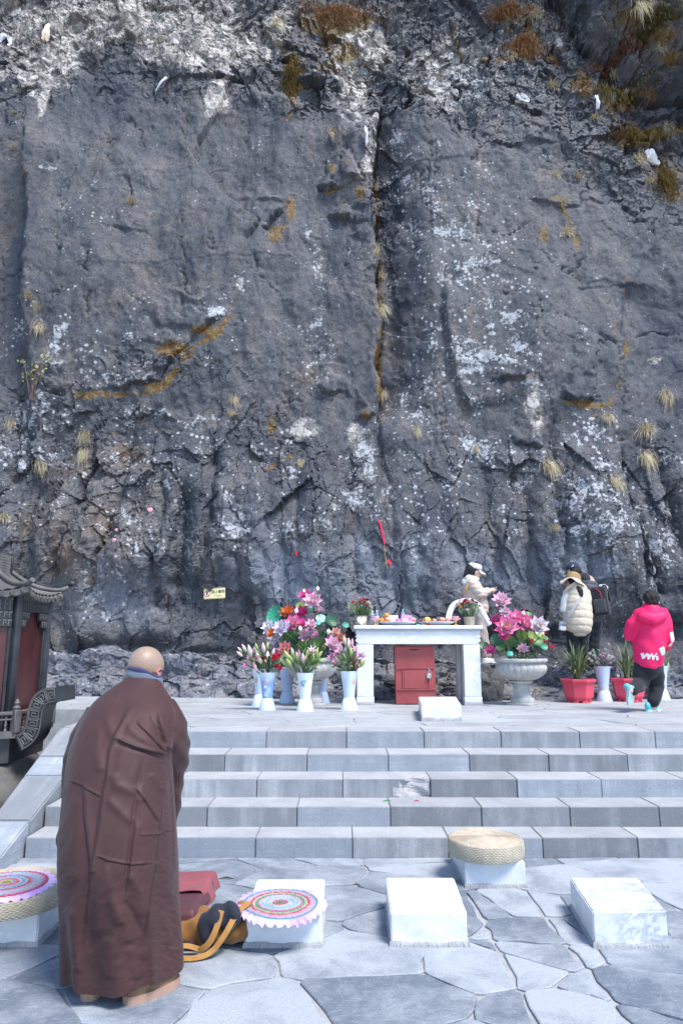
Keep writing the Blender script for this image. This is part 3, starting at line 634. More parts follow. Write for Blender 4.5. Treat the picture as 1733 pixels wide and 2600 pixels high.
q = np.stack([idx[:-1, :-1], idx[:-1, 1:], idx[1:, 1:], idx[1:, :-1]], -1).reshape(-1, 4).astype(np.int32)
me.vertices.add(len(co)); me.vertices.foreach_set('co', co.ravel())
me.loops.add(q.size); me.loops.foreach_set('vertex_index', q.ravel())
me.polygons.add(len(q)); me.polygons.foreach_set('loop_start', np.arange(0, q.size, 4, dtype=np.int32)); me.polygons.foreach_set('loop_total', np.full(len(q), 4, dtype=np.int32))
me.polygons.foreach_set('use_smooth', (np.clip(rough + 0.22 * lowz + 0.25 * fbm(X * 0.9, Z * 0.9, 97, 3), 0, 1)[:-1, :-1].ravel() < 0.34)); me.update(calc_edges=True)
for nm, arrs in (('crust_a', (lich, moss, pale, brown)), ('crust_shade_b', (wash, speck, dark, np.ones_like(X)))):
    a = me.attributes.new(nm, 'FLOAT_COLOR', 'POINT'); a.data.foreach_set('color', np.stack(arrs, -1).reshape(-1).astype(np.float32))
def rock_mat(name, bright=1.0):
    m = bpy.data.materials.new(name); n, l = nodes(m); p = n['Principled BSDF']
    co = n.new('ShaderNodeTexCoord').outputs['Object']
    A = n.new('ShaderNodeAttribute'); A.attribute_name = 'crust_a'; B = n.new('ShaderNodeAttribute'); B.attribute_name = 'crust_shade_b'
    sa = n.new('ShaderNodeSeparateColor'); l.new(A.outputs['Color'], sa.inputs[0]); sb = n.new('ShaderNodeSeparateColor'); l.new(B.outputs['Color'], sb.inputs[0])
    LI, MO, PA = sa.outputs[0], sa.outputs[1], sa.outputs[2]; BR = A.outputs['Alpha']; WA, SK = sb.outputs[0], sb.outputs[1]
    n1 = noise(n, l, co, 0.9, 8, 0.62, 0.3); n2 = noise(n, l, co, 5, 8, 0.68); n3 = noise(n, l, co, 22, 6, 0.7); n4 = noise(n, l, co, 80, 4, 0.7)
    stk = noise(n, l, mapping(n, l, co, (2.6, 2.6, 0.35)), 1.3, 6, 0.6, 0.3)
    f = mth(n, l, 'ADD', mth(n, l, 'MULTIPLY', n1, 0.5), mth(n, l, 'ADD', mth(n, l, 'MULTIPLY', n2, 0.3), mth(n, l, 'MULTIPLY', stk, 0.3)))
    k = bright
    col = ramp(n, l, f, [(0.36, (0.025 * k, 0.029 * k, 0.039 * k)), (0.48, (0.043 * k, 0.048 * k, 0.060 * k)), (0.60, (0.069 * k, 0.072 * k, 0.081 * k)), (0.74, (0.108 * k, 0.105 * k, 0.106 * k))])
    st2 = noise(n, l, mapping(n, l, co, (3.4, 3.4, 0.22), loc=(5, 2, 1)), 1.0, 6, 0.6, 0.25)
    col = mix(n, l, ramp(n, l, st2, [(0.50, 0.0), (0.66, 0.6)]), col, mix(n, l, 1.0, col, (1.5, 1.30, 1.12), 'MULTIPLY'))
    col = mix(n, l, ramp(n, l, st2, [(0.30, 0.75), (0.44, 0.0)]), col, mix(n, l, 1.0, col, (0.62, 0.68, 0.80), 'MULTIPLY'))
    col = mix(n, l, ramp(n, l, sb.outputs[2], [(0.1, 0.0), (0.75, 0.85)]), col, mix(n, l, 1.0, col, (0.55, 0.62, 0.76), 'MULTIPLY'))  # multiplies in the dark mask, painted shade included
    warm = noise(n, l, co, 1.6, 7, 0.66, 0.8)
    col = mix(n, l, ramp(n, l, warm, [(0.48, 0.0), (0.66, 0.6)]), col, mix(n, l, 1.0, col, (1.5, 1.24, 1.08), 'MULTIPLY'))
    col = mix(n, l, 0.75, col, mix(n, l, 1.0, col, ramp(n, l, n3, [(0.30, 0.42), (0.5, 1.0), (0.70, 1.75)]), 'MULTIPLY'))
    def blend(c, msk, lo, hi, to, amt=1.0): return mix(n, l, ramp(n, l, msk, [(lo, 0.0), (hi, amt)]), c, to)
    def add(a, b, w, o=0.0): return mth(n, l, 'ADD', a, mth(n, l, 'MULTIPLY_ADD', b, w, o))
    col = blend(col, add(WA, n2, 0.8, -0.4), 0.35, 1.0, (0.18 * k, 0.195 * k, 0.23 * k), 0.9)
    col = blend(col, add(BR, n2, 1.1, -0.55), 0.35, 0.9, ramp(n, l, n3, [(0.35, (0.078, 0.070, 0.064)), (0.65, (0.215, 0.19, 0.17))]), 0.75)
    col = blend(col, add(BR, n3, 1.6, -0.8), 0.82, 1.02, (0.13, 0.068, 0.03), 0.6)
    # broad pale limestone, broken by dark water streaks
    vp = n.new('ShaderNodeTexVoronoi'); vp.inputs['Scale'].default_value = 4.5; l.new(mix(n, l, 0.12, co, noise(n, l, co, 6, 4)), vp.inputs['Vector'])
    ve = n.new('ShaderNodeTexVoronoi'); ve.feature = 'DISTANCE_TO_EDGE'; ve.inputs['Scale'].default_value = 4.5; l.new(vp.inputs['Vector'].links[0].from_socket, ve.inputs['Vector'])
    vs_ = n.new('ShaderNodeSeparateColor'); l.new(vp.outputs['Color'], vs_.inputs[0])
    pm_ = add(add(add(PA, n2, 0.7, -0.35), stk, 0.7, -0.35), vs_.outputs[0], 0.45, -0.22)
    col = blend(col, add(pm_, n3, 0.5, -0.25), 0.42, 0.74, ramp(n, l, add(add(n3, n1, 0.6, -0.3), vs_.outputs[1], 0.4, -0.2), [(0.3, (0.15, 0.142, 0.135)), (0.5, (0.38, 0.352, 0.318)), (0.7, (0.60, 0.54, 0.49))]), 0.92)
    col = mix(n, l, mth(n, l, 'MULTIPLY', ramp(n, l, ve.outputs['Distance'], [(0.0, 0.7), (0.05, 0.0)]), ramp(n, l, PA, [(0.3, 0.0), (0.7, 1.0)])), col, (0.06, 0.058, 0.058))
    # crusty lichen: small flecks everywhere, patches where it is thick
    ln = mth(n, l, 'ADD', mth(n, l, 'MULTIPLY', noise(n, l, co, 3.0, 3, 0.55), 0.55), mth(n, l, 'MULTIPLY', noise(n, l, co, 14, 5, 0.72), 0.60))
    lm = add(ln, LI, 0.125, -0.075)
    lcol = ramp(n, l, n4, [(0.3, (0.27, 0.28, 0.295)), (0.7, (0.50, 0.515, 0.54))])
    col = blend(col, lm, 0.655, 0.695, lcol, 0.92)
    vo = n.new('ShaderNodeTexVoronoi'); vo.inputs['Scale'].default_value = 11; vo.inputs['Randomness'].default_value = 1
    l.new(mix(n, l, 0.03, co, noise(n, l, co, 40)), vo.inputs['Vector'])
    sz = n.new('ShaderNodeSeparateColor'); l.new(vo.outputs['Color'], sz.inputs[0])
    thr = mth(n, l, 'MULTIPLY', mth(n, l, 'MULTIPLY', mth(n, l, 'POWER', sz.outputs[0], 2.2), 0.50), mth(n, l, 'MULTIPLY_ADD', LI, 1.25, 0.10, clamp=True))
    col = blend(col, mth(n, l, 'SUBTRACT', thr, mth(n, l, 'ADD', vo.outputs['Distance'], mth(n, l, 'MULTIPLY_ADD', n3, 0.3, -0.15))), 0.0, 0.05, lcol, 0.9)
    # moss and rusty growth
    mcol = ramp(n, l, n3, [(0.3, (0.055, 0.03, 0.012)), (0.5, (0.14, 0.078, 0.02)), (0.68, (0.24, 0.155, 0.045))])
    col = blend(col, add(add(MO, n3, 1.5, -0.75), n2, 0.7, -0.35), 0.56, 0.74, mcol, 0.95)
    col = blend(col, add(mth(n, l, 'MULTIPLY', SK, 0.22), noise(n, l, co, 9, 5, 0.75), 1.0), 0.79, 0.82, mcol, 0.9)
    # nicks and pits pecked into the slabs
    nk_ = noise(n, l, mapping(n, l, co, (1.0, 1.0, 0.62)), 13, 3, 0.6, 0.6); nkm = ramp(n, l, nk_, [(0.57, 0.0), (0.66, 1.0)])
    col = mix(n, l, mth(n, l, 'MULTIPLY', nkm, 0.5), col, (0.022, 0.024, 0.030))
    pk_ = noise(n, l, mapping(n, l, co, (1.0, 1.0, 0.7), (0.2, 0, 0.3)), 34, 3, 0.65, 0.3); col = mix(n, l, ramp(n, l, pk_, [(0.60, 0.0), (0.72, 0.45)]), col, (0.20, 0.20, 0.21))
    # fine dark cracks and crystals
    fc = noise(n, l, mapping(n, l, co, (1.3, 1.3, 0.7)), 1.1, 7, 0.62, 0.8); fa = mth(n, l, 'ABSOLUTE', mth(n, l, 'SUBTRACT', fc, 0.5))
    col = mix(n, l, ramp(n, l, fa, [(0.0, 0.6), (0.005, 0.0)]), col, (0.022, 0.022, 0.025))
    col = mix(n, l, 0.55, col, mix(n, l, 1.0, col, ramp(n, l, n4, [(0.28, 0.3), (0.72, 1.6)]), 'MULTIPLY'))
    l.new(col, p.inputs['Base Color']); p.inputs['Roughness'].default_value = 0.72; p.inputs['Specular IOR Level'].default_value = 0.4
    h = mth(n, l, 'ADD', mth(n, l, 'MULTIPLY', n2, 0.8), mth(n, l, 'ADD', mth(n, l, 'MULTIPLY', n3, 0.45), mth(n, l, 'MULTIPLY', n4, 0.16)))
    h = mth(n, l, 'SUBTRACT', h, mth(n, l, 'MULTIPLY', nkm, 0.30))
    h = mth(n, l, 'SUBTRACT', h, ramp(n, l, fa, [(0.0, 0.12), (0.008, 0.0)]))
    l.new(bump(n, l, h, 0.6, 0.03), p.inputs['Normal'])
    return m
M['rock'] = rock_mat('cliff_rock', 1.08); M['rock_ledge'] = rock_mat('ledge_rock', 2.3)
me.materials.append(M['rock'])
cliff = tag(link('cliff', me), kind='structure', label='dark slate cliff face with white lichen and orange moss')
# ------------------------------------------------------------------ rock ledge running along the foot of the cliff
lx = np.linspace(-10, 9, 640); ls = np.linspace(0, 1, 120)
LX, LS = np.meshgrid(lx, ls)
foot = np.interp(lx, [-10, -6, -3.5, -1.5, 0.2, 2.2, 4.5, 9], [11.9, 11.8, 11.45, 11.15, 10.85, 10.72, 10.9, 11.2]) + 0.10 * fbm(lx * 0.9, lx * 0, 301, 4)
top = np.interp(lx, [-10, -4, -2, 0, 2.5, 5, 9], [1.50, 1.45, 1.33, 1.28, 1.25, 1.18, 1.15]) + 0.05 * fbm(lx * 0.8, lx * 0 + 3, 303, 4)
prof_z = np.interp(LS, [0, 0.15, 0.3, 0.5, 0.75, 1], [0, 0.40, 0.52, 0.92, 1.02, 1.1]); prof_y = np.interp(LS, [0, 0.15, 0.3, 0.5, 0.75, 1], [0, 0.06, 0.17, 0.24, 0.5, 1])
LZ = TZ - 0.04 + prof_z * (top[None, :] - TZ + 0.04); LY = foot[None, :] + prof_y * (12.9 - foot[None, :])
sv = np.concatenate([np.zeros((1, LX.shape[1])), np.cumsum(np.hypot(np.diff(LY, axis=0), np.diff(LZ, axis=0)), axis=0)], 0)
o1, t1, e1 = facet(LX * 2.3 + 0.3 * fbm(LX * 2, sv * 2, 311, 3), sv * 2.3 + 0.3 * fbm(LX * 2, sv * 2, 313, 3), 315); o2, t2, e2 = facet(LX * 6.5 + 0.2 * fbm(LX * 9, sv * 9, 319, 2), sv * 6.5, 317)
DD = 0.20 * fbm(LX * 0.9, sv * 0.9, 321, 5) + 0.10 * o1 + 0.17 * t1 - 0.02 * np.exp(-(e1 / 0.06) ** 2) + 0.035 * o2 + 0.05 * t2 + 0.02 * fbm(LX * 9, sv * 9, 331, 3)
DD *= sst(0, 0.06, LS) * 0.85 + 0.15
LY = LY - DD * 0.8; LZ = LZ + DD * 0.5 * sst(0.1, 0.5, LS)
me = bpy.data.meshes.new('rock_ledge')
nr2, nc2 = LX.shape; idx = np.arange(nr2 * nc2).reshape(nr2, nc2)
q = np.stack([idx[:-1, :-1], idx[:-1, 1:], idx[1:, 1:], idx[1:, :-1]], -1).reshape(-1, 4)
me.from_pydata(np.stack([LX, LY, LZ], -1).reshape(-1, 3).tolist(), [], q.tolist())
zl = np.zeros_like(LX)
for nm, arrs in (('crust_a', (zl + 0.35 + 0.3 * fbm(LX, sv, 341, 3), zl, zl + 0.1, np.clip(0.25 + 0.5 * fbm(LX * 0.8, sv, 343, 4), 0, 1))), ('crust_shade_b', (zl + 0.3, zl, zl, zl + 1))):
    a = me.attributes.new(nm, 'FLOAT_COLOR', 'POINT'); a.data.foreach_set('color', np.stack(arrs, -1).reshape(-1).astype(np.float32))
me.materials.append(M['rock_ledge'])
ledge = tag(link('rock_ledge', me), kind='structure', label='low rough rock ledge along the foot of the cliff')
def ledge_z(x, y):
    j = int(np.clip(np.searchsorted(lx, x), 0, len(lx) - 1)); col = LY[:, j]
    return float(np.interp(y, np.maximum.accumulate(col), LZ[:, j]))
# loose boulders under the altar and urn
def boulder(c, r, seed, label):
    b = bmesh.new(); bmesh.ops.create_icosphere(b, subdivisions=4, radius=1)
    rr = np.array([q.co[:] for q in b.verts]); o, t, e = facet(rr[:, 0] * 1.3 + seed + rr[:, 2], rr[:, 1] * 1.3 + rr[:, 2] * 0.7, 400 + seed)
    nn = fbm(rr[:, 0] * 2 + seed, rr[:, 1] * 2 + rr[:, 2] * 2, 410 + seed, 4)
    for i, q in enumerate(b.verts): q.co = Vector((q.co.x * r[0], q.co.y * r[1], q.co.z * r[2])) * (1 + 0.22 * t[i] + 0.10 * o[i] + 0.10 * nn[i])
    mb = MB(); mb.bm(b); return tag(mb.build('boulder', M['rock_ledge2'], smooth=False, loc=c), label, 'rock')
M['rock_ledge2'] = pmat('boulder_rock', (0.15, 0.145, 0.145), (0.06, 0.06, 0.062), 3.5, 0.8, 0.8, 28, 0.03)
boulder((2.12, 10.68, TZ + 0.14), (0.30, 0.20, 0.36), 1, 'dull brown boulder between the altar and the right stone urn')
# ================================================================== marble kneeling blocks
def kneel(label, u0, u1, vb, vt, vback, z0=0.0, seed=1, mort=0.03, tint=(1, 1, 1), wid=None, rot=0.0, skew=0.0, taper=1.0, matr='marble'):
    uc = (u0 + u1) / 2; Ya = gz(uc, vb, z0).y; x0 = at(u0, vb, Ya).x; x1 = at(u1, vb, Ya).x
    if wid: x0 = x1 - wid
    h = at(uc, vt, Ya).z - z0; Yb = gz(uc, vback, z0 + h).y
    cx, cy = (x0 + x1) / 2, (Ya + Yb) / 2
    t = thing('kneeling_block', label, 'stone block', (cx, cy, z0), (0, 0, rot), 'white marble kneeling blocks')
    r = random.Random(seed); hx, hy = (x1 - x0) / 2, (Yb - Ya) / 2
    b = bmesh.new(); bmesh.ops.create_cube(b, size=1)
    for q in b.verts: q.co = Vector((q.co.x * 2 * hx * (1 + (taper - 1) * (q.co.y + 0.5)) + skew * (q.co.y + 0.5), q.co.y * 2 * hy, (q.co.z + 0.5) * h))
    bmesh.ops.bevel(b, geom=b.edges[:], offset=0.007, segments=3, affect='EDGES')
    bmesh.ops.subdivide_edges(b, edges=[e for e in b.edges if e.calc_length() > 0.1], cuts=7, use_grid_fill=True)
    for q in b.verts:
        nn = math.sin(q.co.x * 37 + seed) * math.cos(q.co.y * 31 + q.co.z * 40 + seed)
        q.co += Vector((nn, math.cos(q.co.x * 23 + q.co.z * 29 + seed), 0.4 * nn)) * 0.0016
    mb = MB(); mb.col = tint; mb.bm(b); mb.build('marble_slab', M[matr], t)
    # rough mortar bed squeezed out round the foot
    mb = MB(); N = 192; V = []
    per = []
    for s, (a, c) in enumerate((((-hx, -hy), (hx, -hy)), ((hx, -hy), (hx, hy)), ((hx, hy), (-hx, hy)), ((-hx, hy), (-hx, -hy)))):
        for k in range(48):
            f = k / 48; per.append((a[0] + (c[0] - a[0]) * f, a[1] + (c[1] - a[1]) * f))
    per = [(x * (1 + (taper - 1) * (y + hy) / (2 * hy)) + skew * (y + hy) / (2 * hy), y) for x, y in per]
    hts = [mort * (0.80 + 0.20 * math.sin(i * 0.23 + seed) * math.sin(i * 0.11 + seed) + r.uniform(-0.07, 0.09)) for i in range(N)]
    for i, (x, y) in enumerate(per):
        o = 1 + (0.011 + r.uniform(0, 0.008)) / max(hx, hy); o2 = 1 + (0.004 + r.uniform(0, 0.003)) / max(hx, hy)
        V += [(x * o, y * o, -0.012), (x * (o + o2) / 2, y * (o + o2) / 2, hts[i] * 0.6), (x * o2, y * o2, hts[i]), (x * 0.97, y * 0.97, hts[i] * 0.9)]
    F = [[i * 4 + k, ((i + 1) % N) * 4 + k, ((i + 1) % N) * 4 + k + 1, i * 4 + k + 1] for i in range(N) for k in range(3)]
    mb.add(V, F); mb.build('mortar_bed', M['mortar'], t, smooth=False)
    t['h'] = h; return t, (x0, x1, Ya, Yb, z0 + h)
blk_c, B_C = kneel('plain bright white marble block in the middle of the pavement, nothing on it', 992, 1187, 2404, 2317, 2228, seed=1, skew=0.016, taper=1.03)
blk_r, B_R = kneel('white marble block with grey veins at the right, nothing on it', 1508, 1698, 2406, 2313, 2228, seed=5, skew=0.065, taper=1.05, tint=(0.90, 0.92, 0.94), matr='marble_veined')
blk_m, B_M = kneel('white marble block under the ruffled mat, beside the orange bag', 621, 818, 2405, 2315, 2232, seed=9, tint=(0.94, 0.97, 1.0))
blk_k, B_K = kneel('white marble block behind the monk, under the burgundy cloth', 296, 486, 2405, 2315, 2229, seed=13)
blk_l, B_L = kneel('white marble block at the left edge, under a straw cushion and a mat', -130, 93, 2404, 2315, 2232, seed=17, wid=0.46)
blk_b, B_B = kneel('white marble block at the foot of the steps, under a bare straw cushion', 1181, 1335, 2254, 2188, 2128, seed=21, tint=(0.93, 0.97, 1.0), matr='marble_veined')
blk_t, B_T = kneel('small white marble block up on the terrace before the red box', 1070, 1171, 1832, 1788, 1769, z0=TZ, seed=25, mort=0.05, skew=0.11, taper=1.09)
# ------------------------------------------------------------------ straw cushions
def straw_mat():
    m = bpy.data.materials.new('woven_straw'); n, l = nodes(m); p = n['Principled BSDF']
    co = objco(n); a = n.new('ShaderNodeAttribute'); a.attribute_name = 'tint'
    f = noise(n, l, co, 16, 6, 0.7); g = noise(n, l, co, 140, 3, 0.7)
    col = ramp(n, l, mth(n, l, 'ADD', mth(n, l, 'MULTIPLY', f, 0.6), mth(n, l, 'MULTIPLY', g, 0.4)), [(0.33, (0.33, 0.275, 0.20)), (0.5, (0.50, 0.44, 0.34)), (0.68, (0.60, 0.55, 0.45))])
    l.new(mix(n, l, 1.0, col, a.outputs['Color'], 'MULTIPLY'), p.inputs['Base Color']); p.inputs['Roughness'].default_value = 0.75
    l.new(bump(n, l, g, 0.4, 0.004), p.inputs['Normal']); return m
M['straw'] = straw_mat()
def cushion(label, c, rad, th, seed, tilt=(0, 0, 0)):
    t = thing('straw_cushion', label, 'cushion', c, tilt, 'round woven straw cushions')
    r = random.Random(seed); mb = MB(); NR, N = 88, 180
    V = []; C = []; F = []
    for i in range(NR + 1):
        q = i / NR; rr = rad * 0.985 * max(q, 0.004)
        for j in range(N):
            a = 2 * math.pi * j / N; ph = q * 22 + a / (2 * math.pi)
            e = math.sin(2 * math.pi * ph); z = th + 0.0028 * e + 0.012 * (1 - q * q) + 0.0035 * math.sin(3 * a + seed) * q
            tw = 0.5 + 0.5 * math.sin(ph // 1 * 1.7 + a * (8 + 60 * q))
            k = 0.90 + 0.16 * e * 0.6 - 0.08 * tw
            w = 0.5 + 0.5 * math.sin(q * 9 + 1.2 * math.sin(a * 2 + seed))
            V.append((rr * math.cos(a), rr * math.sin(a), z)); C.append((k * (1.0 + 0.02 * w), k * (0.98 - 0.01 * w), k * (0.96 - 0.04 * w)))
    F = [[i * N + j, (i + 1) * N + j, (i + 1) * N + (j + 1) % N, i * N + (j + 1) % N] for i in range(NR) for j in range(N)]
    mb.add(V, F, C); mb.build('coiled_top', M['straw'], t, smooth=True)
    mb = MB(); V = []; C = []; NS, N2 = 40, 420
    for i in range(NS + 1):
        q = i / NS; zz_ = th * (1 - q) ; bul = rad * (0.985 + 0.03 * math.sin(math.pi * q) ** 0.7)
        for j in range(N2):
            a = 2 * math.pi * j / N2; row = int(q * 9.999); u = (q * 10) % 1
            e = math.sin(math.pi * u) * (0.65 + 0.35 * math.cos(a * 62 + row * math.pi)) if i not in (0, NS) else 0
            k = 0.72 + 0.3 * e
            V.append(((bul + 0.004 * e) * math.cos(a), (bul + 0.004 * e) * math.sin(a), zz_)); C.append((k, k * 0.99, k * 0.96))
    F = [[i * N2 + j, i * N2 + (j + 1) % N2, (i + 1) * N2 + (j + 1) % N2, (i + 1) * N2 + j] for i in range(NS) for j in range(N2)]
    F = [f[::-1] for f in F]; mb.add(V, F, C); mb.build('woven_side', M['straw'], t, smooth=True)
    mb = MB(); mb.lathe([(0.01, 0.001), (rad * 0.98, 0.001)], 40, cap=False); mb.build('base', M['straw'], t)
    return t
zc = B_B[4]; cc = gz(1231, 2128, zc + 0.10); pk = pm(2128, cc.y)
cushion('bare round straw cushion on the block at the foot of the steps', (cc.x, cc.y, zc + 0.002), 93 * pk, 0.10, 3)
zl_ = B_L[4]; lc = gz(34, 2246, zl_ + 0.085)
LC = Vector((lc.x, lc.y, zl_ + 0.002)); LR = 0.305
cushion('round straw cushion under the red ringed mat at the left edge', LC, LR, 0.085, 8)
# ------------------------------------------------------------------ ruffled rag mats
M['ragpile'] = pmat('rag_pile', W1, (0.72, 0.72, 0.72), 90, 0.9, 1.0, 160, 0.012, tint=True, sheen=0.3)
M['ruffle'] = pmat('ruffle', W1, (0.82, 0.8, 0.85), 12, 0.6, 0.3, 50, 0.004, tint=True, sheen=0.2)
def rag_mat(label, c, rad, rings, seed, zfun=None, tilt=(0, 0, 0), ruf=((0.56, 0.42, 0.72), (0.74, 0.60, 0.82), (0.42, 0.26, 0.66))):
    t = thing('rag_mat', label, 'mat', c, tilt, 'round ruffled rag mats')
    r = random.Random(seed); zfun = zfun or (lambda x, y: 0)
    R0 = rad * 0.845; NR, N = 64, 200; mb = MB(); V = []; C = []
    for i in range(NR + 1):
        q = max(i / NR, 0.003)
        for j in range(N):
            a = 2 * math.pi * j / N; e = r.uniform(-1, 1)
            rr = R0 * q + 0.0016 * e; x, y = rr * math.cos(a), rr * math.sin(a)
            k = next(col for lim, col in rings if q <= lim + 0.010 * e)
            s = 0.72 + 0.2 * r.random()
            lump = 0.004 * math.sin(2 * math.pi * q * len(rings) * 1.0) + 0.002 * e
            V.append((x, y, zfun(x, y) + 0.012 + lump)); C.append(tuple(min(1, z * s) for z in k))
    F = [[i * N + j, (i + 1) * N + j, (i + 1) * N + (j + 1) % N, i * N + (j + 1) % N] for i in range(NR) for j in range(N)]
    mb.add(V, F, C); mb.build('ringed_pile', M['ragpile'], t, smooth=True)
    mb = MB(); N = 280; V = []; C = []; K = 7; ph = [r.uniform(0, 6) for _ in range(9)]
    for i in range(K + 1):
        q = i / K
        for j in range(N):
            a = 2 * math.pi * j / N
            fold = math.sin(a * 36 + 0.9 * math.sin(a * 5 + ph[0])) + 0.5 * math.sin(a * 61 + ph[1])
            rr = R0 * 0.975 + (rad - R0 * 0.975) * q * (1 + 0.10 * math.sin(a * 7 + ph[2]) + 0.05 * fold)
            x, y = rr * math.cos(a), rr * math.sin(a)
            z = zfun(x, y) + 0.012 + q * (0.0085 * fold) - 0.012 * q * q
            w = 0.5 + 0.5 * math.sin(a * 4 + ph[3]); k = tuple(ruf[0][z_] * (1 - w) + ruf[1][z_] * w for z_ in range(3))
            if math.sin(a * 3 + ph[4]) > 0.80: k = tuple(0.4 * k[z_] + 0.6 * ruf[2][z_] for z_ in range(3))
            V.append((x, y, z)); C.append(k)
    F = [[i * N + j, (i + 1) * N + j, (i + 1) * N + (j + 1) % N, i * N + (j + 1) % N] for i in range(K) for j in range(N)]
    mb.add(V, F, C); mb.build('ruffle', M['ruffle'], t, smooth=True); return t
HOT, RED, WHT, LBL, BLU, GRN, ORG, YEL, PNK, PPK = (0.72, 0.03, 0.22), (0.62, 0.02, 0.07), (0.74, 0.73, 0.76), (0.22, 0.66, 0.80), (0.02, 0.38, 0.70), (0.03, 0.42, 0.16), (0.85, 0.25, 0.04), (0.85, 0.55, 0.05), (0.80, 0.16, 0.42), (0.78, 0.48, 0.62)
mc = gz(711, 2291, B_M[4] + 0.015); mr = 117 * pm(2291, mc.y)
bx0, bx1, by0, by1 = B_M[0] - mc.x, B_M[1] - mc.x, B_M[2] - mc.y, B_M[3] - mc.y
def droop(x, y):
    ox = max(bx0 - x, 0, x - bx1); oy = max(by0 - y, 0, y - by1); o = math.hypot(ox, oy)
    return -0.16 * o * o / (o + 0.05)
rag_mat('ruffled mat with white, blue and red rings on the marble block by the orange bag', (mc.x, mc.y, B_M[4] + 0.002), mr,
        [(0.05, ORG), (0.10, GRN), (0.16, PNK), (0.20, RED), (0.33, WHT), (0.37, LBL), (0.42, WHT), (0.47, LBL), (0.53, WHT), (0.58, PNK), (0.64, GRN), (0.70, (0.72, 0.66, 0.50)), (0.765, RED), (0.91, PPK), (1.2, BLU)], 4, droop, (0, 0, 0.3))
lm_ = gz(16, 2246, zl_ + 0.10); 
rag_mat('ruffled mat with red, pink and blue rings on the straw cushion at the left edge', (lm_.x, lm_.y, zl_ + 0.002 + 0.085 + 0.012), 0.262,
        [(0.04, ORG), (0.09, GRN), (0.15, YEL), (0.20, BLU), (0.25, PNK), (0.30, RED), (0.37, PPK), (0.43, BLU), (0.50, LBL), (0.56, RED), (0.62, PNK), (0.70, LBL), (0.78, PPK), (0.84, LBL), (0.91, PNK), (1.2, RED)], 6, lambda x, y: -0.05 * (x * x + y * y) / 0.07 * 0.25, (0, 0, 1.0), ((0.66, 0.46, 0.82), (0.74, 0.56, 0.86), (0.50, 0.28, 0.74)))
# ------------------------------------------------------------------ burgundy cloth draped on the block behind the monk
M['satin'] = pmat('burgundy_satin', W1, (0.75, 0.72, 0.75), 5, 0.58, 0.3, 260, 0.002, tint=True, sheen=0.1)
x0, x1, ya_, yb2, zt2 = B_K
cl = thing('folded_cloth', 'burgundy cloth folded over the marble block beside the monk', 'cloth', ((x0 + x1) / 2, (ya_ + yb2) / 2, zt2))
hx, hy = (x1 - x0) / 2, (yb2 - ya_) / 2
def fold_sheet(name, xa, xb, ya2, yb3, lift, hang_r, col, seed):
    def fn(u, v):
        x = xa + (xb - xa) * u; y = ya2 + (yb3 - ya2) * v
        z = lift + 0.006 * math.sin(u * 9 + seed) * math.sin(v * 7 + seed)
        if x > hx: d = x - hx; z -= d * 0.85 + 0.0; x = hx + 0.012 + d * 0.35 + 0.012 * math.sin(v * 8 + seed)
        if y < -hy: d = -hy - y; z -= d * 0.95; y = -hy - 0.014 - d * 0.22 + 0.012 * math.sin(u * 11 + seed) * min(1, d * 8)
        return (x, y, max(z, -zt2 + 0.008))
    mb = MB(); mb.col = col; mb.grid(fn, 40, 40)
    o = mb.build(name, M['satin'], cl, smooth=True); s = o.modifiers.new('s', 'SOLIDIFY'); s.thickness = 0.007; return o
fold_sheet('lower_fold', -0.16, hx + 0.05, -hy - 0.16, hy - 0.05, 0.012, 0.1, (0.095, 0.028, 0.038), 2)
fold_sheet('top_fold', -0.10, hx + 0.09, -0.06, hy + 0.01, 0.028, 0.16, (0.30, 0.075, 0.085), 5)  # lighter red than the lower fold: the lit top is painted in
# ------------------------------------------------------------------ orange bag with dark cap
bc = gz(522, 2425, 0); kp = pm(2380, bc.y + 0.1)
bag = thing('cloth_bag', 'mustard orange cloth bag lying open on the flagstones', 'bag', (bc.x, bc.y + 0.14, 0))
M['canvas'] = pmat('canvas', (0.30, 0.135, 0.028), (0.19, 0.08, 0.018), 7, 0.8, 0.35, 300, 0.003, sheen=0.2)
mb = MB(); mb.ell((-0.055, 0.0, 0.092), (0.165, 0.12, 0.092), nu=24, nv=14); mb.ell((0.10, 0.03, 0.075), (0.14, 0.12, 0.08), nu=24, nv=14); mb.ell((-0.12, -0.02, 0.07), (0.10, 0.10, 0.07)); mb.ell((0.17, 0.05, 0.095), (0.07, 0.08, 0.10))
def bagf(c, nn):
    w = math.sin(c.x * 38 + c.z * 20) * math.sin(c.z * 26 + c.y * 21 + 1) + 0.6 * math.sin(c.x * 71 - c.z * 45)
    q = c + nn * 0.007 * w; q.z = max(q.z, 0.003)
    if c.z > 0.14: q.z -= 0.25 * max(0, 0.14 - abs(c.x + 0.02)) * max(0, 1 - abs(c.y) * 9)
    return q
blob('bag_body', mb, 0.009, M['canvas'], bag, 5, bagf)
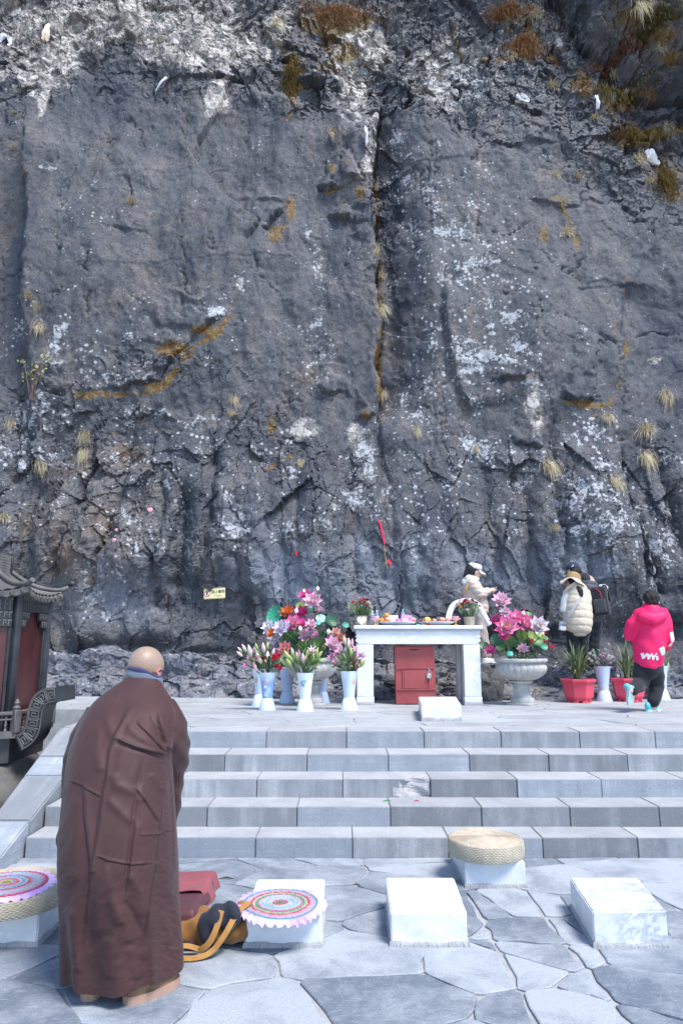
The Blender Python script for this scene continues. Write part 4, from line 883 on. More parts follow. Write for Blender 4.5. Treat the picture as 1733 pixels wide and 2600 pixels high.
def ribbon(mb, pts, w, th=0.006, up=(0, 0, 1)):
    pts = [Vector(p) for p in pts]
    # smooth the path
    for _ in range(2):
        q = [pts[0]]
        for a, b in zip(pts, pts[1:]): q += [a.lerp(b, 0.25), a.lerp(b, 0.75)]
        pts = q + [pts[-1]]
    V = []; n = len(pts)
    for i, p in enumerate(pts):
        d = (pts[min(i + 1, n - 1)] - pts[max(i - 1, 0)]).normalized(); a = d.cross(Vector(up)); a = a.normalized() if a.length > 1e-4 else Vector((1, 0, 0)); b = a.cross(d)
        V += [p + a * w / 2 + b * th / 2, p - a * w / 2 + b * th / 2, p - a * w / 2 - b * th / 2, p + a * w / 2 - b * th / 2]
    F = [[i * 4 + k, i * 4 + (k + 1) % 4, i * 4 + 4 + (k + 1) % 4, i * 4 + 4 + k] for i in range(n - 1) for k in range(4)] + [(3, 2, 1, 0), tuple((n - 1) * 4 + k for k in range(4))]
    mb.add(V, F)
M['strap'] = pmat('strap', (0.40, 0.21, 0.06), (0.28, 0.135, 0.035), 12, 0.75, 0.5, 500, 0.002, stretch=(1, 1, 1))
mb = MB(); ribbon(mb, [(0.20, 0.0, 0.20), (0.15, -0.10, 0.19), (0.10, -0.165, 0.10), (0.03, -0.19, 0.02), (-0.07, -0.22, 0.012), (-0.155, -0.21, 0.02), (-0.165, -0.17, 0.045), (-0.10, -0.15, 0.05), (-0.03, -0.15, 0.03)], 0.030, 0.0035, up=(0.2, -0.5, 1)); mb.build('strap', M['strap'], bag, smooth='auto')
mb = MB(); ribbon(mb, [(0.07, -0.115, 0.20), (0.055, -0.155, 0.13), (0.02, -0.17, 0.06), (-0.03, -0.16, 0.028)], 0.030, 0.0035, up=(0.3, -1, 0.4)); mb.build('strap', M['strap'], bag, smooth='auto')
mb = MB(); ribbon(mb, [(0.185, -0.06, 0.185), (0.14, -0.125, 0.13), (0.10, -0.14, 0.06)], 0.008, 0.003, up=(0, -1, 0.3)); mb.build('zip', M['hair'] if False else pmat('zip_dark', (0.06, 0.04, 0.02)), bag)
cap = thing('knitted_cap', 'crumpled dark navy cap lying on the orange bag', 'cap', (bc.x + 0.04, bc.y + 0.06, 0.135))
mb = MB(); mb.limb([(-0.055, -0.03, -0.06), (-0.03, -0.02, 0.01), (0.02, 0.0, 0.045)], [0.035, 0.06, 0.045]); mb.limb([(0.07, 0.0, -0.02), (0.085, 0.0, 0.03), (0.055, 0.01, 0.06)], [0.04, 0.048, 0.038]); mb.col = (0.012, 0.016, 0.03)
blob('cap_cloth', mb, 0.008, M['fabric'], cap, 4, lambda c, nn: c + nn * 0.006 * math.sin(c.x * 60 + c.z * 30), lambda c: (0.012, 0.016, 0.03))
# ================================================================== altar table
YA = 9.85; A0 = at(906, 1793, YA).x; A1 = at(1223, 1793, YA).x; AD = 0.74
zA = lambda v: at(1060, v, YA).z - TZ
altar = thing('altar_table', 'white marble altar table laden with fruit and flowers', 'altar', ((A0 + A1) / 2, YA, TZ))
ax = (A1 - A0) / 2; z_top = zA(1588); z_tb = zA(1600); z_bm = zA(1635.5); z_pl = zA(1769)
lw = at(948, 1700, YA).x - at(906, 1700, YA).x
mb = MB(); mb.box(-ax - 0.045, ax + 0.045, -0.045, AD + 0.03, z_tb + 0.012, z_top, 0.012, seg=3); mb.build('tabletop', M['marble'], altar)
mb = MB(); mb.col = (0.80, 0.81, 0.83); mb.box(-ax - 0.02, ax + 0.02, -0.020, AD, z_tb - 0.010, z_tb + 0.010, 0.006); mb.build('moulding', M['marble'], altar)
mb = MB(); mb.box(-ax + 0.01, ax - 0.01, 0, 0.16, z_bm, z_tb - 0.012, 0.004); mb.build('apron', M['marble'], altar)
for sgn in (-1, 1):
    for k in range(3):
        mb = MB(); zb2 = z_tb - 0.03 - k * 0.055
        mb.tube([(sgn * (ax - 0.015), -0.004, zb2), (sgn * (ax - 0.015), AD - 0.03, zb2)], 0.027, 12); mb.build('bead_moulding', M['marble'], altar)
    xa, xb = (-ax, -ax + lw) if sgn < 0 else (ax - lw, ax)
    mb = MB(); mb.box(xa, xb, 0.002, 0.15, z_pl + 0.003, z_bm - 0.003, 0.005); mb.build('leg', M['marble'], altar)
    mb = MB(); mb.box(xa - 0.006, xb + 0.006, -0.006, 0.16, 0.035, z_pl, 0.006); mb.build('plinth', M['marble'], altar)
    mb = MB(); mb.col = (0.93, 0.95, 0.97); xi = (xa + 0.04, xb - 0.05) if sgn < 0 else (xa + 0.05, xb - 0.04)
    mb.box(xi[0], xi[1], 0.152, AD - 0.12, 0.03, z_bm + 0.05, 0.004); mb.build('side_panel', M['marble'], altar)
    mb = MB(); mb.box(xa, xb, AD - 0.118, AD - 0.01, 0.03, z_bm + 0.1, 0.005); mb.build('leg', M['marble'], altar)
    mb = MB(); mb.col = (0.5, 0.5, 0.5); mb.box(xa - 0.015, xb + 0.015, -0.015, AD, -0.012, 0.034, 0.008); mb.build('foot_pad', M['mortar'], altar)
TT = TZ + z_top
# ------------------------------------------------------------------ red donation box
M['redpaint'] = pmat('red_paint', (0.36, 0.075, 0.075), (0.27, 0.05, 0.05), 3.5, 0.55, 0.35, 60, 0.004, coat=0.05)
def rust_paint():
    m = M['redpaint']; n, l = nodes(m); p = n['Principled BSDF']; old = p.inputs['Base Color'].links[0].from_socket
    co = objco(n, True, l); f = noise(n, l, co, 11, 7, 0.75)
    c = mix(n, l, ramp(n, l, f, [(0.60, 0.0), (0.68, 0.8)]), old, (0.14, 0.05, 0.03))
    g = noise(n, l, co, 26, 5, 0.7); c = mix(n, l, ramp(n, l, g, [(0.66, 0.0), (0.72, 0.6)]), c, (0.45, 0.22, 0.18))
    l.new(c, p.inputs['Base Color'])
rust_paint()
YB = 9.95; box = thing('donation_box', 'red painted iron donation box with a padlock under the altar', 'box', (at(1056, 1790, YB).x, YB, TZ), (0, R(-1.0), R(-2.5)))
bw = 102 * pm(1790, YB) / 2; bh = at(1056, 1641, YB).z - TZ; bd = 0.42
vz = lambda yc: bh * (1360 - yc) / (1360 - 840.0)
mb = MB(); mb.box(-bw, bw, 0, bd, 0.012, bh, 0.006); mb.build('body', M['redpaint'], box)
mb = MB(); mb.box(-bw - 0.012, bw + 0.012, -0.012, bd + 0.01, bh + 0.001, bh + 0.012, 0.003); mb.build('lid', M['redpaint'], box)
mb = MB(); mb.box(-0.060, 0.060, -0.004, 0.01, vz(875), vz(867), 0.001); mb.build('coin_slot', pmat('slot_dark', (0.01, 0.01, 0.01), rough=0.8), box)
for za_, zb3 in ((vz(1043), vz(1032)), (vz(1231), vz(1220))):
    mb = MB(); mb.box(-bw + 0.025, bw - 0.005, -0.016, -0.001, za_, zb3, 0.002); mb.build('rail', M['redpaint'], box)
for xa, xb in ((-bw + 0.100, -bw + 0.118), (bw - 0.098, bw - 0.080)):
    mb = MB(); mb.box(xa, xb, -0.014, -0.001, vz(1218), vz(1046), 0.002); mb.build('rail', M['redpaint'], box)
mb = MB(); mb.box(-bw + 0.122, bw - 0.102, -0.009, -0.001, vz(1216), vz(1047), 0.003); mb.build('door', M['redpaint'], box)
px_ = bw * (838 - 712) / 185.0
mb = MB(); mb.box(px_ - 0.032, px_ + 0.032, -0.045, -0.018, vz(1128), vz(1085), 0.005)
Mx = Matrix.Translation((px_, -0.03, vz(1105))) @ Matrix.Rotation(R(9), 4, 'Y') @ Matrix.Translation((-px_, 0.03, -vz(1105)))
mb.v = [tuple(Mx @ Vector(p)) for p in mb.v]; lk = mb.build('padlock', M['steel'], box)
mb = MB(); mb.tube([Mx @ Vector((px_ + 0.021 * math.cos(a), -0.031, vz(1086) + (0.052 if 0 < a < 3.1 else 0) * math.sin(a) )) for a in [math.pi * k / 10 for k in range(11)]], 0.0055, 8); mb.build('shackle', M['steel'], lk)
mb = MB(); mb.box(bw - 0.094, bw - 0.083, -0.022, -0.0145, vz(1110), vz(1040), 0.001); mb.build('hasp', M['steel'], box)
# ================================================================== offerings on the altar
YO = 10.05
def tp_(xc, Y=YO): return Vector((at(850 + xc / 3.484, 1590, Y).x, Y, TT + 0.001))
def cz(dy): return dy / 3.484 * pm(1590, YO)
M['china'] = pmat('white_china', (0.78, 0.80, 0.82), (0.72, 0.74, 0.77), 4, 0.18, 0, spec=0.6)
for xc, r_, lab in ((555, 0.265, 'wide white plate heaped with oranges, apples and pink packets'), (902, 0.26, 'wide white plate of mangoes and red apples at the right of the altar')):
    c = tp_(xc); t = thing('offering_plate', lab, 'plate', c, group='offering plates on the altar')
    mb = MB(); mb.lathe([(0.01, 0.004), (r_ * 0.5, 0.004), (r_ * 0.55, 0.010), (r_ * 0.86, 0.042), (r_, 0.054), (r_, 0.050), (r_ * 0.85, 0.034), (r_ * 0.55, 0.001), (r_ * 0.5, 0.0)], 48, cap=False); mb.build('dish', M['china'], t)
    mb = MB(); mb.lathe([(r_ * 0.46, -0.001), (r_ * 0.46, 0.004), (r_ * 0.40, 0.004), (r_ * 0.40, -0.001)], 32, cap=False); mb.build('foot_ring', M['china'], t)
def fruit(name, lab, cat, xc, dz, r_, col, col2, dy=0.0, sq=0.93, grp=None):
    c = tp_(xc, YO + dy) + Vector((0, 0, dz)); t = thing(name, lab, cat, c, (0.2, 0.3, xc), grp)
    mb = MB(); N = 22; prof = []; cols = []
    for i in range(13):
        a = math.pi * i / 12; q = r_ * math.sin(a) ** 0.92; z = -math.cos(a) * r_ * sq + (0.10 * r_ * math.exp(-((math.pi - a) / 0.45) ** 2) * -1.6 if name != 'mango' else 0)
        prof.append((max(q, 0.0008), z)); f = 0.5 + 0.5 * math.sin(i * 0.9 + xc); cols.append(tuple(col[k] * (1 - f) + col2[k] * f for k in range(3)))
    mb.lathe(prof, N, cols=cols); mb.build('flesh', M['fruit'], t, smooth=True)
    mb = MB(); mb.tube([(0, 0, r_ * sq * 0.8), (0.002, 0, r_ * sq * 1.12)], 0.003, 6); mb.build('stalk', M['stem'], t)
    return t
OR = ((0.80, 0.30, 0.02), (0.85, 0.38, 0.04)); AP = ((0.62, 0.16, 0.14), (0.80, 0.45, 0.30)); MG = ((0.78, 0.48, 0.10), (0.85, 0.58, 0.18))
fruit('orange', 'orange on the very top of the left plate', 'orange', 458, 0.150, 0.037, *OR, grp='oranges on the left plate')
fruit('orange', 'orange at the left rim of the left plate', 'orange', 412, 0.082, 0.036, *OR, grp='oranges on the left plate')
fruit('orange', 'half hidden orange low between apple and rim on the left plate', 'orange', 435, 0.078, 0.035, *OR, dy=0.03, grp='oranges on the left plate')
fruit('apple', 'pink apple under the top orange on the left plate', 'apple', 466, 0.083, 0.042, *AP, dy=-0.04, grp='apples on the altar')
fruit('apple', 'red apple at the right rim of the left plate, past the pink packets', 'apple', 692, 0.085, 0.040, *AP, grp='apples on the altar')
fruit('apple', 'small apple lying at the left of the right plate beside the mango', 'apple', 880, 0.072, 0.032, *AP, dy=-0.05, grp='apples on the altar')
fruit('apple', 'large red apple in the middle of the right plate', 'apple', 948, 0.083, 0.045, *AP, grp='apples on the altar')
fruit('apple', 'red apple at the right end of the right plate by the pink candle', 'apple', 1008, 0.078, 0.042, *AP, grp='apples on the altar')
fruit('mango', 'yellow mango propped up on the right plate', 'mango', 818, 0.085, 0.052, *MG, sq=0.75)
fruit('plum', 'dark red plum beside the yellow mango', 'plum', 776, 0.068, 0.034, (0.20, 0.03, 0.05), (0.32, 0.08, 0.06))
def packet(lab, xc, dz, sx, sy, sz, col, rz=0.2, ry=0.0, dy=0.0, name='gift_packet'):
    c = tp_(xc, YO + dy) + Vector((0, 0, dz)); t = thing(name, lab, 'packet', c, (0, ry, rz), 'packets on the altar')
    mb = MB(); mb.col = col; mb.box(-sx / 2, sx / 2, -sy / 2, sy / 2, 0, sz, 0.004, seg=2); mb.build('wrapper', M['plastic'], t)
    mb = MB(); mb.col = tuple(min(1, x * 0.6 + 0.3) for x in col); mb.box(-sx * 0.42, sx * 0.42, -sy / 2 - 0.0015, -sy / 2 + 0.001, sz * 0.3, sz * 0.6); mb.build('print_band', M['plastic'], t)
PK = (0.72, 0.22, 0.48)
packet('magenta packet at the left of the pink pile on the left plate', 578, 0.055, 0.11, 0.08, 0.045, PK, 0.3)
packet('flat pink box on top of the pink pile', 636, 0.105, 0.14, 0.10, 0.05, (0.75, 0.32, 0.52), -0.3, 0.15)
packet('pale pink packet standing at the front of the pink pile', 615, 0.056, 0.09, 0.06, 0.055, (0.78, 0.42, 0.60), 0.1, dy=-0.06)
packet('pink packet leaning at the right of the pink pile', 655, 0.056, 0.09, 0.06, 0.05, (0.66, 0.20, 0.42), 0.5, dy=-0.02)
packet('white card box behind the top orange', 505, 0.06, 0.16, 0.10, 0.09, (0.80, 0.80, 0.76), 0.1, dy=0.08)
for i, (xc, col, lab) in enumerate(((735, (0.2, 0.5, 0.62), 'small teal sweet lying between the two plates'), (762, (0.05, 0.12, 0.5), 'small dark blue sweet before the right plate'), (792, (0.75, 0.55, 0.1), 'small gold sweet before the right plate'), (822, (0.5, 0.08, 0.1), 'small red sweet before the right plate'), (850, (0.75, 0.25, 0.12), 'small orange sweet at the right of the row of sweets'))):
    packet(lab, xc, 0.0, 0.05, 0.03, 0.018, col, 0.3 * i, dy=-0.14, name='wrapped_sweet')
def candle(lab, xc, dy=-0.06):
    t = thing('lotus_candle', lab, 'candle holder', tp_(xc, YO + dy), group='pink lotus candles')
    mb = MB(); mb.col = (0.75, 0.50, 0.08); mb.lathe([(0.036, 0), (0.034, 0.008), (0.012, 0.02), (0.010, 0.05), (0.022, 0.062), (0.02, 0.066)], 20); mb.build('stand', M['plastic'], t)
    mb = MB(); mb.col = (0.85, 0.45, 0.52)
    for k in range(16):
        a = k * 2 * math.pi / 8 + (0.39 if k >= 8 else 0); el = R(28 if k < 8 else 55)
        Mx = Matrix.Translation((0, 0, 0.062)) @ Matrix.Rotation(a, 4, 'Z') @ Matrix.Rotation(-el, 4, 'Y')
        mb.ell(Mx @ Vector((0.045, 0, 0)), (0.045, 0.022, 0.006), Mx.to_3x3().to_4x4(), 8, 5)
    mb.build('petals', M['petal'], t, smooth=True)
    mb = MB(); mb.col = (0.85, 0.6, 0.6); mb.lathe([(0.018, 0.06), (0.018, 0.105), (0.004, 0.108)], 14); mb.build('wax', M['plastic'], t)
candle('pink lotus candle on a gold stand at the left of the plates', 355)
candle('pink lotus candle on a gold stand at the right of the plates', 1068)
M['pet'] = pmat('clear_bottle', (0.75, 0.82, 0.88), (0.70, 0.78, 0.86), 6, 0.08, 0, spec=0.7)
M['pet'].node_tree.nodes['Principled BSDF'].inputs['Transmission Weight'].default_value = 0.75
def bottle(lab, xc, h, r_, capc, labc, dy=0.1):
    t = thing('water_bottle', lab, 'bottle', tp_(xc, YO + dy), group='drink bottles on the altar')
    mb = MB(); mb.lathe([(r_ * 0.9, 0), (r_, 0.01), (r_, h * 0.30), (r_ * 0.93, h * 0.34), (r_, h * 0.38), (r_, h * 0.66), (r_ * 0.8, h * 0.76), (r_ * 0.42, h * 0.88), (r_ * 0.40, h * 0.93)], 22); mb.build('body', M['pet'], t, smooth=True)
    mb = MB(); mb.col = capc; mb.lathe([(r_ * 0.46, h * 0.915), (r_ * 0.46, h), (r_ * 0.3, h * 1.005)], 16); mb.build('cap', M['plastic'], t)
    mb = MB(); mb.col = labc; mb.lathe([(r_ * 1.015, h * 0.40), (r_ * 1.015, h * 0.64)], 22, cap=False); mb.build('wrapper', M['plastic'], t)
bottle('clear water bottle with a sky blue cap behind the pink packets', 602, 0.245, 0.033, (0.05, 0.55, 0.75), (0.65, 0.8, 0.85), 0.16)
bottle('clear bottle with a bright blue label beside the left basket', 330, 0.215, 0.034, (0.8, 0.82, 0.84), (0.08, 0.32, 0.72), 0.02)
bottle('clear bottle with a pale cap behind the left pink candle', 370, 0.225, 0.032, (0.8, 0.8, 0.78), (0.78, 0.76, 0.70), 0.14)
# ================================================================== flowers and leaves (shared meshes of unit size)
_cache = {}
def lerp3(a, b, t): return tuple(a[k] * (1 - t) + b[k] * t for k in range(3))
def add_petal(mb, Mx, L, W, e0, e1, cup, ca, cb, point=0.6, nl=6, nw=4, wave=0.0, pw=0.6):
    """a petal starting at the origin of Mx: its midrib lies in the local xz plane, climbing at e0 and ending at e1 degrees"""
    V = []; C = []; x = z = 0.0
    for i in range(nl + 1):
        s = i / nl; e = R(e0 + (e1 - e0) * s)
        if i: x += L / nl * math.cos(e); z += L / nl * math.sin(e)
        w = W * max(0.02, (math.sin(math.pi * min(1, 0.10 + 0.9 * s) ** pw) if s < 1 else 0.02)) * (1 - point * 0.25 * s)
        for j in range(nw + 1):
            y = (j / nw - 0.5) * 2; dz = cup * w * y * y + wave * math.sin(j * 2.2 + i * 1.7)
            V.append(Mx @ Vector((x - dz * math.sin(e), y * w, z + dz * math.cos(e))))
            C.append(lerp3(ca, cb, s ** 0.75))
    w1 = nw + 1
    mb.add(V, [[i * w1 + j, (i + 1) * w1 + j, (i + 1) * w1 + j + 1, i * w1 + j + 1] for i in range(nl) for j in range(nw)], C)
def Rz(a): return Matrix.Rotation(a, 4, 'Z')
def lotus_mesh(ca, cb, wide=1.0, n=(8, 8, 6), seed=0):
    key = ('lotus', ca, cb, wide, n)
    if key in _cache: return _cache[key]
    r = random.Random(seed); mb = MB()
    for k, (cnt, e0, e1, L, W) in enumerate(((n[0], 2, 42, 1.0, 0.33), (n[1], 25, 68, 0.90, 0.34), (n[2], 50, 92, 0.72, 0.30))):
        for i in range(cnt):
            a = 2 * math.pi * (i + 0.5 * k) / cnt + r.uniform(-0.12, 0.12); f = r.uniform(0.9, 1.08); de = r.uniform(-7, 7)
            add_petal(mb, Rz(a) @ Matrix.Translation((0.05, 0, 0)), L * f * wide, W * f, e0 + de, e1 + de, 0.5, ca, lerp3(ca, cb, 0.75 + 0.25 * (2 - k) / 2), 0.45, pw=0.75)
    mb.col = (0.75, 0.60, 0.10); mb.lathe([(0.05, 0.0), (0.10, 0.16), (0.15, 0.26), (0.13, 0.30), (0.02, 0.31)], 14)
    for i in range(18):
        a = i * 2.4; mb.tube([(0.10 * math.cos(a), 0.10 * math.sin(a), 0.1), (0.22 * math.cos(a), 0.22 * math.sin(a), 0.36)], 0.012, 4)
    _cache[key] = mb.mesh('lotus_flower', M['petal'], True); return _cache[key]
def peony_mesh(ca, cb, seed=1):
    key = ('peony', ca, cb)
    if key in _cache: return _cache[key]
    r = random.Random(seed); mb = MB()
    for k in range(46):
        f = k / 46; a = k * 2.39996; el = 8 + 78 * f; L = 0.95 - 0.5 * f
        add_petal(mb, Rz(a) @ Matrix.Translation((0.03, 0, 0.05 * f)), L * r.uniform(0.85, 1.05), 0.34 * (1 - 0.4 * f), el - 15, el + 45, 0.9, lerp3(cb, ca, f), ca if r.random() < 0.7 else lerp3(ca, cb, 0.5), 0.3, 5, 4, 0.02, 0.5)
    _cache[key] = mb.mesh('peony_flower', M['petal'], True); return _cache[key]
def carnation_mesh(ca, cb, seed=2):
    key = ('carn', ca, cb)
    if key in _cache: return _cache[key]
    r = random.Random(seed); mb = MB()
    for k in range(34):
        f = k / 34; a = k * 2.39996; el = 15 + 70 * f
        add_petal(mb, Rz(a), 0.95 - 0.25 * f, 0.30, el, el + 8, 0.0, lerp3(ca, cb, 0.4), lerp3(ca, cb, r.random()), 0.0, 3, 6, 0.06, 0.35)
    mb.col = (0.12, 0.2, 0.07); mb.lathe([(0.05, -0.7), (0.2, -0.5), (0.22, 0.1)], 8)
    _cache[key] = mb.mesh('carnation', M['petal'], True); return _cache[key]
def lily_mesh(ca, cb, op=1.0, seed=3):
    key = ('lily', ca, cb, op)
    if key in _cache: return _cache[key]
    mb = MB()
    for k in range(6):
        add_petal(mb, Rz(k * math.pi / 3 + 0.1), 1.0, 0.17 + 0.05 * (k % 2), 84, 84 - 95 * op, 0.45, ca, cb, 0.9, 7, 4, 0.012)
    mb.col = (0.55, 0.25, 0.06)
    for k in range(5): a = k * 1.256; mb.tube([(0, 0, 0.1), (0.09 * math.cos(a), 0.09 * math.sin(a), 0.62)], 0.014, 4)
    _cache[key] = mb.mesh('lily', M['petal'], True); return _cache[key]
def bud_mesh(ca, cb, fat=0.22, kind='bud'):
    key = ('bud', ca, cb, fat)
    if key in _cache: return _cache[key]
    mb = MB(); prof = []; cols = []
    for i in range(11):
        s = i / 10; prof.append((max(0.004, fat * math.sin(math.pi * s ** 0.9) ** 0.85), s)); cols.append(lerp3(ca, cb, s))
    mb.lathe(prof, 12, cols=cols, fn=lambda t, i: 1 + 0.10 * math.cos(3 * t))
    _cache[key] = mb.mesh(kind, M['petal'], True); return _cache[key]
def lotus_leaf_mesh(ca, cb, cup=0.25):
    key = ('lleaf', ca, cb, cup)
    if key in _cache: return _cache[key]
    mb = MB(); N, K = 48, 6; V = []; C = []
    for i in range(K + 1):
        q = max(i / K, 0.02)
        for j in range(N):
            a = 2 * math.pi * j / N; v = math.cos(a * 12)
            V.append((q * math.cos(a) * (1 + 0.05 * math.sin(3 * a) * q), q * math.sin(a) * (1 + 0.04 * math.cos(5 * a) * q), cup * q * q + 0.025 * v * q + 0.10 * q * q * math.sin(2 * a + 1)))
            C.append(lerp3(ca, cb, 0.35 + 0.4 * (v * 0.5 + 0.5) * (1 - 0.3 * q) - 0.15))
    mb.add(V, [[i * N + j, (i + 1) * N + j, (i + 1) * N + (j + 1) % N, i * N + (j + 1) % N] for i in range(K) for j in range(N)], C)
    _cache[key] = mb.mesh('lotus_leaf', M['leaf'], True); return _cache[key]
def blade_mesh(L_over_W, bend, ca, cb, seed=0, fold=0.25, twist=0.0):
    key = ('blade', L_over_W, bend, ca, cb, seed)
    if key in _cache: return _cache[key]
    mb = MB(); V = []; C = []; nl, x, z = 9, 0.0, 0.0; W = 0.5 / L_over_W
    for i in range(nl + 1):
        s = i / nl; e = R(90 - bend * s ** 1.4)
        if i: x += math.cos(e) / nl; z += math.sin(e) / nl
        w = W * (0.5 + 0.5 * min(1, s * 4)) * (1 - max(0, (s - 0.55) / 0.45) ** 1.6) + 0.001
        for j in (-1, 0, 1):
            d = abs(j) * fold * w; tw = twist * s
            V.append((x - d * math.sin(e) + j * w * math.sin(tw), j * w * math.cos(tw), z + d * math.cos(e))); C.append(lerp3(ca, cb, s) if j else lerp3(lerp3(ca, cb, s), (1, 1, 0.8), 0.08))
    mb.add(V, [[i * 3 + j, (i + 1) * 3 + j, (i + 1) * 3 + j + 1, i * 3 + j + 1] for i in range(nl) for j in range(2)], C)
    _cache[key] = mb.mesh('leaf', M['leaf'], True); return _cache[key]
def pod_mesh(col):
    key = ('pod', col)
    if key in _cache: return _cache[key]
    mb = MB(); mb.col = col; mb.lathe([(0.08, -0.7), (0.5, -0.3), (0.95, 0.1), (1.0, 0.2), (0.9, 0.26), (0.02, 0.30)], 22)
    mb.col = lerp3(col, (0.02, 0.1, 0.08), 0.5)
    for k in range(16): a = k * 2.4; q = 0.82 * math.sqrt((k + 0.5) / 16); mb.ell((q * math.cos(a), q * math.sin(a), 0.29), 0.10, None, 8, 5)
    _cache[key] = mb.mesh('seed_pod', M['leaf'], True); return _cache[key]
def berry_mesh(col, n=20):
    key = ('berry', col, n)
    if key in _cache: return _cache[key]
    r = random.Random(9); mb = MB(); mb.col = col
    for k in range(n):
        p = Vector((r.gauss(0, 0.45), r.gauss(0, 0.45), r.gauss(0, 0.45)))
        if p.length > 1: p.normalize()
        mb.ell(p, 0.17, None, 8, 6)
    _cache[key] = mb.mesh('berry_cluster', M['fruit'], True); return _cache[key]
def aim(dx, dy, dz, spin=0.0): return (Vector((dx, dy, dz)).to_track_quat('Z', 'Y') @ Euler((0, 0, spin)).to_quaternion()).to_euler()
def stem_part(parent, a, b, rad=0.005, sag=0.0, col=None, name='stem'):
    a = Vector(a); b = Vector(b); mid = a.lerp(b, 0.5) + Vector((0, 0, -sag)) + Vector((0.25 * (a.x - b.x), 0.25 * (a.y - b.y), 0)) * 0.6
    pts = [(a * (1 - t) + mid * t) * (1 - t) + (mid * (1 - t) + b * t) * t for t in (0, 0.2, 0.4, 0.6, 0.8, 1)]
    mb = MB(); mb.tube(pts, [rad * 1.2] * 3 + [rad] * 3, 6); return mb.build(name, M['stem'], parent, True)
# ------------------------------------------------------------------ stone urns
def urn(label, u, vb, vrim, hw, seed):
    b = gz(u, vb, TZ); k = pm(vb, b.y); t = thing('stone_urn', label, 'urn', b, (0, 0, seed), 'pale stone urns')
    Rr = hw * k; H = at(u, vrim, b.y).z - TZ; S = lambda q: q * H
    def mk(name, prof, fn=None, nn=64):
        mb = MB(); mb.lathe(prof, nn, fn=fn); mb.build(name, M['granite'], t)
    mb = MB(); s_ = Rr * 0.46; mb.box(-s_, s_, -s_, s_, 0, S(0.05), 0.006); mb.build('plinth', M['granite'], t)
    mk('pedestal', [(Rr * q, S(z)) for q, z in ((0.44, 0.05), (0.46, 0.10), (0.44, 0.14), (0.36, 0.17), (0.30, 0.24), (0.275, 0.32), (0.29, 0.37), (0.33, 0.385), (0.33, 0.42), (0.29, 0.435), (0.31, 0.46), (0.40, 0.475), (0.41, 0.51), (0.36, 0.53))])
    sc = lambda a, i: 1 + 0.035 * (abs(math.cos(a * 12)) ** 0.6) * (1 if 0 < i < 8 else 0)
    mk('bowl', [(Rr * q, S(z)) for q, z in ((0.34, 0.525), (0.56, 0.56), (0.78, 0.63), (0.90, 0.71), (0.94, 0.78), (0.92, 0.84), (0.87, 0.88), (0.84, 0.905), (0.86, 0.915))], sc, 144)
    mk('rim', [(Rr * q, S(z)) for q, z in ((0.84, 0.905), (0.92, 0.912), (0.95, 0.93), (1.0, 0.945), (1.0, 0.985), (0.97, 1.0), (0.86, 1.0), (0.82, 0.97), (0.80, 0.93))])
    mb = MB(); mb.grid(lambda a, q: (Rr * 0.83 * q * math.cos(a * 6.2832), Rr * 0.83 * q * math.sin(a * 6.2832), S(0.95) + 0.012 * math.sin(a * 40) * q), 32, 6); mb.build('soil', pmat('soil%d' % int(seed * 10), (0.05, 0.035, 0.025), (0.02, 0.015, 0.012), 30, 0.95, 1.0, 80, 0.02), t)
    return Vector((b.x, b.y, TZ + H)), Rr
UL, URr = urn('grey stone urn behind the left group of flower vases', 790, 1791, 1670, 66, 0.3)
UR, _ = urn('pale stone urn at the right of the altar filled with pink lotus', 1326, 1790, 1672, 67, 0.9)
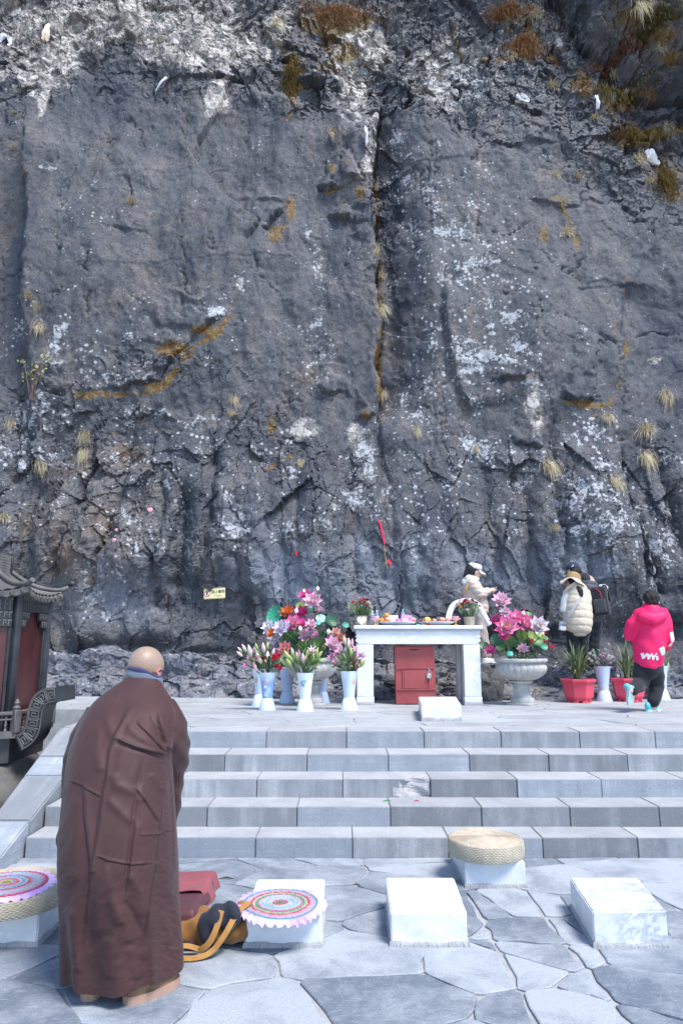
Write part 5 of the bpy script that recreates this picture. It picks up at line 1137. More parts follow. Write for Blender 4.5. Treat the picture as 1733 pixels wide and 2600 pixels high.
# ------------------------------------------------------------------ lotus arrangements
HP0, HP1 = (0.86, 0.35, 0.56), (0.84, 0.012, 0.30); PP0, PP1 = (0.90, 0.84, 0.84), (0.88, 0.42, 0.62); WH0, WH1 = (0.84, 0.83, 0.80), (0.80, 0.78, 0.84); LL0, LL1 = (0.82, 0.80, 0.82), (0.72, 0.64, 0.82); OG0, OG1 = (0.85, 0.45, 0.12), (0.75, 0.08, 0.03)
TEAL = ((0.03, 0.24, 0.13), (0.05, 0.42, 0.26)); DGR = ((0.015, 0.075, 0.035), (0.03, 0.14, 0.06)); YGR = ((0.16, 0.26, 0.05), (0.30, 0.45, 0.11)); MGR = ((0.05, 0.15, 0.035), (0.12, 0.28, 0.07)); PTL = ((0.28, 0.5, 0.42), (0.42, 0.65, 0.55))
def arrangement(label, base, urn_r, items, cx, sc, bx, by, Ybase, seed, loc_group=None):
    t = thing('lotus_arrangement', label, 'flowers', base); r = random.Random(seed)
    for it in items:
        kind, xc, yc, rc = it[:4]; args = it[4:]
        u, v = bx + xc / sc, by + yc / sc
        dy = r.uniform(-0.10, 0.10) + (-0.08 if yc > 600 else 0.03) + (0.10 if kind == 'leaf' else -0.05)
        p = at(u, v, Ybase + dy) - base; s = rc / sc * pm(v, Ybase)
        f = Vector((p.x * 0.9 + r.uniform(-.1, .1), -0.75 + dy * 1.2, 0.55 + r.uniform(-.15, .15))); sp = r.uniform(0, 6)
        rt = aim(f.x, f.y, f.z, sp)
        root = Vector((r.uniform(-.5, .5) * urn_r, r.uniform(-.35, .35) * urn_r, -0.03))
        if kind == 'lotus': o = link('lotus_flower', lotus_mesh(*args), t, p, rt, s * 1.4)
        elif kind == 'peony': o = link('peony_flower', peony_mesh(*args), t, p, rt, s * 1.25)
        elif kind == 'bud': o = link('lotus_bud', bud_mesh(args[0], args[1], 0.34), t, p - Vector((0, 0, s)), aim(f.x * 0.3, -0.1, 1), s * 2.0)
        elif kind == 'leaf': o = link('lotus_leaf', lotus_leaf_mesh(*args[0]), t, p + Vector((0, 0.04, 0)), aim(f.x * 1.2, -0.9, 0.5 + r.uniform(-.2, .3), sp), s)
        elif kind == 'pod': o = link('seed_pod', pod_mesh(args[0]), t, p, aim(f.x * 0.5, -0.8, 0.6), s)
        elif kind == 'berry': o = link('berry_cluster', berry_mesh((0.55, 0.01, 0.02)), t, p, rt, s)
        if kind != 'berry' or True: stem_part(t, root, p - Vector((0, -0.02, 0.02)), 0.0045 if kind != 'leaf' else 0.005)
    return t
L_items = [('leaf', 520, 555, 84, TEAL), ('lotus', 790, 400, 52, HP0, HP1), ('lotus', 848, 445, 68, PP0, PP1), ('bud', 772, 352, 20, PP0, (0.80, 0.5, 0.6)), ('bud', 892, 330, 22, WH0, (0.84, 0.84, 0.76)), ('leaf', 745, 485, 46, YGR), ('leaf', 815, 515, 42, TEAL),
    ('peony', 903, 522, 50, (0.85, 0.66, 0.72), (0.84, 0.50, 0.62)), ('lotus', 625, 548, 58, OG0, OG1), ('lotus', 752, 550, 58, (0.8, 0.2, 0.4), HP1), ('bud', 706, 528, 26, WH0, WH1), ('peony', 838, 598, 56, (0.85, 0.72, 0.76), (0.82, 0.35, 0.55)), ('leaf', 920, 600, 48, PTL), ('leaf', 1008, 615, 58, DGR), ('pod', 895, 636, 24, (0.06, 0.50, 0.40)),
    ('lotus', 675, 645, 66, PP0, HP1), ('lotus', 765, 642, 40, HP0, HP1), ('lotus', 470, 675, 56, WH0, WH1), ('lotus', 582, 685, 64, LL0, LL1), ('lotus', 487, 730, 36, OG0, OG1), ('lotus', 530, 768, 62, WH0, LL1), ('leaf', 700, 722, 46, MGR), ('leaf', 640, 755, 48, MGR), ('leaf', 610, 790, 40, MGR), ('bud', 740, 684, 26, WH0, (0.8, 0.82, 0.7)), ('lotus', 835, 655, 44, WH0, PP1),
    ('peony', 858, 742, 56, (0.84, 0.60, 0.70), (0.84, 0.40, 0.58)), ('lotus', 785, 755, 58, PP0, PP1), ('leaf', 945, 742, 36, DGR), ('pod', 1138, 657, 32, (0.04, 0.30, 0.20)), ('lotus', 1048, 725, 42, WH0, (0.80, 0.30, 0.2)), ('lotus', 1096, 776, 42, (0.85, 0.72, 0.66), OG1), ('bud', 985, 712, 28, (0.5, 0.6, 0.4), WH0), ('lotus', 1005, 772, 26, HP0, HP1), ('lotus', 1025, 830, 64, LL0, PP1), ('leaf', 760, 832, 58, ((0.24, 0.42, 0.12), (0.38, 0.58, 0.22))), ('lotus', 605, 868, 56, (0.86, 0.55, 0.2), (0.80, 0.25, 0.48)), ('leaf', 940, 830, 42, YGR), ('leaf', 560, 660, 50, DGR), ('leaf', 690, 790, 50, DGR), ('leaf', 860, 820, 46, MGR), ('leaf', 1050, 800, 36, TEAL), ('leaf', 1000, 690, 40, DGR)]
arrangement('tall mixed bunch of pink, white and orange lotus with teal leaves', UL, URr, L_items, 0, 3.484, 550, 1400, UL.y - 0.05, 3)
R_items = [('lotus', 75, 418, 66, WH0, PP1), ('lotus', 102, 505, 38, (0.7, 0.82, 0.78), PP1), ('leaf', 130, 540, 36, PTL), ('lotus', 28, 575, 44, HP0, HP1), ('lotus', 122, 632, 84, PP0, HP1), ('lotus', 212, 565, 70, PP0, HP1), ('lotus', 282, 620, 74, PP0, HP1), ('lotus', 372, 620, 66, WH0, (0.82, 0.66, 0.74)), ('bud', 250, 512, 22, (0.7, 0.75, 0.5), PP0), ('leaf', 296, 522, 34, MGR), ('leaf', 40, 732, 56, DGR), ('leaf', 145, 732, 44, YGR), ('leaf', 243, 692, 48, YGR), ('leaf', 362, 742, 62, MGR), ('leaf', 205, 812, 40, DGR), ('leaf', 250, 755, 46, DGR), ('leaf', 320, 690, 40, YGR), ('pod', 140, 846, 27, (0.04, 0.48, 0.36)), ('lotus', 246, 806, 40, PP0, PP1), ('lotus', 312, 742, 22, OG0, OG1), ('lotus', 95, 700, 40, HP0, HP1),
    ('berry', 428, 668, 22), ('berry', 432, 742, 22), ('berry', 478, 784, 34), ('leaf', 440, 715, 24, MGR), ('leaf', 425, 790, 36, TEAL), ('leaf', 70, 792, 40, MGR), ('lotus', -16, 822, 42, HP0, HP1), ('leaf', -62, 780, 36, DGR), ('leaf', 395, 690, 40, YGR), ('leaf', 180, 760, 40, MGR)]
arrangement('hot pink lotus bunch with green leaves and red berries in the right stone urn', UR, URr, R_items, 0, 3.246, 1250, 1400, UR.y - 0.05, 5)
# ------------------------------------------------------------------ tall plastic flower vases
M['vasep'] = pmat('vase_plastic', W1, (0.92, 0.94, 0.97), 3, 0.3, 0.02, 20, tint=True, spec=0.5)
M['vasep'].node_tree.nodes['Principled BSDF'].inputs['Subsurface Weight'].default_value = 0.1
def vase(label, u, vb, hpx, col, band, decal, seed):
    b = gz(u, vb, TZ); k = pm(vb, b.y); H = hpx * k; t = thing('flower_vase', label, 'vase', b, (0, 0, 0), 'tall plastic flower vases')
    S = H / 93.0
    base = [(22.2, 0), (22.3, 0.6), (14.4, 28.5), (13.4, 29.6)]; body = [(13.4, 29.8), (14.6, 45), (17.5, 68), (20.8, 88), (22.0, 91.0), (22.6, 92.2), (22.4, 93), (21.4, 93), (20.0, 88), (16.6, 68), (13.6, 45), (12.5, 31)]
    mb = MB(); mb.lathe([(r_ * S, z * S) for r_, z in base], 40, cols=[col] * 4); mb.build('flared_foot', M['vasep'], t)
    mb = MB(); cs = [lerp3(col, band, 1.0 if 29 < z < 75 and r_ > 13 else 0.0) for r_, z in body]; mb.lathe([(r_ * S, z * S) for r_, z in body], 40, cols=cs, cap=False); mb.build('body', M['vasep'], t)
    mb = MB(); mb.col = (0.3, 0.4, 0.4); mb.lathe([(0.001, 76 * S), (17.5 * S, 76 * S)], 24, cap=False); mb.build('water', M['china'], t)
    r = random.Random(seed)
    for dx, z, rr, c in decal:                # printed blossoms: thin raised rosettes following the wall
        mb = MB(); mb.col = c; rad = np.interp(z, [29, 45, 68, 88], [13.4, 14.6, 17.5, 20.8]) * S + 0.0012
        V = [(0, 0)] + [(rr * S * (1 + 0.35 * math.cos(5 * a)) * math.cos(a), rr * S * (1 + 0.35 * math.cos(5 * a)) * math.sin(a)) for a in [2 * math.pi * i / 20 for i in range(20)]]
        P = []
        for x, zz_ in V: a = -math.pi / 2 + R(dx) + x / rad; q = np.interp(z + zz_ / S, [29, 45, 68, 88], [13.4, 14.6, 17.5, 20.8]) * S + 0.0015; P.append((q * math.cos(a), q * math.sin(a), z * S + zz_))
        mb.add(P, [(0, i + 1, (i + 1) % 20 + 1) for i in range(20)]); mb.build('printed_blossom', M['mixed'], t, smooth=True)
    return Vector((b.x, b.y, TZ + H)), S
VW, VB = (0.72, 0.80, 0.88), (0.58, 0.68, 0.82)
FP, FW, FY, FT = (0.72, 0.35, 0.5), (0.78, 0.8, 0.84), (0.75, 0.5, 0.15), (0.2, 0.5, 0.6)
v1, VS = vase('bright blue and white vase printed with pale blossoms, front left of the flower vases', 678, 1803, 93, (0.62, 0.74, 0.88), (0.22, 0.38, 0.70), [(-4, 70, 4, FP), (2, 75, 3, FW), (-14, 58, 4, FW), (-6, 40, 6, (0.5, 0.65, 0.85)), (16, 50, 7, (0.42, 0.56, 0.80)), (-22, 66, 3, FY)], 1)
v2, _ = vase('pale vase half hidden behind the bright blue one at the left', 660, 1793, 92, VW, VB, [(-40, 66, 4, FY), (-35, 62, 3, (0.5, 0.3, 0.1)), (-30, 70, 3, FP)], 2)
v3, _ = vase('bluish vase standing behind the left stone urn on its left side', 728.5, 1785, 88, (0.55, 0.64, 0.78), (0.46, 0.56, 0.74), [], 3)
v4, _ = vase('white vase of green lily buds in front of the left stone urn', 774, 1805.5, 95, (0.78, 0.84, 0.88), (0.76, 0.83, 0.88), [(-32, 68, 4, FT), (-20, 70, 5, (0.3, 0.6, 0.55)), (-8, 71, 5, (0.25, 0.55, 0.65)), (-14, 63, 3, (0.1, 0.25, 0.5)), (4, 72, 4, (0.35, 0.6, 0.4)), (-26, 62, 3, FP)], 4)
v5, _ = vase('bluish vase standing behind the left stone urn on its right side', 817, 1785, 88, (0.56, 0.65, 0.80), (0.48, 0.58, 0.76), [], 5)
v6, _ = vase('white vase with a grey band printed with an orange blossom beside the altar', 886, 1802.5, 96, (0.78, 0.84, 0.88), (0.60, 0.67, 0.80), [(28, 67, 5, (0.7, 0.62, 0.35)), (38, 66, 4, (0.75, 0.25, 0.08)), (34, 73, 3, (0.6, 0.5, 0.2))], 6)
v7, _ = vase('pale blue vase of mauve carnations between the two red pots', 1533.5, 1781, 87, (0.62, 0.70, 0.88), (0.58, 0.67, 0.86), [], 7)
v8, _ = vase('pale vase at the right edge mostly hidden behind the running child', 1680, 1777, 84, (0.66, 0.74, 0.86), (0.62, 0.70, 0.84), [], 8)
# ------------------------------------------------------------------ cut flower bunches in the vases
G1, G2 = (0.05, 0.12, 0.035), (0.13, 0.24, 0.06)
def bunch(label, top, items, nleaf, seed, sc, bx, by, spread=(0.16, 0.26), leafc=(G1, G2)):
    t = thing('flower_bunch', label, 'flowers', top, group='cut flowers in the plastic vases'); r = random.Random(seed)
    for it in items:
        kind, xc, yc, rc = it[:4]; args = it[4:]
        u, v = bx + xc / sc, by + yc / sc; Yq = top.y + r.uniform(-0.10, 0.06); p = at(u, v, Yq) - top; s = rc / sc * pm(v, Yq)
        d = Vector((p.x * 1.3 + r.uniform(-.1, .1), -0.25 + (Yq - top.y) * 2, 0.55 + r.uniform(-.2, .2)))
        if kind == 'lily': o = link('lily', lily_mesh(*args), t, p - Vector((0, 0, s * 0.5)), aim(d.x, d.y - 0.3, d.z, r.uniform(0, 6)), s * 1.25)
        elif kind == 'bud': o = link('lily_bud', bud_mesh(args[0], args[1], 0.17), t, p - Vector((d.x, 0, d.z)).normalized() * s, aim(d.x, d.y * 0.4, d.z), s * 2.1)
        elif kind == 'carn': o = link('carnation', carnation_mesh(*args), t, p, aim(d.x, d.y - 0.4, d.z), s * 1.1)
        elif kind == 'leaf': o = link('leaf', blade_mesh(4.5, 40, *args), t, p - Vector((0, 0, s)), aim(d.x * 0.6, -0.2, 1, r.uniform(0, 6)), s * 2.2)
        stem_part(t, Vector((r.uniform(-.05, .05), r.uniform(-.05, .05), -0.12)), p - Vector((d.x, d.y, d.z)).normalized() * s * (0.9 if kind == 'bud' else 0.3), 0.0042)
    for k in range(nleaf):
        a = r.uniform(0, 2 * math.pi); q = r.uniform(0.15, 1); z = r.uniform(-0.02, spread[1])
        p = Vector((math.cos(a) * q * spread[0], math.sin(a) * q * spread[0] * 0.7, z))
        link('leaf', blade_mesh(r.choice((4.5, 6.0, 7.0)), r.choice((35, 60, 85)), *leafc), t, p * 0.7, aim(p.x * 5, p.y * 5 - 0.1, 0.8 + r.uniform(-0.5, 0.3), a), r.uniform(0.12, 0.22))
    return t
LP0, LP1 = (0.80, 0.66, 0.66), (0.74, 0.24, 0.46); BG0, BG1 = (0.22, 0.32, 0.08), (0.50, 0.55, 0.24); BP0, BP1 = (0.62, 0.58, 0.44), (0.82, 0.56, 0.62); MG0, MG1 = (0.62, 0.30, 0.48), (0.42, 0.06, 0.26); CR0, CR1 = (0.70, 0.03, 0.07), (0.52, 0.01, 0.04)
bunch('pink lilies, pale buds and red carnations in the bright blue vase', v1, [('bud', 245, 858, 42, BG1, BP1), ('bud', 210, 872, 34, BG1, BP1), ('bud', 205, 907, 36, BP0, BP1), ('bud', 296, 880, 56, BP0, (0.80, 0.70, 0.70)), ('lily', 330, 870, 46, LP0, MG1), ('bud', 355, 845, 38, BG0, BG1), ('bud', 415, 855, 48, BP0, BP1), ('bud', 448, 840, 40, BG0, BG1), ('bud', 376, 945, 58, BP0, BP1), ('bud', 452, 940, 56, BP0, (0.8, 0.7, 0.7)), ('bud', 500, 895, 44, BP0, BP1), ('carn', 360, 945, 32, CR0, CR1), ('carn', 405, 955, 32, CR0, CR1), ('carn', 505, 945, 48, CR0, CR1), ('carn', 545, 925, 34, CR0, CR1), ('carn', 530, 1015, 28, CR0, CR1), ('carn', 562, 1040, 28, CR0, CR1), ('bud', 430, 985, 44, BP0, BP1), ('bud', 340, 1020, 46, LP0, LP1), ('lily', 265, 990, 44, MG0, MG1), ('bud', 555, 985, 44, BP0, MG1), ('bud', 430, 1085, 30, LP0, (0.75, 0.05, 0.3)), ('lily', 295, 925, 40, LP0, MG1), ('bud', 290, 980, 36, BG0, BG1)], 34, 11, 3.484, 550, 1400)
bunch('green unopened lily buds and one pink lily in the white front vase', v4, [('bud', 672, 890, 40, BG1, (0.62, 0.62, 0.42)), ('bud', 620, 920, 50, BG0, BG1), ('bud', 655, 950, 46, BG0, BG1), ('bud', 690, 950, 46, BG0, BG1), ('bud', 712, 930, 44, BG0, (0.6, 0.5, 0.45)), ('bud', 735, 955, 50, BG0, BG1), ('bud', 765, 945, 50, MG0, BP1), ('bud', 787, 955, 46, BG0, (0.55, 0.5, 0.3)), ('bud', 730, 905, 40, BP0, MG1), ('lily', 838, 870, 66, (0.85, 0.76, 0.76), (0.84, 0.60, 0.66), 0.55), ('bud', 800, 910, 44, BG0, BG1), ('bud', 850, 945, 46, BG0, BG1), ('bud', 880, 900, 50, BG0, BG1), ('bud', 905, 920, 48, BG0, BG1), ('bud', 598, 985, 50, BG0, BG1), ('bud', 640, 985, 44, BG0, BG1), ('bud', 890, 980, 44, BG0, BG1), ('bud', 770, 985, 40, (0.5, 0.3, 0.4), MG1)], 46, 12, 3.484, 550, 1400, (0.17, 0.22))
bunch('wilting mauve lilies and rusty red sprays in the vase beside the altar', v6, [('lily', 1060, 900, 50, MG0, MG1), ('lily', 1085, 870, 44, LP0, MG1), ('lily', 1010, 925, 46, MG0, MG1), ('lily', 1050, 960, 44, LP0, MG1), ('bud', 1140, 885, 52, BP0, BP1), ('bud', 1165, 820, 52, BP0, BP1), ('bud', 1130, 790, 44, BG1, BP0), ('bud', 1195, 815, 44, BG1, LP1), ('lily', 1225, 850, 44, LP0, LP1), ('bud', 1100, 850, 42, BP0, BP1), ('bud', 1185, 890, 48, BG0, BG1), ('bud', 1090, 935, 46, BG0, BG1), ('lily', 1260, 910, 44, MG0, MG1), ('lily', 1295, 920, 36, LP0, MG1), ('carn', 1230, 950, 30, (0.45, 0.08, 0.08), (0.5, 0.2, 0.12)), ('carn', 1205, 985, 30, (0.45, 0.08, 0.08), (0.5, 0.2, 0.12)), ('carn', 1255, 985, 28, (0.4, 0.1, 0.08), (0.5, 0.25, 0.15)), ('carn', 1240, 1025, 26, (0.45, 0.1, 0.08), (0.55, 0.25, 0.15)), ('bud', 1235, 975, 48, (0.5, 0.45, 0.35), (0.6, 0.5, 0.45)), ('bud', 1290, 990, 46, BG0, BG1), ('bud', 1055, 1000, 36, (0.3, 0.1, 0.2), MG1)], 36, 13, 3.484, 550, 1400, (0.17, 0.24), ((0.08, 0.15, 0.06), (0.20, 0.28, 0.14)))
VC0, VC1 = (0.62, 0.20, 0.48), (0.82, 0.66, 0.78); WC0, WC1 = (0.82, 0.78, 0.80), (0.78, 0.66, 0.72)
bunch('mauve and white carnations in the pale blue vase between the red pots', v7, [('carn', x, y, rr, *c) for x, y, rr, c in ((860, 918, 22, (VC0, VC1)), (893, 860, 22, (VC0, VC1)), (925, 875, 22, (VC0, VC1)), (878, 888, 20, (VC0, VC1)), (925, 912, 20, (VC0, VC1)), (960, 915, 24, (VC0, VC1)), (915, 845, 18, (VC0, VC1)), (975, 870, 20, (WC0, WC1)), (995, 880, 18, (WC0, WC1)), (945, 850, 16, (WC0, WC1)), (800, 845, 18, (WC0, WC1)), (790, 885, 18, (WC0, WC1)), (830, 865, 20, (WC0, WC1)), (812, 905, 18, (VC1, WC1)), (845, 880, 18, (WC0, WC1)), (940, 890, 18, (VC1, WC1)), (980, 960, 14, (VC0, VC1)), (905, 900, 18, (VC1, WC1)))], 26, 14, 3.246, 1250, 1400, (0.12, 0.16), ((0.10, 0.17, 0.10), (0.20, 0.28, 0.18)))
bunch('pale striped leaves poking out of the vase behind the child', v8, [('leaf', 1440, 950, 36, (0.55, 0.6, 0.5), (0.2, 0.4, 0.2)), ('leaf', 1425, 900, 40, (0.2, 0.4, 0.15), (0.5, 0.35, 0.1)), ('leaf', 1400, 940, 36, (0.3, 0.5, 0.3), (0.6, 0.65, 0.55))], 6, 15, 3.246, 1250, 1400, (0.10, 0.10))
# ------------------------------------------------------------------ woven baskets of small flowers on the altar
def basket(label, blab, xc, w, h, ftop, fspread, seed, heart):
    c = tp_(xc, YO - 0.02); k = cz(1); t = thing('flower_basket', label, 'basket', c, group='woven flower baskets on the altar'); r = random.Random(seed)
    mb = MB(); NS, N2 = 24, 72; V = []; C = []
    for i in range(NS + 1):
        q = i / NS; rad = (0.80 + 0.2 * q) * w * k / 2
        for j in range(N2):
            a = 2 * math.pi * j / N2; row = int(q * 7.99); e = math.sin(math.pi * ((q * 8) % 1)) * (0.5 + 0.5 * math.cos(a * 18 + row * math.pi)); kk = 0.62 + 0.4 * e
            V.append(((rad + 0.005 * e) * math.cos(a), (rad + 0.005 * e) * math.sin(a), q * h * k)); C.append((kk, kk, kk * 0.95))
    mb.add(V, [[i * N2 + j, i * N2 + (j + 1) % N2, (i + 1) * N2 + (j + 1) % N2, (i + 1) * N2 + j] for i in range(NS) for j in range(N2)], C); mb.build('weave', M['straw'], t, smooth=True)
    mb = MB(); mb.lathe([(0.002, 0.004), (w * k * 0.38, 0.004), (w * k * 0.4, 0.0)], 20, cap=False); mb.build('base', M['straw'], t)
    if heart:
        mb = MB(); mb.col = (0.80, 0.79, 0.76); s = 0.018; P = []
        for i in range(28):
            a = 2 * math.pi * i / 28; x = 16 * math.sin(a) ** 3; z = 13 * math.cos(a) - 5 * math.cos(2 * a) - 2 * math.cos(3 * a) - math.cos(4 * a); P.append((x * 0.0042, z * 0.0042))
        y0 = -w * k * 0.5 - 0.004; n = len(P); mb.add([(x + 0.01, y0, z + h * k * 0.52) for x, z in P] + [(x + 0.01, y0 + 0.012, z + h * k * 0.52) for x, z in P], [tuple(range(n))[::-1], tuple(range(n, 2 * n))] + [(i, (i + 1) % n, (i + 1) % n + n, i + n) for i in range(n)]); hp = mb.build('heart_tag', M['mixed'], t)
        mb = MB(); mb.col = (0.45, 0.38, 0.34)
        pts = [(-0.030 + 0.08 * i / 24, 0.004 * math.sin(i * 1.9) + 0.002 * math.sin(i * 4.1)) for i in range(20)]
        mb.tube([(x, y0 - 0.001, z + h * k * 0.545) for x, z in pts], 0.0014, 4); mb.build('script_line', M['mixed'], hp)
    fl = thing('flower_bunch', blab, 'flowers', c + Vector((0, 0, h * k)), group='small bouquets in the altar baskets')
    cols = ((0.42, 0.02, 0.08), (0.30, 0.01, 0.06)), ((0.80, 0.78, 0.72), (0.78, 0.74, 0.62)), ((0.62, 0.03, 0.05), (0.5, 0.01, 0.02)), ((0.8, 0.62, 0.64), (0.82, 0.72, 0.7)), ((0.80, 0.42, 0.02), (0.85, 0.55, 0.05))
    H = ftop * k
    for i in range(26):
        a = r.uniform(0, 6.28); q = math.sqrt(r.random()); x = math.cos(a) * q * fspread * k * 0.42; y = math.sin(a) * q * 0.13; z = H * (0.35 + 0.5 * (1 - q * q) + r.uniform(-0.1, 0.15))
        cc_ = cols[(i * 7 + seed) % 4] if i != 5 else cols[4]
        link('rose' if i % 3 else 'daisy', (peony_mesh if i % 3 else carnation_mesh)(*cc_), fl, (x, y, z), aim(x * 4, -0.6 + y, 0.6), r.uniform(0.024, 0.045))
        stem_part(fl, (x * 0.2, y * 0.2, -0.04), (x, y, z), 0.0025)
    for i in range(46):
        a = r.uniform(0, 6.28); q = 0.3 + 0.7 * r.random(); x = math.cos(a) * q * fspread * k * 0.45; y = math.sin(a) * q * 0.14; z = H * r.uniform(0.05, 0.75)
        link('leaf', blade_mesh(r.choice((4.5, 6.0)), r.choice((35, 60)), *r.choice((((0.10, 0.17, 0.05), (0.25, 0.34, 0.12)), ((0.16, 0.22, 0.17), (0.34, 0.42, 0.34)), ((0.05, 0.11, 0.03), (0.12, 0.20, 0.06))))), fl, (x * 0.6, y * 0.6, z * 0.7), aim(x * 5, y * 5 - 0.2, 0.6 + r.random(), a), r.uniform(0.07, 0.14))
    for i in range(12):
        a = r.uniform(0, 6.28); x = math.cos(a) * fspread * k * r.uniform(0.3, 0.52); y = math.sin(a) * 0.12; z = H * r.uniform(0.6, 1.05)
        link('berry_sprig', berry_mesh((0.45, 0.015, 0.04), 12), fl, (x, y, z), aim(x, y, 1), r.uniform(0.016, 0.028)); stem_part(fl, (x * 0.2, y * 0.2, 0), (x, y, z), 0.002)
basket('woven basket with a white heart tag at the left of the altar', 'mixed red, white and yellow bouquet in the basket with the heart tag', 228, 118, 84, 165, 260, 4, True)
basket('light woven basket under the gauze ribbon at the right of the altar', 'bouquet of red berries and small roses under the white gauze ribbon', 1190, 102, 76, 170, 250, 9, False)
# ------------------------------------------------------------------ red octagonal pots with strap leaved plants
M['redpot'] = pmat('red_pot', (0.70, 0.075, 0.13), (0.62, 0.055, 0.10), 4, 0.4, 0.06, 40, spec=0.5)
def pot(label, u, vb, hw, hpx):
    b = gz(u, vb, TZ); k = pm(vb, b.y); Rr, H = hw * k, hpx * k
    t = thing('flower_pot', label, 'pot', b, (0, 0, R(22.5) - R(12)), 'red octagonal flower pots')
    def oct_(name, prof):
        mb = MB(); mb.lathe([(q * Rr * 1.04, z * H) for q, z in prof], 8); o = mb.build(name, M['redpot'], t, smooth=False)
        m = o.modifiers.new('b', 'BEVEL'); m.width = 0.004; m.segments = 2
    oct_('body', [(0.64, 0.07), (0.70, 0.14), (0.73, 0.20), (0.80, 0.22), (0.92, 0.86), (0.86, 0.87), (0.84, 0.70)])
    oct_('rim', [(0.90, 0.862), (1.02, 0.87), (1.04, 0.98), (1.0, 1.0), (0.90, 1.0), (0.88, 0.9)])
    for i in range(8):
        a = i * math.pi / 4; mb = MB(); mb.box(-0.05 * Rr / 0.3, 0.05 * Rr / 0.3, -0.02, 0.02, 0, 0.09 * H, 0.004, M=Matrix.Rotation(a, 4, 'Z') @ Matrix.Translation((Rr * 0.64, 0, 0)) @ Matrix.Rotation(R(90), 4, 'Z')); mb.build('foot', M['redpot'], t)
    mb = MB(); mb.grid(lambda a, q: (Rr * 0.9 * q * math.cos(a * 6.2832), Rr * 0.9 * q * math.sin(a * 6.2832), H * 0.93 + 0.012 * math.sin(a * 60) * math.sin(q * 11) + 0.02 * (1 - q)), 40, 8); mb.build('soil', pmat('potting_bark%d' % int(u), (0.16, 0.115, 0.085), (0.05, 0.035, 0.025), 40, 0.95, 1.0, 90, 0.02), t)
    return b + Vector((0, 0, H * 0.93)), k
p1, kq = pot('red octagonal pot in full view left of the pale blue vase', 1469, 1783, 43, 58)
p2, _ = pot('red octagonal pot partly hidden behind the running child', 1597, 1781, 43, 58)
def strap_plant(label, base, n, Lr, seed, lean=0.0):
    t = thing('strap_leaf_plant', label, 'plant', base, group='strap leaved plants in red pots'); r = random.Random(seed)
    for i in range(n):
        a = r.uniform(0, 2 * math.pi); q = r.random(); L = r.uniform(*Lr); bend = r.choice((25, 55, 85, 110, 130)) if q > 0.25 else r.choice((10, 25))
        ca, cb = r.choice((((0.20, 0.24, 0.08), (0.05, 0.10, 0.035)), ((0.12, 0.17, 0.05), (0.09, 0.14, 0.05)), ((0.26, 0.28, 0.12), (0.16, 0.20, 0.07)), ((0.07, 0.12, 0.04), (0.03, 0.07, 0.03))))
        link('leaf', blade_mesh(17, bend, ca, cb), t, (math.cos(a) * 0.05 * r.random() + lean * 0.05, math.sin(a) * 0.05 * r.random(), 0), (0.10 * r.uniform(-1, 1), 0.25 * r.uniform(-0.3, 1) + lean * 0.2, a), L)
    return t
strap_plant('wide arching green plant in the red pot left of the pale blue vase', p1, 60, (0.36, 0.62), 3)
strap_plant('upright green plant in the red pot behind the running child', p2, 34, (0.40, 0.68), 8, -0.3)
# ================================================================== people
from mathutils.bvhtree import BVHTree
def proj(p):
    x, y, z = p[0], p[1], p[2] - CAM_H; d = y * CP + z * SP; b = (-y * SP + z * CP) / d
    return PW / 2 + FPX * x / d, PH / 2 - FPX * b
def smooth1(a, k):
    a = np.asarray(a, float); w = np.exp(-0.5 * (np.arange(-3 * k, 3 * k + 1) / k) ** 2); w /= w.sum()
    return np.convolve(np.pad(a, 3 * k, mode='edge'), w, 'valid')
SKIN = (0.46, 0.29, 0.20)
# ------------------------------------------------------------------ the monk
MC = lambda x, y, Yd: at(100 + x / 2.45, 1600 + y / 2.45, Yd)
mb0 = Vector((-1.02, 3.62, 0.0))
monk = thing('person', 'monk with shaven head bowing in a long brown robe, seen from behind', 'person', mb0)
rows = [  # crop y, left edge, right edge, depth of the widest line, front-back radius
    (262, 585, 735, 3.93, 0.072), (285, 566, 742, 3.92, 0.085), (320, 520, 750, 3.90, 0.10), (350, 470, 758, 3.87, 0.125), (400, 392, 795, 3.83, 0.155), (450, 340, 835, 3.79, 0.18), (520, 296, 858, 3.75, 0.205), (600, 258, 858, 3.72, 0.225),
    (700, 222, 838, 3.70, 0.245), (800, 200, 815, 3.68, 0.26), (1000, 176, 822, 3.65, 0.275), (1200, 158, 835, 3.62, 0.285), (1400, 152, 848, 3.60, 0.285), (1600, 160, 860, 3.60, 0.28), (1800, 178, 868, 3.60, 0.265), (2000, 186, 880, 3.60, 0.262), (2098, 194, 886, 3.60, 0.262)]
NRW, NA = 440, 460
q = np.linspace(0, 1, len(rows)); Q = np.linspace(0, 1, NRW)
# spread rows evenly in height
zs = np.array([MC((r_[1] + r_[2]) / 2, r_[0], r_[3]).z for r_ in rows]); xl = np.array([MC(r_[1], r_[0], r_[3]).x for r_ in rows]); xr = np.array([MC(r_[2], r_[0], r_[3]).x for r_ in rows]); yc_ = np.array([r_[3] for r_ in rows]); ry_ = np.array([r_[4] for r_ in rows])
zz2 = np.linspace(zs[0], zs[-1], NRW)
ip = lambda v, k=10: smooth1(np.interp(-zz2, -zs, v), k)
XLm, XRm, YCm, RYm = ip(xl), ip(xr), ip(yc_), ip(ry_)
XLm[:10] = np.interp(-zz2, -zs, xl)[:10]; XRm[:10] = np.interp(-zz2, -zs, xr)[:10]
A = np.linspace(0, 2 * np.pi, NA, endpoint=False); A = A + 0.45 * np.cos(A); AA, ZZ = np.meshgrid(A, zz2)
ca_, sa_ = np.cos(AA), np.sin(AA); pw_ = 0.88
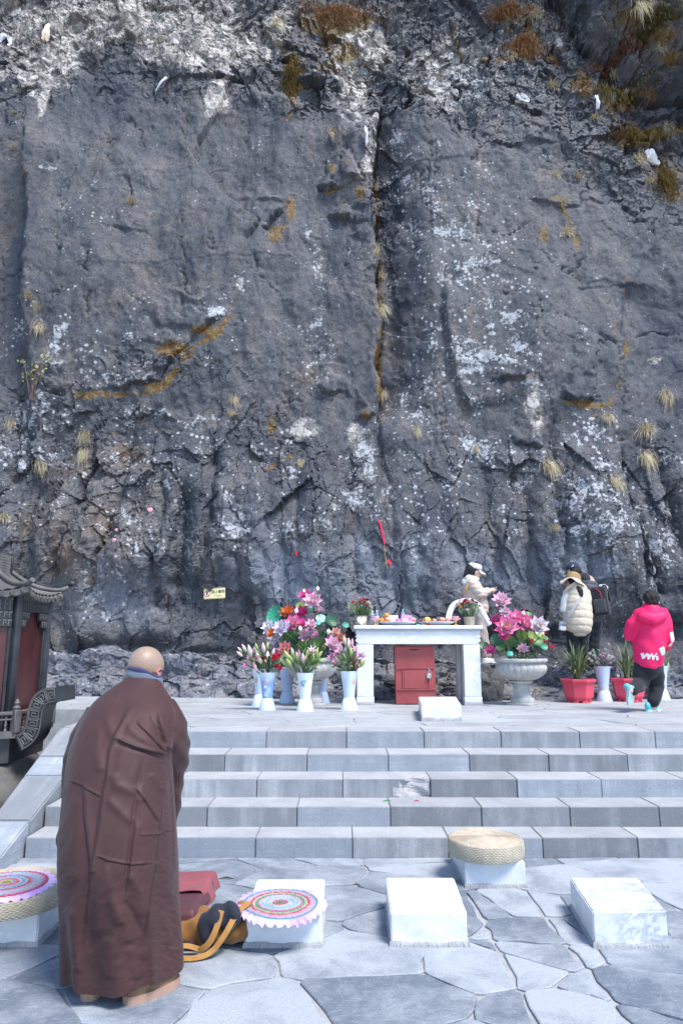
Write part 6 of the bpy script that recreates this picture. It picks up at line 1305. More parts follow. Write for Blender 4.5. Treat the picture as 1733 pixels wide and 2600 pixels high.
PX = ((XLm + XRm) / 2)[:, None] + ((XRm - XLm) / 2)[:, None] * np.sign(ca_) * np.abs(ca_) ** pw_
PY = YCm[:, None] + RYm[:, None] * np.sign(sa_) * np.abs(sa_) ** pw_
hem = sst(0.55, 0.12, ZZ)
PX += hem * 0.018 * np.cos(AA * 7 + 1) * ca_; PY += hem * 0.018 * np.cos(AA * 9) * sa_
# hem dips at the near left and lifts at the right
ZZ = ZZ + hem * (0.018 * ca_ + 0.010 * np.sin(AA * 5))
d_ = PY * CP + (ZZ - CAM_H) * SP; U_ = PW / 2 + FPX * PX / d_; V_ = PH / 2 - FPX * ((-PY * SP + (ZZ - CAM_H) * CP) / d_)
CX, CYc = (U_ - 100) * 2.45, (V_ - 1600) * 2.45
wb = sst(0.35, -0.25, sa_)
def fold(pts, amp, w, kind='r'):
    bd = np.full(CX.shape, 1e9); sg = np.zeros(CX.shape); pr = np.zeros(CX.shape)
    n = len(pts) - 1
    for k in range(n):
        (ax_, ay_), (bx_, by_) = pts[k], pts[k + 1]; dx, dy = bx_ - ax_, by_ - ay_; L2 = dx * dx + dy * dy
        t = np.clip(((CX - ax_) * dx + (CYc - ay_) * dy) / L2, 0, 1); ex, ey = CX - ax_ - t * dx, CYc - ay_ - t * dy
        d = np.hypot(ex, ey); m = d < bd; s = np.sign(ex * dy - ey * dx); bd = np.where(m, d, bd); sg = np.where(m, s, sg); pr = np.where(m, (k + t) / n, pr)
    e = sst(0, 0.15, pr) * sst(0, 0.15, 1 - pr)
    if kind == 'r': return amp * np.exp(-(bd / w) ** 2) * e
    s = bd * sg                               # 's': one-sided step, soft on one side and sharp on the other
    return amp * np.where(s > 0, np.exp(-(s / w) ** 2), 1.45 * np.exp(-(s / (w * 0.30)) ** 2) - 0.45 * np.exp(-(s / (w * 0.75)) ** 2)) * e
O = np.zeros(CX.shape)
for pts, amp, w, kd in (([(610, 430), (540, 520), (470, 660), (440, 740), (420, 900), (390, 1060), (345, 1400), (320, 1530), (290, 1800), (255, 2040)], 0.010, 26, 's'), ([(470, 668), (540, 700), (600, 726), (700, 755), (800, 772)], 0.016, 18, 's'), ([(465, 700), (540, 725), (660, 760), (800, 815)], -0.008, 10, 'r'),
        ([(735, 500), (770, 640), (805, 760)], 0.022, 34, 's'), ([(600, 560), (680, 640), (800, 770)], 0.014, 26, 's'), ([(540, 580), (620, 660), (760, 752)], 0.010, 24, 'r'), ([(690, 520), (740, 620), (790, 730)], -0.012, 16, 'r'), ([(420, 520), (450, 620), (480, 690)], 0.012, 30, 'r'), ([(370, 560), (360, 740), (385, 900)], 0.012, 30, 'r'),
        ([(455, 880), (480, 960), (600, 1010), (650, 1080)], 0.012, 28, 'r'), ([(590, 960), (660, 1060), (750, 1200)], 0.014, 26, 's'), ([(420, 1040), (500, 1120), (590, 1210)], 0.011, 26, 'r'), ([(690, 880), (740, 960), (800, 1010)], 0.012, 24, 'r'), ([(650, 770), (620, 940), (598, 1090), (580, 1200), (556, 1440), (535, 1560), (515, 1700)], -0.014, 13, 'r'), ([(610, 1180), (590, 1300), (570, 1450), (550, 1600)], 0.012, 22, 's'),
        ([(770, 1000), (745, 1200), (722, 1450), (690, 1650), (645, 1960)], 0.008, 18, 's'), ([(350, 1395), (430, 1432), (560, 1457), (720, 1450)], 0.007, 12, 's'), ([(190, 930), (280, 975), (395, 1045)], 0.006, 12, 's'), ([(600, 1275), (740, 1270), (830, 1235)], 0.006, 10, 's'),
        ([(285, 930), (290, 1150), (325, 1450), (318, 1520)], 0.016, 30, 's'), ([(380, 1480), (365, 1700), (350, 1920)], 0.014, 30, 'r'), ([(400, 1440), (440, 1600), (470, 1750), (500, 1850)], 0.012, 34, 'r'), ([(440, 1650), (540, 1840), (560, 1960)], 0.012, 32, 'r'), ([(560, 1500), (620, 1620), (640, 1800)], 0.010, 30, 'r'), ([(520, 1680), (580, 1760), (640, 1900)], -0.008, 18, 'r'),
        ([(730, 1430), (790, 1500), (810, 1700)], 0.010, 26, 'r'), ([(320, 1530), (290, 1750), (260, 2030)], -0.012, 12, 'r'), ([(230, 1000), (225, 1300), (240, 1600)], 0.012, 34, 'r'), ([(215, 1700), (225, 1950), (260, 2150)], 0.012, 28, 'r'), ([(700, 1700), (660, 1900), (620, 2060)], 0.010, 30, 'r'), ([(820, 900), (835, 1100), (840, 1500)], 0.012, 24, 's'), ([(240, 1480), (245, 1800), (300, 2100)], 0.008, 30, 'r'), ([(440, 1900), (430, 2050), (420, 2180)], 0.010, 30, 'r'), ([(560, 1960), (600, 2080), (610, 2180)], 0.009, 28, 'r'), ([(760, 1750), (800, 1900), (840, 2020)], 0.008, 24, 'r')):
    O += fold(pts, amp * 0.66, w * 1.1, kd)
O += 0.004 * fbm(CX / 120 + CYc / 400, CYc / 420, 501, 4) + 0.0018 * fbm(CX / 60 + CYc / 90, CYc / 75, 511, 3) * sst(1200, 1700, CYc)
O += 0.0022 * fbm(CX / 40 - CYc / 40, CYc / 30, 515, 3) * sst(650, 780, CX)
O *= wb
nx = (ca_ / ((XRm - XLm) / 2)[:, None]); ny = (sa_ / RYm[:, None]); nn_ = np.hypot(nx, ny)
PX += O * nx / nn_; PY += O * ny / nn_
robe = MB()
VV = np.stack([PX - mb0.x, PY - mb0.y, ZZ], -1).reshape(-1, 3).tolist()
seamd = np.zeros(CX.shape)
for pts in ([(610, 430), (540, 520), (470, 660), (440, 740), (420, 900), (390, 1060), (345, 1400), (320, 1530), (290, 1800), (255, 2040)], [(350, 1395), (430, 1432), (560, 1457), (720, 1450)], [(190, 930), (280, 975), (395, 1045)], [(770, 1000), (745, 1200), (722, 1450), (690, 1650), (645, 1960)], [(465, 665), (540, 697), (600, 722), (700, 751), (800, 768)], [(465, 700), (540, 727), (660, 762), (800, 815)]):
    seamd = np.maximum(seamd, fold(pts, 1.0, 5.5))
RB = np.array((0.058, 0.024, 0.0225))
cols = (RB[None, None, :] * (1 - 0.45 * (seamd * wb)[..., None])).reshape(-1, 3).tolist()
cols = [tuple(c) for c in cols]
F = [[i * NA + j, (i + 1) * NA + j, (i + 1) * NA + (j + 1) % NA, i * NA + (j + 1) % NA] for i in range(NRW - 1) for j in range(NA)]
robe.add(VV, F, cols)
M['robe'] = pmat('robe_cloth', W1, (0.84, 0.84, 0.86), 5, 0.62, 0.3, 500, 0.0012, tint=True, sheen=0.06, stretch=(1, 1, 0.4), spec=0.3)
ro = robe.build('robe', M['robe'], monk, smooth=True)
def sleeve(tab, side, seed):
    mb = MB(); mb.col = tuple(RB); P = []; Rr = []
    tab = np.array(tab, float); n = 46; yy = np.linspace(tab[0, 0], tab[-1, 0], n)
    e = smooth1(np.interp(yy, tab[:, 0], tab[:, 1]), 2); Yd = smooth1(np.interp(yy, tab[:, 0], tab[:, 2]), 3); rr = smooth1(np.interp(yy, tab[:, 0], tab[:, 3]), 2)
    V = []; NN = 44
    for i in range(n):
        c = MC(e[i], yy[i], Yd[i]); c.x -= side * rr[i]
        for j in range(NN):
            a = 2 * math.pi * j / NN
            w = 1 + 0.07 * math.sin(2 * a + i * 0.22 + seed) + 0.05 * math.sin(a * 3 + i * 0.55 + seed) * math.sin(i * 0.31) + 0.03 * math.sin(5 * a - i * 0.8)
            V.append(Vector((c.x + rr[i] * math.cos(a) * w, c.y + rr[i] * 1.35 * math.sin(a) * w, c.z)) - mb0)
    F = [[i * NN + j, (i + 1) * NN + j, (i + 1) * NN + (j + 1) % NN, i * NN + (j + 1) % NN] for i in range(n - 1) for j in range(NN)] + [list(range(NN)), [(n - 1) * NN + j for j in range(NN)][::-1]]
    mb.add(V, F); return mb.build('sleeve', M['robe'], monk, smooth=True)
sleeve([(430, 815, 3.80, 0.03), (455, 852, 3.80, 0.06), (500, 882, 3.79, 0.085), (600, 926, 3.80, 0.10), (700, 938, 3.81, 0.105), (800, 930, 3.83, 0.10), (900, 893, 3.86, 0.085), (1000, 882, 3.90, 0.078), (1100, 884, 3.94, 0.07), (1180, 858, 3.97, 0.04), (1215, 842, 3.98, 0.015)], 1, 1)
sleeve([(480, 308, 3.77, 0.04), (540, 258, 3.75, 0.07), (600, 222, 3.75, 0.085), (700, 194, 3.75, 0.095), (800, 175, 3.75, 0.095), (900, 158, 3.75, 0.09), (1000, 150, 3.74, 0.085), (1100, 143, 3.73, 0.08), (1200, 134, 3.72, 0.075), (1300, 120, 3.72, 0.07), (1360, 128, 3.72, 0.06), (1410, 142, 3.72, 0.045), (1450, 158, 3.72, 0.02)], -1, 4)
# body inside the robe: one continuous figure, head bowed and turned a little to the right
hc = MC(664, 218, 3.97) - mb0; hk = pm(1690, 3.97) / 2.45
bd = MB(); HR = 106 * hk
Mh = Matrix.Rotation(R(-16), 4, 'Z') @ Matrix.Rotation(R(-22), 4, 'X')
bd.ell(hc, (HR, HR * 1.16, HR * 1.08), Mh, 28, 18)
bd.ell(hc + Mh @ Vector((0, HR * 0.35, -HR * 0.62)), (HR * 0.74, HR * 0.86, HR * 0.70), Mh, 22, 14)     # face and jaw
bd.ell(hc + Mh @ Vector((0, HR * 1.20, -HR * 0.42)), (HR * 0.14, HR * 0.22, HR * 0.24), Mh, 10, 8)     # nose
bd.ell(hc + Mh @ Vector((0, HR * 1.05, -HR * 0.12)), (HR * 0.62, HR * 0.16, HR * 0.13), Mh, 14, 8)     # brow
bd.ell(hc + Mh @ Vector((0, HR * 1.05, -HR * 0.86)), (HR * 0.30, HR * 0.16, HR * 0.10), Mh, 12, 8)     # lips
for sx in (-1, 1):
    bd.ell(hc + Mh @ Vector((sx * HR * 0.95, HR * 0.06, -HR * 0.50)), (HR * 0.10, HR * 0.20, HR * 0.32), Mh, 10, 10)   # ears
    bd.ell(hc + Mh @ Vector((sx * HR * 0.40, HR * 0.12, -HR * 0.95)), (HR * 0.3, HR * 0.3, HR * 0.3), Mh, 10, 8)
L0 = lambda x, y, z: Vector((x * 0.82 - 0.135, y, z))
bd.limb([hc + Vector((0, -0.03, -0.06)), Vector((hc.x - 0.02, 0.23, 1.26)), L0(0.03, 0.19, 1.12)], [0.070, 0.066, 0.08])
bd.limb([L0(0.0, 0.15, 1.10), L0(0.0, 0.08, 0.98), L0(0, 0.0, 0.80)], [0.15, 0.16, 0.165])
for sx in (-1, 1):
    bd.limb([L0(sx * 0.10, 0.0, 0.80), L0(sx * 0.11, 0.05, 0.45), L0(sx * 0.09, 0.02, 0.09)], [0.10, 0.062, 0.042])
    bd.limb([L0(sx * 0.05, 0.16, 1.12), L0(sx * 0.15, 0.17, 1.08), L0(sx * 0.22, 0.12, 0.90), L0(sx * 0.06, 0.34, 0.96), L0(sx * 0.02, 0.42, 1.02)], [0.08, 0.06, 0.05, 0.038, 0.03])
    for f in range(4): bd.limb([L0(sx * 0.02, 0.42, 1.02 - 0.015 * f), L0(sx * 0.012, 0.47 + 0.006 * f, 1.05 - 0.018 * f), L0(sx * 0.008, 0.49, 1.09 - 0.02 * f)], [0.010, 0.009, 0.007], 8)
    bd.limb([L0(sx * 0.03, 0.41, 1.03), L0(sx * 0.02, 0.42, 1.07), L0(sx * 0.012, 0.43, 1.10)], [0.011, 0.010, 0.008], 8)
def skin_c(c):
    s = SKIN
    p = Mh.inverted() @ (c - hc)
    if abs(p.x) > HR * 0.92 and p.z < -HR * 0.15: return (0.58, 0.24, 0.19)
    if p.z > -HR * 0.35 and p.y < HR * 0.75: return (0.385, 0.275, 0.205)      # shaven scalp
    return s
M['scalp'] = pmat('scalp_skin', W1, (0.66, 0.63, 0.62), 170, 0.42, 0.5, 300, 0.0015, tint=True, trans=0.08)
body = blob('body', bd, 0.006, M['scalp'], monk, 3, None, skin_c)
# scarf round the neck: navy edge over grey-blue cloth
nk = MC(648, 300, 3.92) - mb0
def ring(name, rx, ry, h, z, th, col, tilt):
    mb = MB(); mb.col = col; Mx = Matrix.Translation(nk + Vector((0, 0, z))) @ tilt
    mb.grid(lambda u, v: Mx @ Vector(((rx + th * math.cos(v * 6.2832) * (1 + 0.12 * math.sin(u * 40))) * math.cos(u * 6.2832), (ry + th * math.cos(v * 6.2832)) * math.sin(u * 6.2832), h * math.sin(v * 6.2832) + 0.004 * math.sin(u * 25 + v * 6))), 56, 14, closed=True)
    mb.build(name, M['fabric'], monk, smooth=True)
nk = nk + Vector((0.004, 0, -0.012))
Tn = Matrix.Rotation(R(-12), 4, 'X') @ Matrix.Rotation(R(17), 4, 'Y')
ring('scarf', 0.088, 0.088, 0.030, 0.008, 0.014, (0.115, 0.14, 0.19), Tn)
ring('scarf_edge', 0.090, 0.088, 0.010, 0.038, 0.008, (0.025, 0.035, 0.11), Tn)
ring('robe_collar', 0.100, 0.098, 0.022, -0.020, 0.013, tuple(RB), Tn)
# glasses: temple arm, rim beyond the cheek
gl = MB(); gl.col = (0.01, 0.01, 0.012); hp_ = lambda x, y, z: hc + Mh @ Vector((x * HR, y * HR, z * HR))
for sx in (-1, 1):
    gl.tube([hp_(sx * 1.03, -0.12, -0.42), hp_(sx * 1.05, 0.02, -0.28), hp_(sx * 1.05, 0.5, -0.26), hp_(sx * 0.96, 1.12, -0.27)], 0.0032, 6)
    gl.tube([hp_(sx * (0.50 + 0.42 * math.cos(a)), 1.22 - 0.10 * abs(0.5 + 0.42 * math.cos(a)), -0.33 + 0.30 * math.sin(a)) for a in [2 * math.pi * i / 18 for i in range(19)]], 0.003, 6)
gl.tube([hp_(-0.1, 1.24, -0.28), hp_(0.1, 1.24, -0.28)], 0.003, 6)
gl.build('glasses', M['plastic'], monk)
M['suede'] = pmat('tan_suede', W1, (0.82, 0.8, 0.8), 16, 0.85, 0.5, 240, 0.003, tint=True)
def shoe(name, heel, ang, L, W, col, sole, parent, hgt=0.085, base=Vector((0, 0, 0)), tilt=0.0, matr='suede'):
    """heel at the origin pointing along ang (0 = +y); returns the upper with a sole as its sub-part"""
    Mx = Matrix.Translation(heel - base) @ Matrix.Rotation(ang, 4, 'Z') @ Matrix.Rotation(tilt, 4, 'X')
    mb = MB(); mb.col = col
    mb.ell((0, L * 0.22, hgt * 0.55), (W * 0.44, L * 0.24, hgt * 0.62), nu=16, nv=10); mb.ell((0, L * 0.62, hgt * 0.38), (W * 0.48, L * 0.38, hgt * 0.40), nu=16, nv=10); mb.ell((0, L * 0.12, hgt * 0.9), (W * 0.40, L * 0.17, hgt * 0.6), nu=16, nv=10)
    mb.v = [tuple(Mx @ Vector((p[0], p[1], max(p[2], 0.012)))) for p in mb.v]
    up = mb.build('shoe', M[matr], parent, smooth=True)
    mb = MB(); mb.col = sole; N = 28; prof = []
    for i in range(N):
        a = 2 * math.pi * i / N; y = L * 0.5 - L * 0.52 * math.cos(a); w = W * 0.5 * abs(math.sin(a)) ** 0.6 * (0.92 + 0.18 * (y / L) * (1 - max(0, y / L - 0.7) * 1.5)) * (1 if math.sin(a) > 0 else -1); prof.append((w, y))
    V = [(x * 1.05, y, z) for z in (0.0, 0.018, 0.034) for x, y in prof]
    V = [(x, y, z + (0.02 * max(0, y / L - 0.8))) for x, y, z in V]
    mb.add([tuple(Mx @ Vector(p)) for p in V], [tuple(range(N)), tuple(range(2 * N, 3 * N))[::-1]] + [(k * N + i, k * N + N + i, k * N + N + (i + 1) % N, k * N + (i + 1) % N) for k in range(2) for i in range(N)])
    mb.build('sole', M[matr], up, smooth=False); return up
TAN, SOLE = (0.27, 0.16, 0.092), (0.42, 0.265, 0.195)
hl = gz(225, 2543, 0); hr = gz(318, 2550, 0)
shoe('shoe', hl + Vector((0.0, 0.0, 0)), R(8), 0.27, 0.108, TAN, SOLE, monk, 0.10, mb0)
shoe('shoe', hr + Vector((0.0, 0.0, 0)), R(-42), 0.27, 0.108, TAN, SOLE, monk, 0.10, mb0)
# ------------------------------------------------------------------ helpers for the far figures
def frame(bx, by, sc, Y, base): return lambda x, y, dy=0.0: at(bx + x / sc, by + y / sc, Y + dy) - base
def head_shape(mb, c, r_, face):
    """skull, jaw, nose, brow, lips and ears; face = matrix turning +y into the looking direction"""
    mb.ell(c, (r_ * 0.86, r_ * 1.02, r_ * 1.0), face, 20, 14); mb.ell(c + face @ Vector((0, r_ * 0.28, -r_ * 0.55)), (r_ * 0.66, r_ * 0.74, r_ * 0.70), face, 18, 12)
    mb.ell(c + face @ Vector((0, r_ * 1.06, -r_ * 0.38)), (r_ * 0.14, r_ * 0.2, r_ * 0.22), face, 8, 6); mb.ell(c + face @ Vector((0, r_ * 0.94, -r_ * 0.75)), (r_ * 0.28, r_ * 0.12, r_ * 0.08), face, 10, 6)
    mb.ell(c + face @ Vector((0, r_ * 0.92, -r_ * 0.12)), (r_ * 0.55, r_ * 0.12, r_ * 0.1), face, 10, 6)
    for sx in (-1, 1): mb.ell(c + face @ Vector((sx * r_ * 0.86, 0, -r_ * 0.3)), (r_ * 0.1, r_ * 0.17, r_ * 0.28), face, 8, 8)
def hand_shape(mb, w, d, n):
    """palm, four fingers and thumb from wrist w along d; n = palm normal"""
    d = Vector(d).normalized(); n = Vector(n).normalized(); s = d.cross(n).normalized()
    mb.limb([w, w + d * 0.05, w + d * 0.085], [0.024, 0.034, 0.032], 10)
    for k in range(4):
        b = w + d * 0.08 + s * (k - 1.5) * 0.018; L = (0.062, 0.072, 0.068, 0.054)[k]; mb.limb([b, b + d * L * 0.55 + n * 0.006, b + d * L + n * 0.018], [0.0098, 0.009, 0.0075], 8)
    b = w + d * 0.03 - s * 0.026; mb.limb([b, b - s * 0.028 + d * 0.025, b - s * 0.034 + d * 0.055], [0.012, 0.011, 0.009], 8)
def quilt(period, amp, z0, wob=0.012):
    def f(c, nn):
        t = (c.z - z0 + wob * math.sin(c.x * 9 + c.y * 7)) / period; u = abs((t % 1) - 0.5) * 2
        w = 0.35 * math.sin(c.x * 55 + c.z * 30) * math.sin(c.z * 42 + c.y * 38)
        return c + nn * amp * (1 - u ** 4 * 1.7 + w)
    return f
def rump(amp, k=40):
    return lambda c, nn: c + nn * amp * (math.sin(c.z * k + 2.5 * math.sin(c.x * 14)) * 0.7 + math.sin(c.x * 33 + c.z * 15) * 0.4)
def simple_build(name, shapes, parent, mat, col, voxel=0.012, smooth=4, fn=None, cfn=None):
    mb = MB(); mb.col = col
    for kind, *a in shapes: getattr(mb, kind)(*a)
    return blob(name, mb, voxel, mat, parent, smooth, fn, cfn or (lambda c: col))
def decal(obj, polys, col, parent, name, off=0.003, mat='mixed'):
    """thin printed shapes laid on a surface that faces the camera; polys are lists of (x, z)"""
    bv = BVHTree.FromPolygons([q.co.copy() for q in obj.data.vertices], [tuple(p.vertices) for p in obj.data.polygons]); mb = MB(); mb.col = col
    for poly in polys:
        b = bmesh.new(); f = b.faces.new([b.verts.new((x, 0, z)) for x, z in poly]); bmesh.ops.triangulate(b, faces=b.faces[:]); bmesh.ops.subdivide_edges(b, edges=b.edges[:], cuts=3, use_grid_fill=True)
        ok = True
        for q in b.verts:
            h = bv.ray_cast(Vector((q.co.x, -3, q.co.z)), Vector((0, 1, 0)))
            if h[0] is None: ok = False; break
            q.co.y = h[0].y - off
        if ok: mb.bm(b)
        else: b.free()
    return mb.build(name, M[mat], parent, smooth=True) if mb.v else None
# ------------------------------------------------------------------ woman beside the altar (profile, looking right)
YW = 11.05; wbase = at(850 + 1310 / 3.484, 1400 + 985 / 3.484, YW); wbase.z = at(850 + 1340 / 3.484, 1400 + 985 / 3.484, YW).z
w1 = thing('person', 'woman in a beige quilted jacket and white cap reaching out behind the altar', 'person', wbase)
j = frame(850, 1400, 3.484, YW, wbase)
fr = Matrix.Rotation(R(-80), 4, 'Z')
hc1 = j(1228, 172); mb = MB(); head_shape(mb, hc1, 0.108, fr)
mb.limb([j(1216, 200), j(1205, 262)], [0.055, 0.065]); mb.limb([j(1205, 280), j(1225, 400), j(1255, 500)], [0.12, 0.115, 0.13])
mb.limb([j(1255, 510, -0.07), j(1290, 730, -0.07), j(1318, 930, -0.06)], [0.09, 0.06, 0.045]); mb.limb([j(1255, 510, 0.07), j(1300, 730, 0.08), j(1340, 930, 0.08)], [0.09, 0.06, 0.045])
for dy in (-0.17, 0.16):
    mb.limb([j(1212, 285, dy * 0.8), j(1290, 390, dy), j(1350, 350, dy * 0.7)], [0.055, 0.045, 0.034]); hand_shape(mb, j(1352, 348, dy * 0.7), (1, 0.0, -0.02 if dy < 0 else 0.25), (0, 0.1, 1))
blob('body', mb, 0.0075, M['skin'], w1, 3, None, lambda c: (0.66, 0.44, 0.35))
BEI = (0.56, 0.45, 0.38)
simple_build('jacket', [('limb', [j(1200, 268), j(1215, 340), j(1240, 430), j(1262, 505)], [0.125, 0.165, 0.18, 0.172], 20)] + [('limb', [j(1215, 290, dy * 0.8), j(1285, 385, dy), j(1345, 352, dy * 0.72)], [0.085, 0.088, 0.058], 14) for dy in (-0.17, 0.16)], w1, M['puffer'], BEI, 0.014, 3, quilt(0.075, 0.007, 0))
simple_build('hood', [('limb', [j(1160, 265), j(1185, 235), j(1230, 238)], [0.075, 0.085, 0.06], 14), ('limb', [j(1165, 285, -0.06), j(1200, 250, -0.1), j(1250, 250, -0.07)], [0.05, 0.06, 0.045], 12)], w1, M['fabric'], (0.80, 0.78, 0.75), 0.012, 4, rump(0.006))
simple_build('hair', [('ell', hc1 + fr @ Vector((0, -0.03, 0.012)), (0.105, 0.108, 0.108), fr, 18, 12), ('limb', [j(1190, 150), j(1165, 190, -0.02), j(1140, 225, -0.02)], [0.07, 0.05, 0.02], 12)], w1, M['hair'], (1, 1, 1), 0.010, 2)
mb = MB(); mb.col = (0.80, 0.79, 0.77); Mc = Matrix.Translation(hc1 + Vector((0.01, 0, 0.03))) @ fr @ Matrix.Rotation(R(-14), 4, 'X')
mb.lathe([(0.112, -0.01), (0.113, 0.03), (0.10, 0.075)], 26, Mc, cap=False)
mb.grid(lambda u, v: Mc @ Vector((0.112 * math.sin((u - 0.5) * 2.4) * (1 + 0.0 * v), 0.105 * math.cos((u - 0.5) * 2.4) + 0.10 * v * math.cos((u - 0.5) * 2.2), -0.012 - 0.035 * v - 0.02 * (abs(u - 0.5) * 2) ** 2)), 18, 6)
o = mb.build('visor_cap', M['fabric'], w1, smooth=True); o.modifiers.new('s', 'SOLIDIFY').thickness = 0.006
GRB = (0.42, 0.36, 0.31)
simple_build('trousers', [('limb', [j(1258, 500), j(1262, 540)], [0.15, 0.145], 14), ('limb', [j(1262, 540, -0.07), j(1292, 730, -0.08), j(1318, 915, -0.07)], [0.105, 0.085, 0.07], 14), ('limb', [j(1262, 540, 0.07), j(1305, 730, 0.09), j(1342, 915, 0.09)], [0.105, 0.085, 0.07], 14)], w1, M['fabric'], GRB, 0.012, 4, rump(0.005))
for xs_, dy in ((1295, -0.08), (1318, 0.09)): shoe('shoe', j(xs_, 985, dy), R(-88), 0.25, 0.10, (0.80, 0.78, 0.74), (0.82, 0.8, 0.78), w1, 0.08, matr='fabric')
mb = MB(); mb.col = (0.55, 0.30, 0.04); ribbon(mb, [j(1190, 265, -0.17), j(1160, 320, -0.205), j(1150, 380, -0.17)], 0.02, 0.005, (0, -1, 0)); mb.build('shoulder_strap', M['fabric'], w1)
# ------------------------------------------------------------------ couple by the rock: woman in cream vest, man with a backpack
YV = 10.85; c4 = lambda Y, b: frame(1250, 1400, 3.246, Y, b)
vb_ = at(1250 + 700 / 3.246, 1690, YV); w2 = thing('person', 'woman in a cream quilted vest and floppy straw sun hat, seen from behind', 'person', vb_); j = c4(YV, vb_)
fr = Matrix.Rotation(R(18), 4, 'Z') @ Matrix.Rotation(R(-12), 4, 'X'); hc2 = j(662, 245)
mb = MB(); head_shape(mb, hc2, 0.105, fr); mb.limb([j(668, 270), j(685, 330)], [0.05, 0.06]); mb.limb([j(690, 340), j(695, 480), j(698, 620)], [0.14, 0.13, 0.15])
for x0_, x1_, x2_ in ((655, 655, 660), (738, 742, 742)): mb.limb([j(x0_, 640), j(x1_, 770), j(x2_, 930)], [0.09, 0.062, 0.045])
mb.limb([j(610, 360), j(592, 480, 0.02), j(625, 520, 0.22)], [0.05, 0.042, 0.032]); mb.limb([j(770, 360), j(785, 480, 0.05), j(745, 500, 0.25)], [0.05, 0.042, 0.032])
hand_shape(mb, j(625, 518, 0.22), (0.3, 0.8, 0.3), (0, -0.3, 1)); hand_shape(mb, j(745, 498, 0.25), (-0.2, 0.8, 0.3), (0, -0.3, 1))
blob('body', mb, 0.008, M['skin'], w2, 3, None, lambda c: (0.62, 0.42, 0.34))
CRM = (0.66, 0.56, 0.43)
def vestc(c): return CRM
simple_build('vest', [('limb', [j(690, 335), j(695, 420), j(700, 520), j(700, 600)], [0.17, 0.205, 0.22, 0.215], 22), ('limb', [j(625, 345), j(760, 345)], [0.08, 0.08], 14)], w2, M['puffer'], CRM, 0.014, 3, quilt(0.115, 0.006, 0.02), vestc)
simple_build('collar', [('limb', [j(640, 318), j(690, 300, -0.05), j(735, 320)], [0.06, 0.07, 0.06], 12)], w2, M['puffer'], CRM, 0.012, 3)
for pts in ([j(618, 352), j(592, 480, 0.0), j(615, 515, 0.16)], [j(765, 355), j(790, 470, 0.04), j(760, 500, 0.2)]):
    simple_build('sleeve', [('limb', pts, [0.085, 0.080, 0.055], 14)], w2, M['puffer'], (0.76, 0.74, 0.70), 0.012, 3, rump(0.006))
simple_build('trousers', [('limb', [j(695, 605), j(695, 640)], [0.165, 0.16], 14)] + [('limb', [j(a, 645), j(b, 770), j(c_, 920)], [0.108, 0.085, 0.065], 14) for a, b, c_ in ((652, 655, 660), (742, 742, 742))], w2, M['fabric'], (0.012, 0.014, 0.02), 0.012, 3, rump(0.006, 70))
for x_ in (655, 742): shoe('shoe', j(x_, 945, -0.04), R(5), 0.24, 0.09, (0.02, 0.02, 0.02), (0.3, 0.3, 0.3), w2, 0.08, matr='fabric')
Mc = Matrix.Translation(j(664, 215)) @ Matrix.Rotation(R(14), 4, 'Y') @ Matrix.Rotation(R(-8), 4, 'X')
mb = MB(); mb.col = (0.62, 0.42, 0.22); mb.lathe([(0.118, -0.03), (0.112, 0.02), (0.09, 0.062), (0.05, 0.085), (0.003, 0.092)], 30, Mc, cap=False); hat = mb.build('sun_hat', M['straw'], w2, smooth=True)
mb = MB(); mb.col = (0.58, 0.47, 0.40); mb.grid(lambda u, v: Mc @ Vector(((0.112 + 0.085 * v) * math.cos(u * 6.2832), (0.112 + 0.08 * v) * math.sin(u * 6.2832), -0.03 - 0.085 * v + 0.035 * v * math.sin(u * 6.2832 * 3 + 1) + 0.02 * v * math.sin(u * 6.2832 * 5))), 48, 6); o = mb.build('brim', M['fabric'], hat, smooth=True); o.modifiers.new('s', 'SOLIDIFY').thickness = 0.005
mb = MB(); mb.col = (0.58, 0.45, 0.38); ribbon(mb, [j(690, 255, -0.13), j(650, 280, -0.14), j(610, 310, -0.10), (j(590, 340, -0.06))], 0.045, 0.008, (0, -1, 0.2)); mb.build('scarf', M['fabric'], hat)
simple_build('hair', [('ell', hc2 + fr @ Vector((0, -0.02, -0.01)), (0.098, 0.10, 0.11), fr, 16, 10), ('limb', [j(690, 290, -0.10), j(720, 325, -0.16), j(732, 365, -0.19)], [0.04, 0.05, 0.025], 12)], w2, M['hair'], (1, 1, 1), 0.010, 2)
bg_ = thing('crossbody_bag', 'small white bag on a grey strap worn by the woman in the cream vest', 'bag', vb_)
mb = MB(); mb.col = (0.74, 0.75, 0.78); Mb = Matrix.Translation(j(574, 612, -0.13)) @ Matrix.Rotation(R(8), 4, 'Y'); mb.box(-0.048, 0.048, -0.035, 0.035, -0.075, 0.06, 0.018, Mb, 3); mb.build('pouch', M['fabric'], bg_)
mb = MB(); mb.col = (0.22, 0.23, 0.27); mb.box(-0.050, 0.050, -0.038, 0.038, 0.045, 0.066, 0.006, Mb); mb.box(-0.045, 0.045, -0.0385, -0.034, -0.005, 0.035, 0.003, Mb); mb.build('flap', M['fabric'], bg_)
mb = MB(); mb.col = (0.42, 0.42, 0.44); ribbon(mb, [j(726, 378, -0.235), j(690, 430, -0.262), (j(650, 490, -0.262)), j(612, 555, -0.23), j(585, 590, -0.15)], 0.034, 0.005, (0, -1, 0.1)); mb.build('strap', M['fabric'], bg_)
YM = 11.02; mbs = at(1250 + 800 / 3.246, 1692, YM); man = thing('person', 'man in a dark jacket and navy cap leaning towards the rock', 'person', mbs); j = c4(YM, mbs)
fr = Matrix.Rotation(R(38), 4, 'Z') @ Matrix.Rotation(R(-16), 4, 'X'); hc3 = j(662, 160)
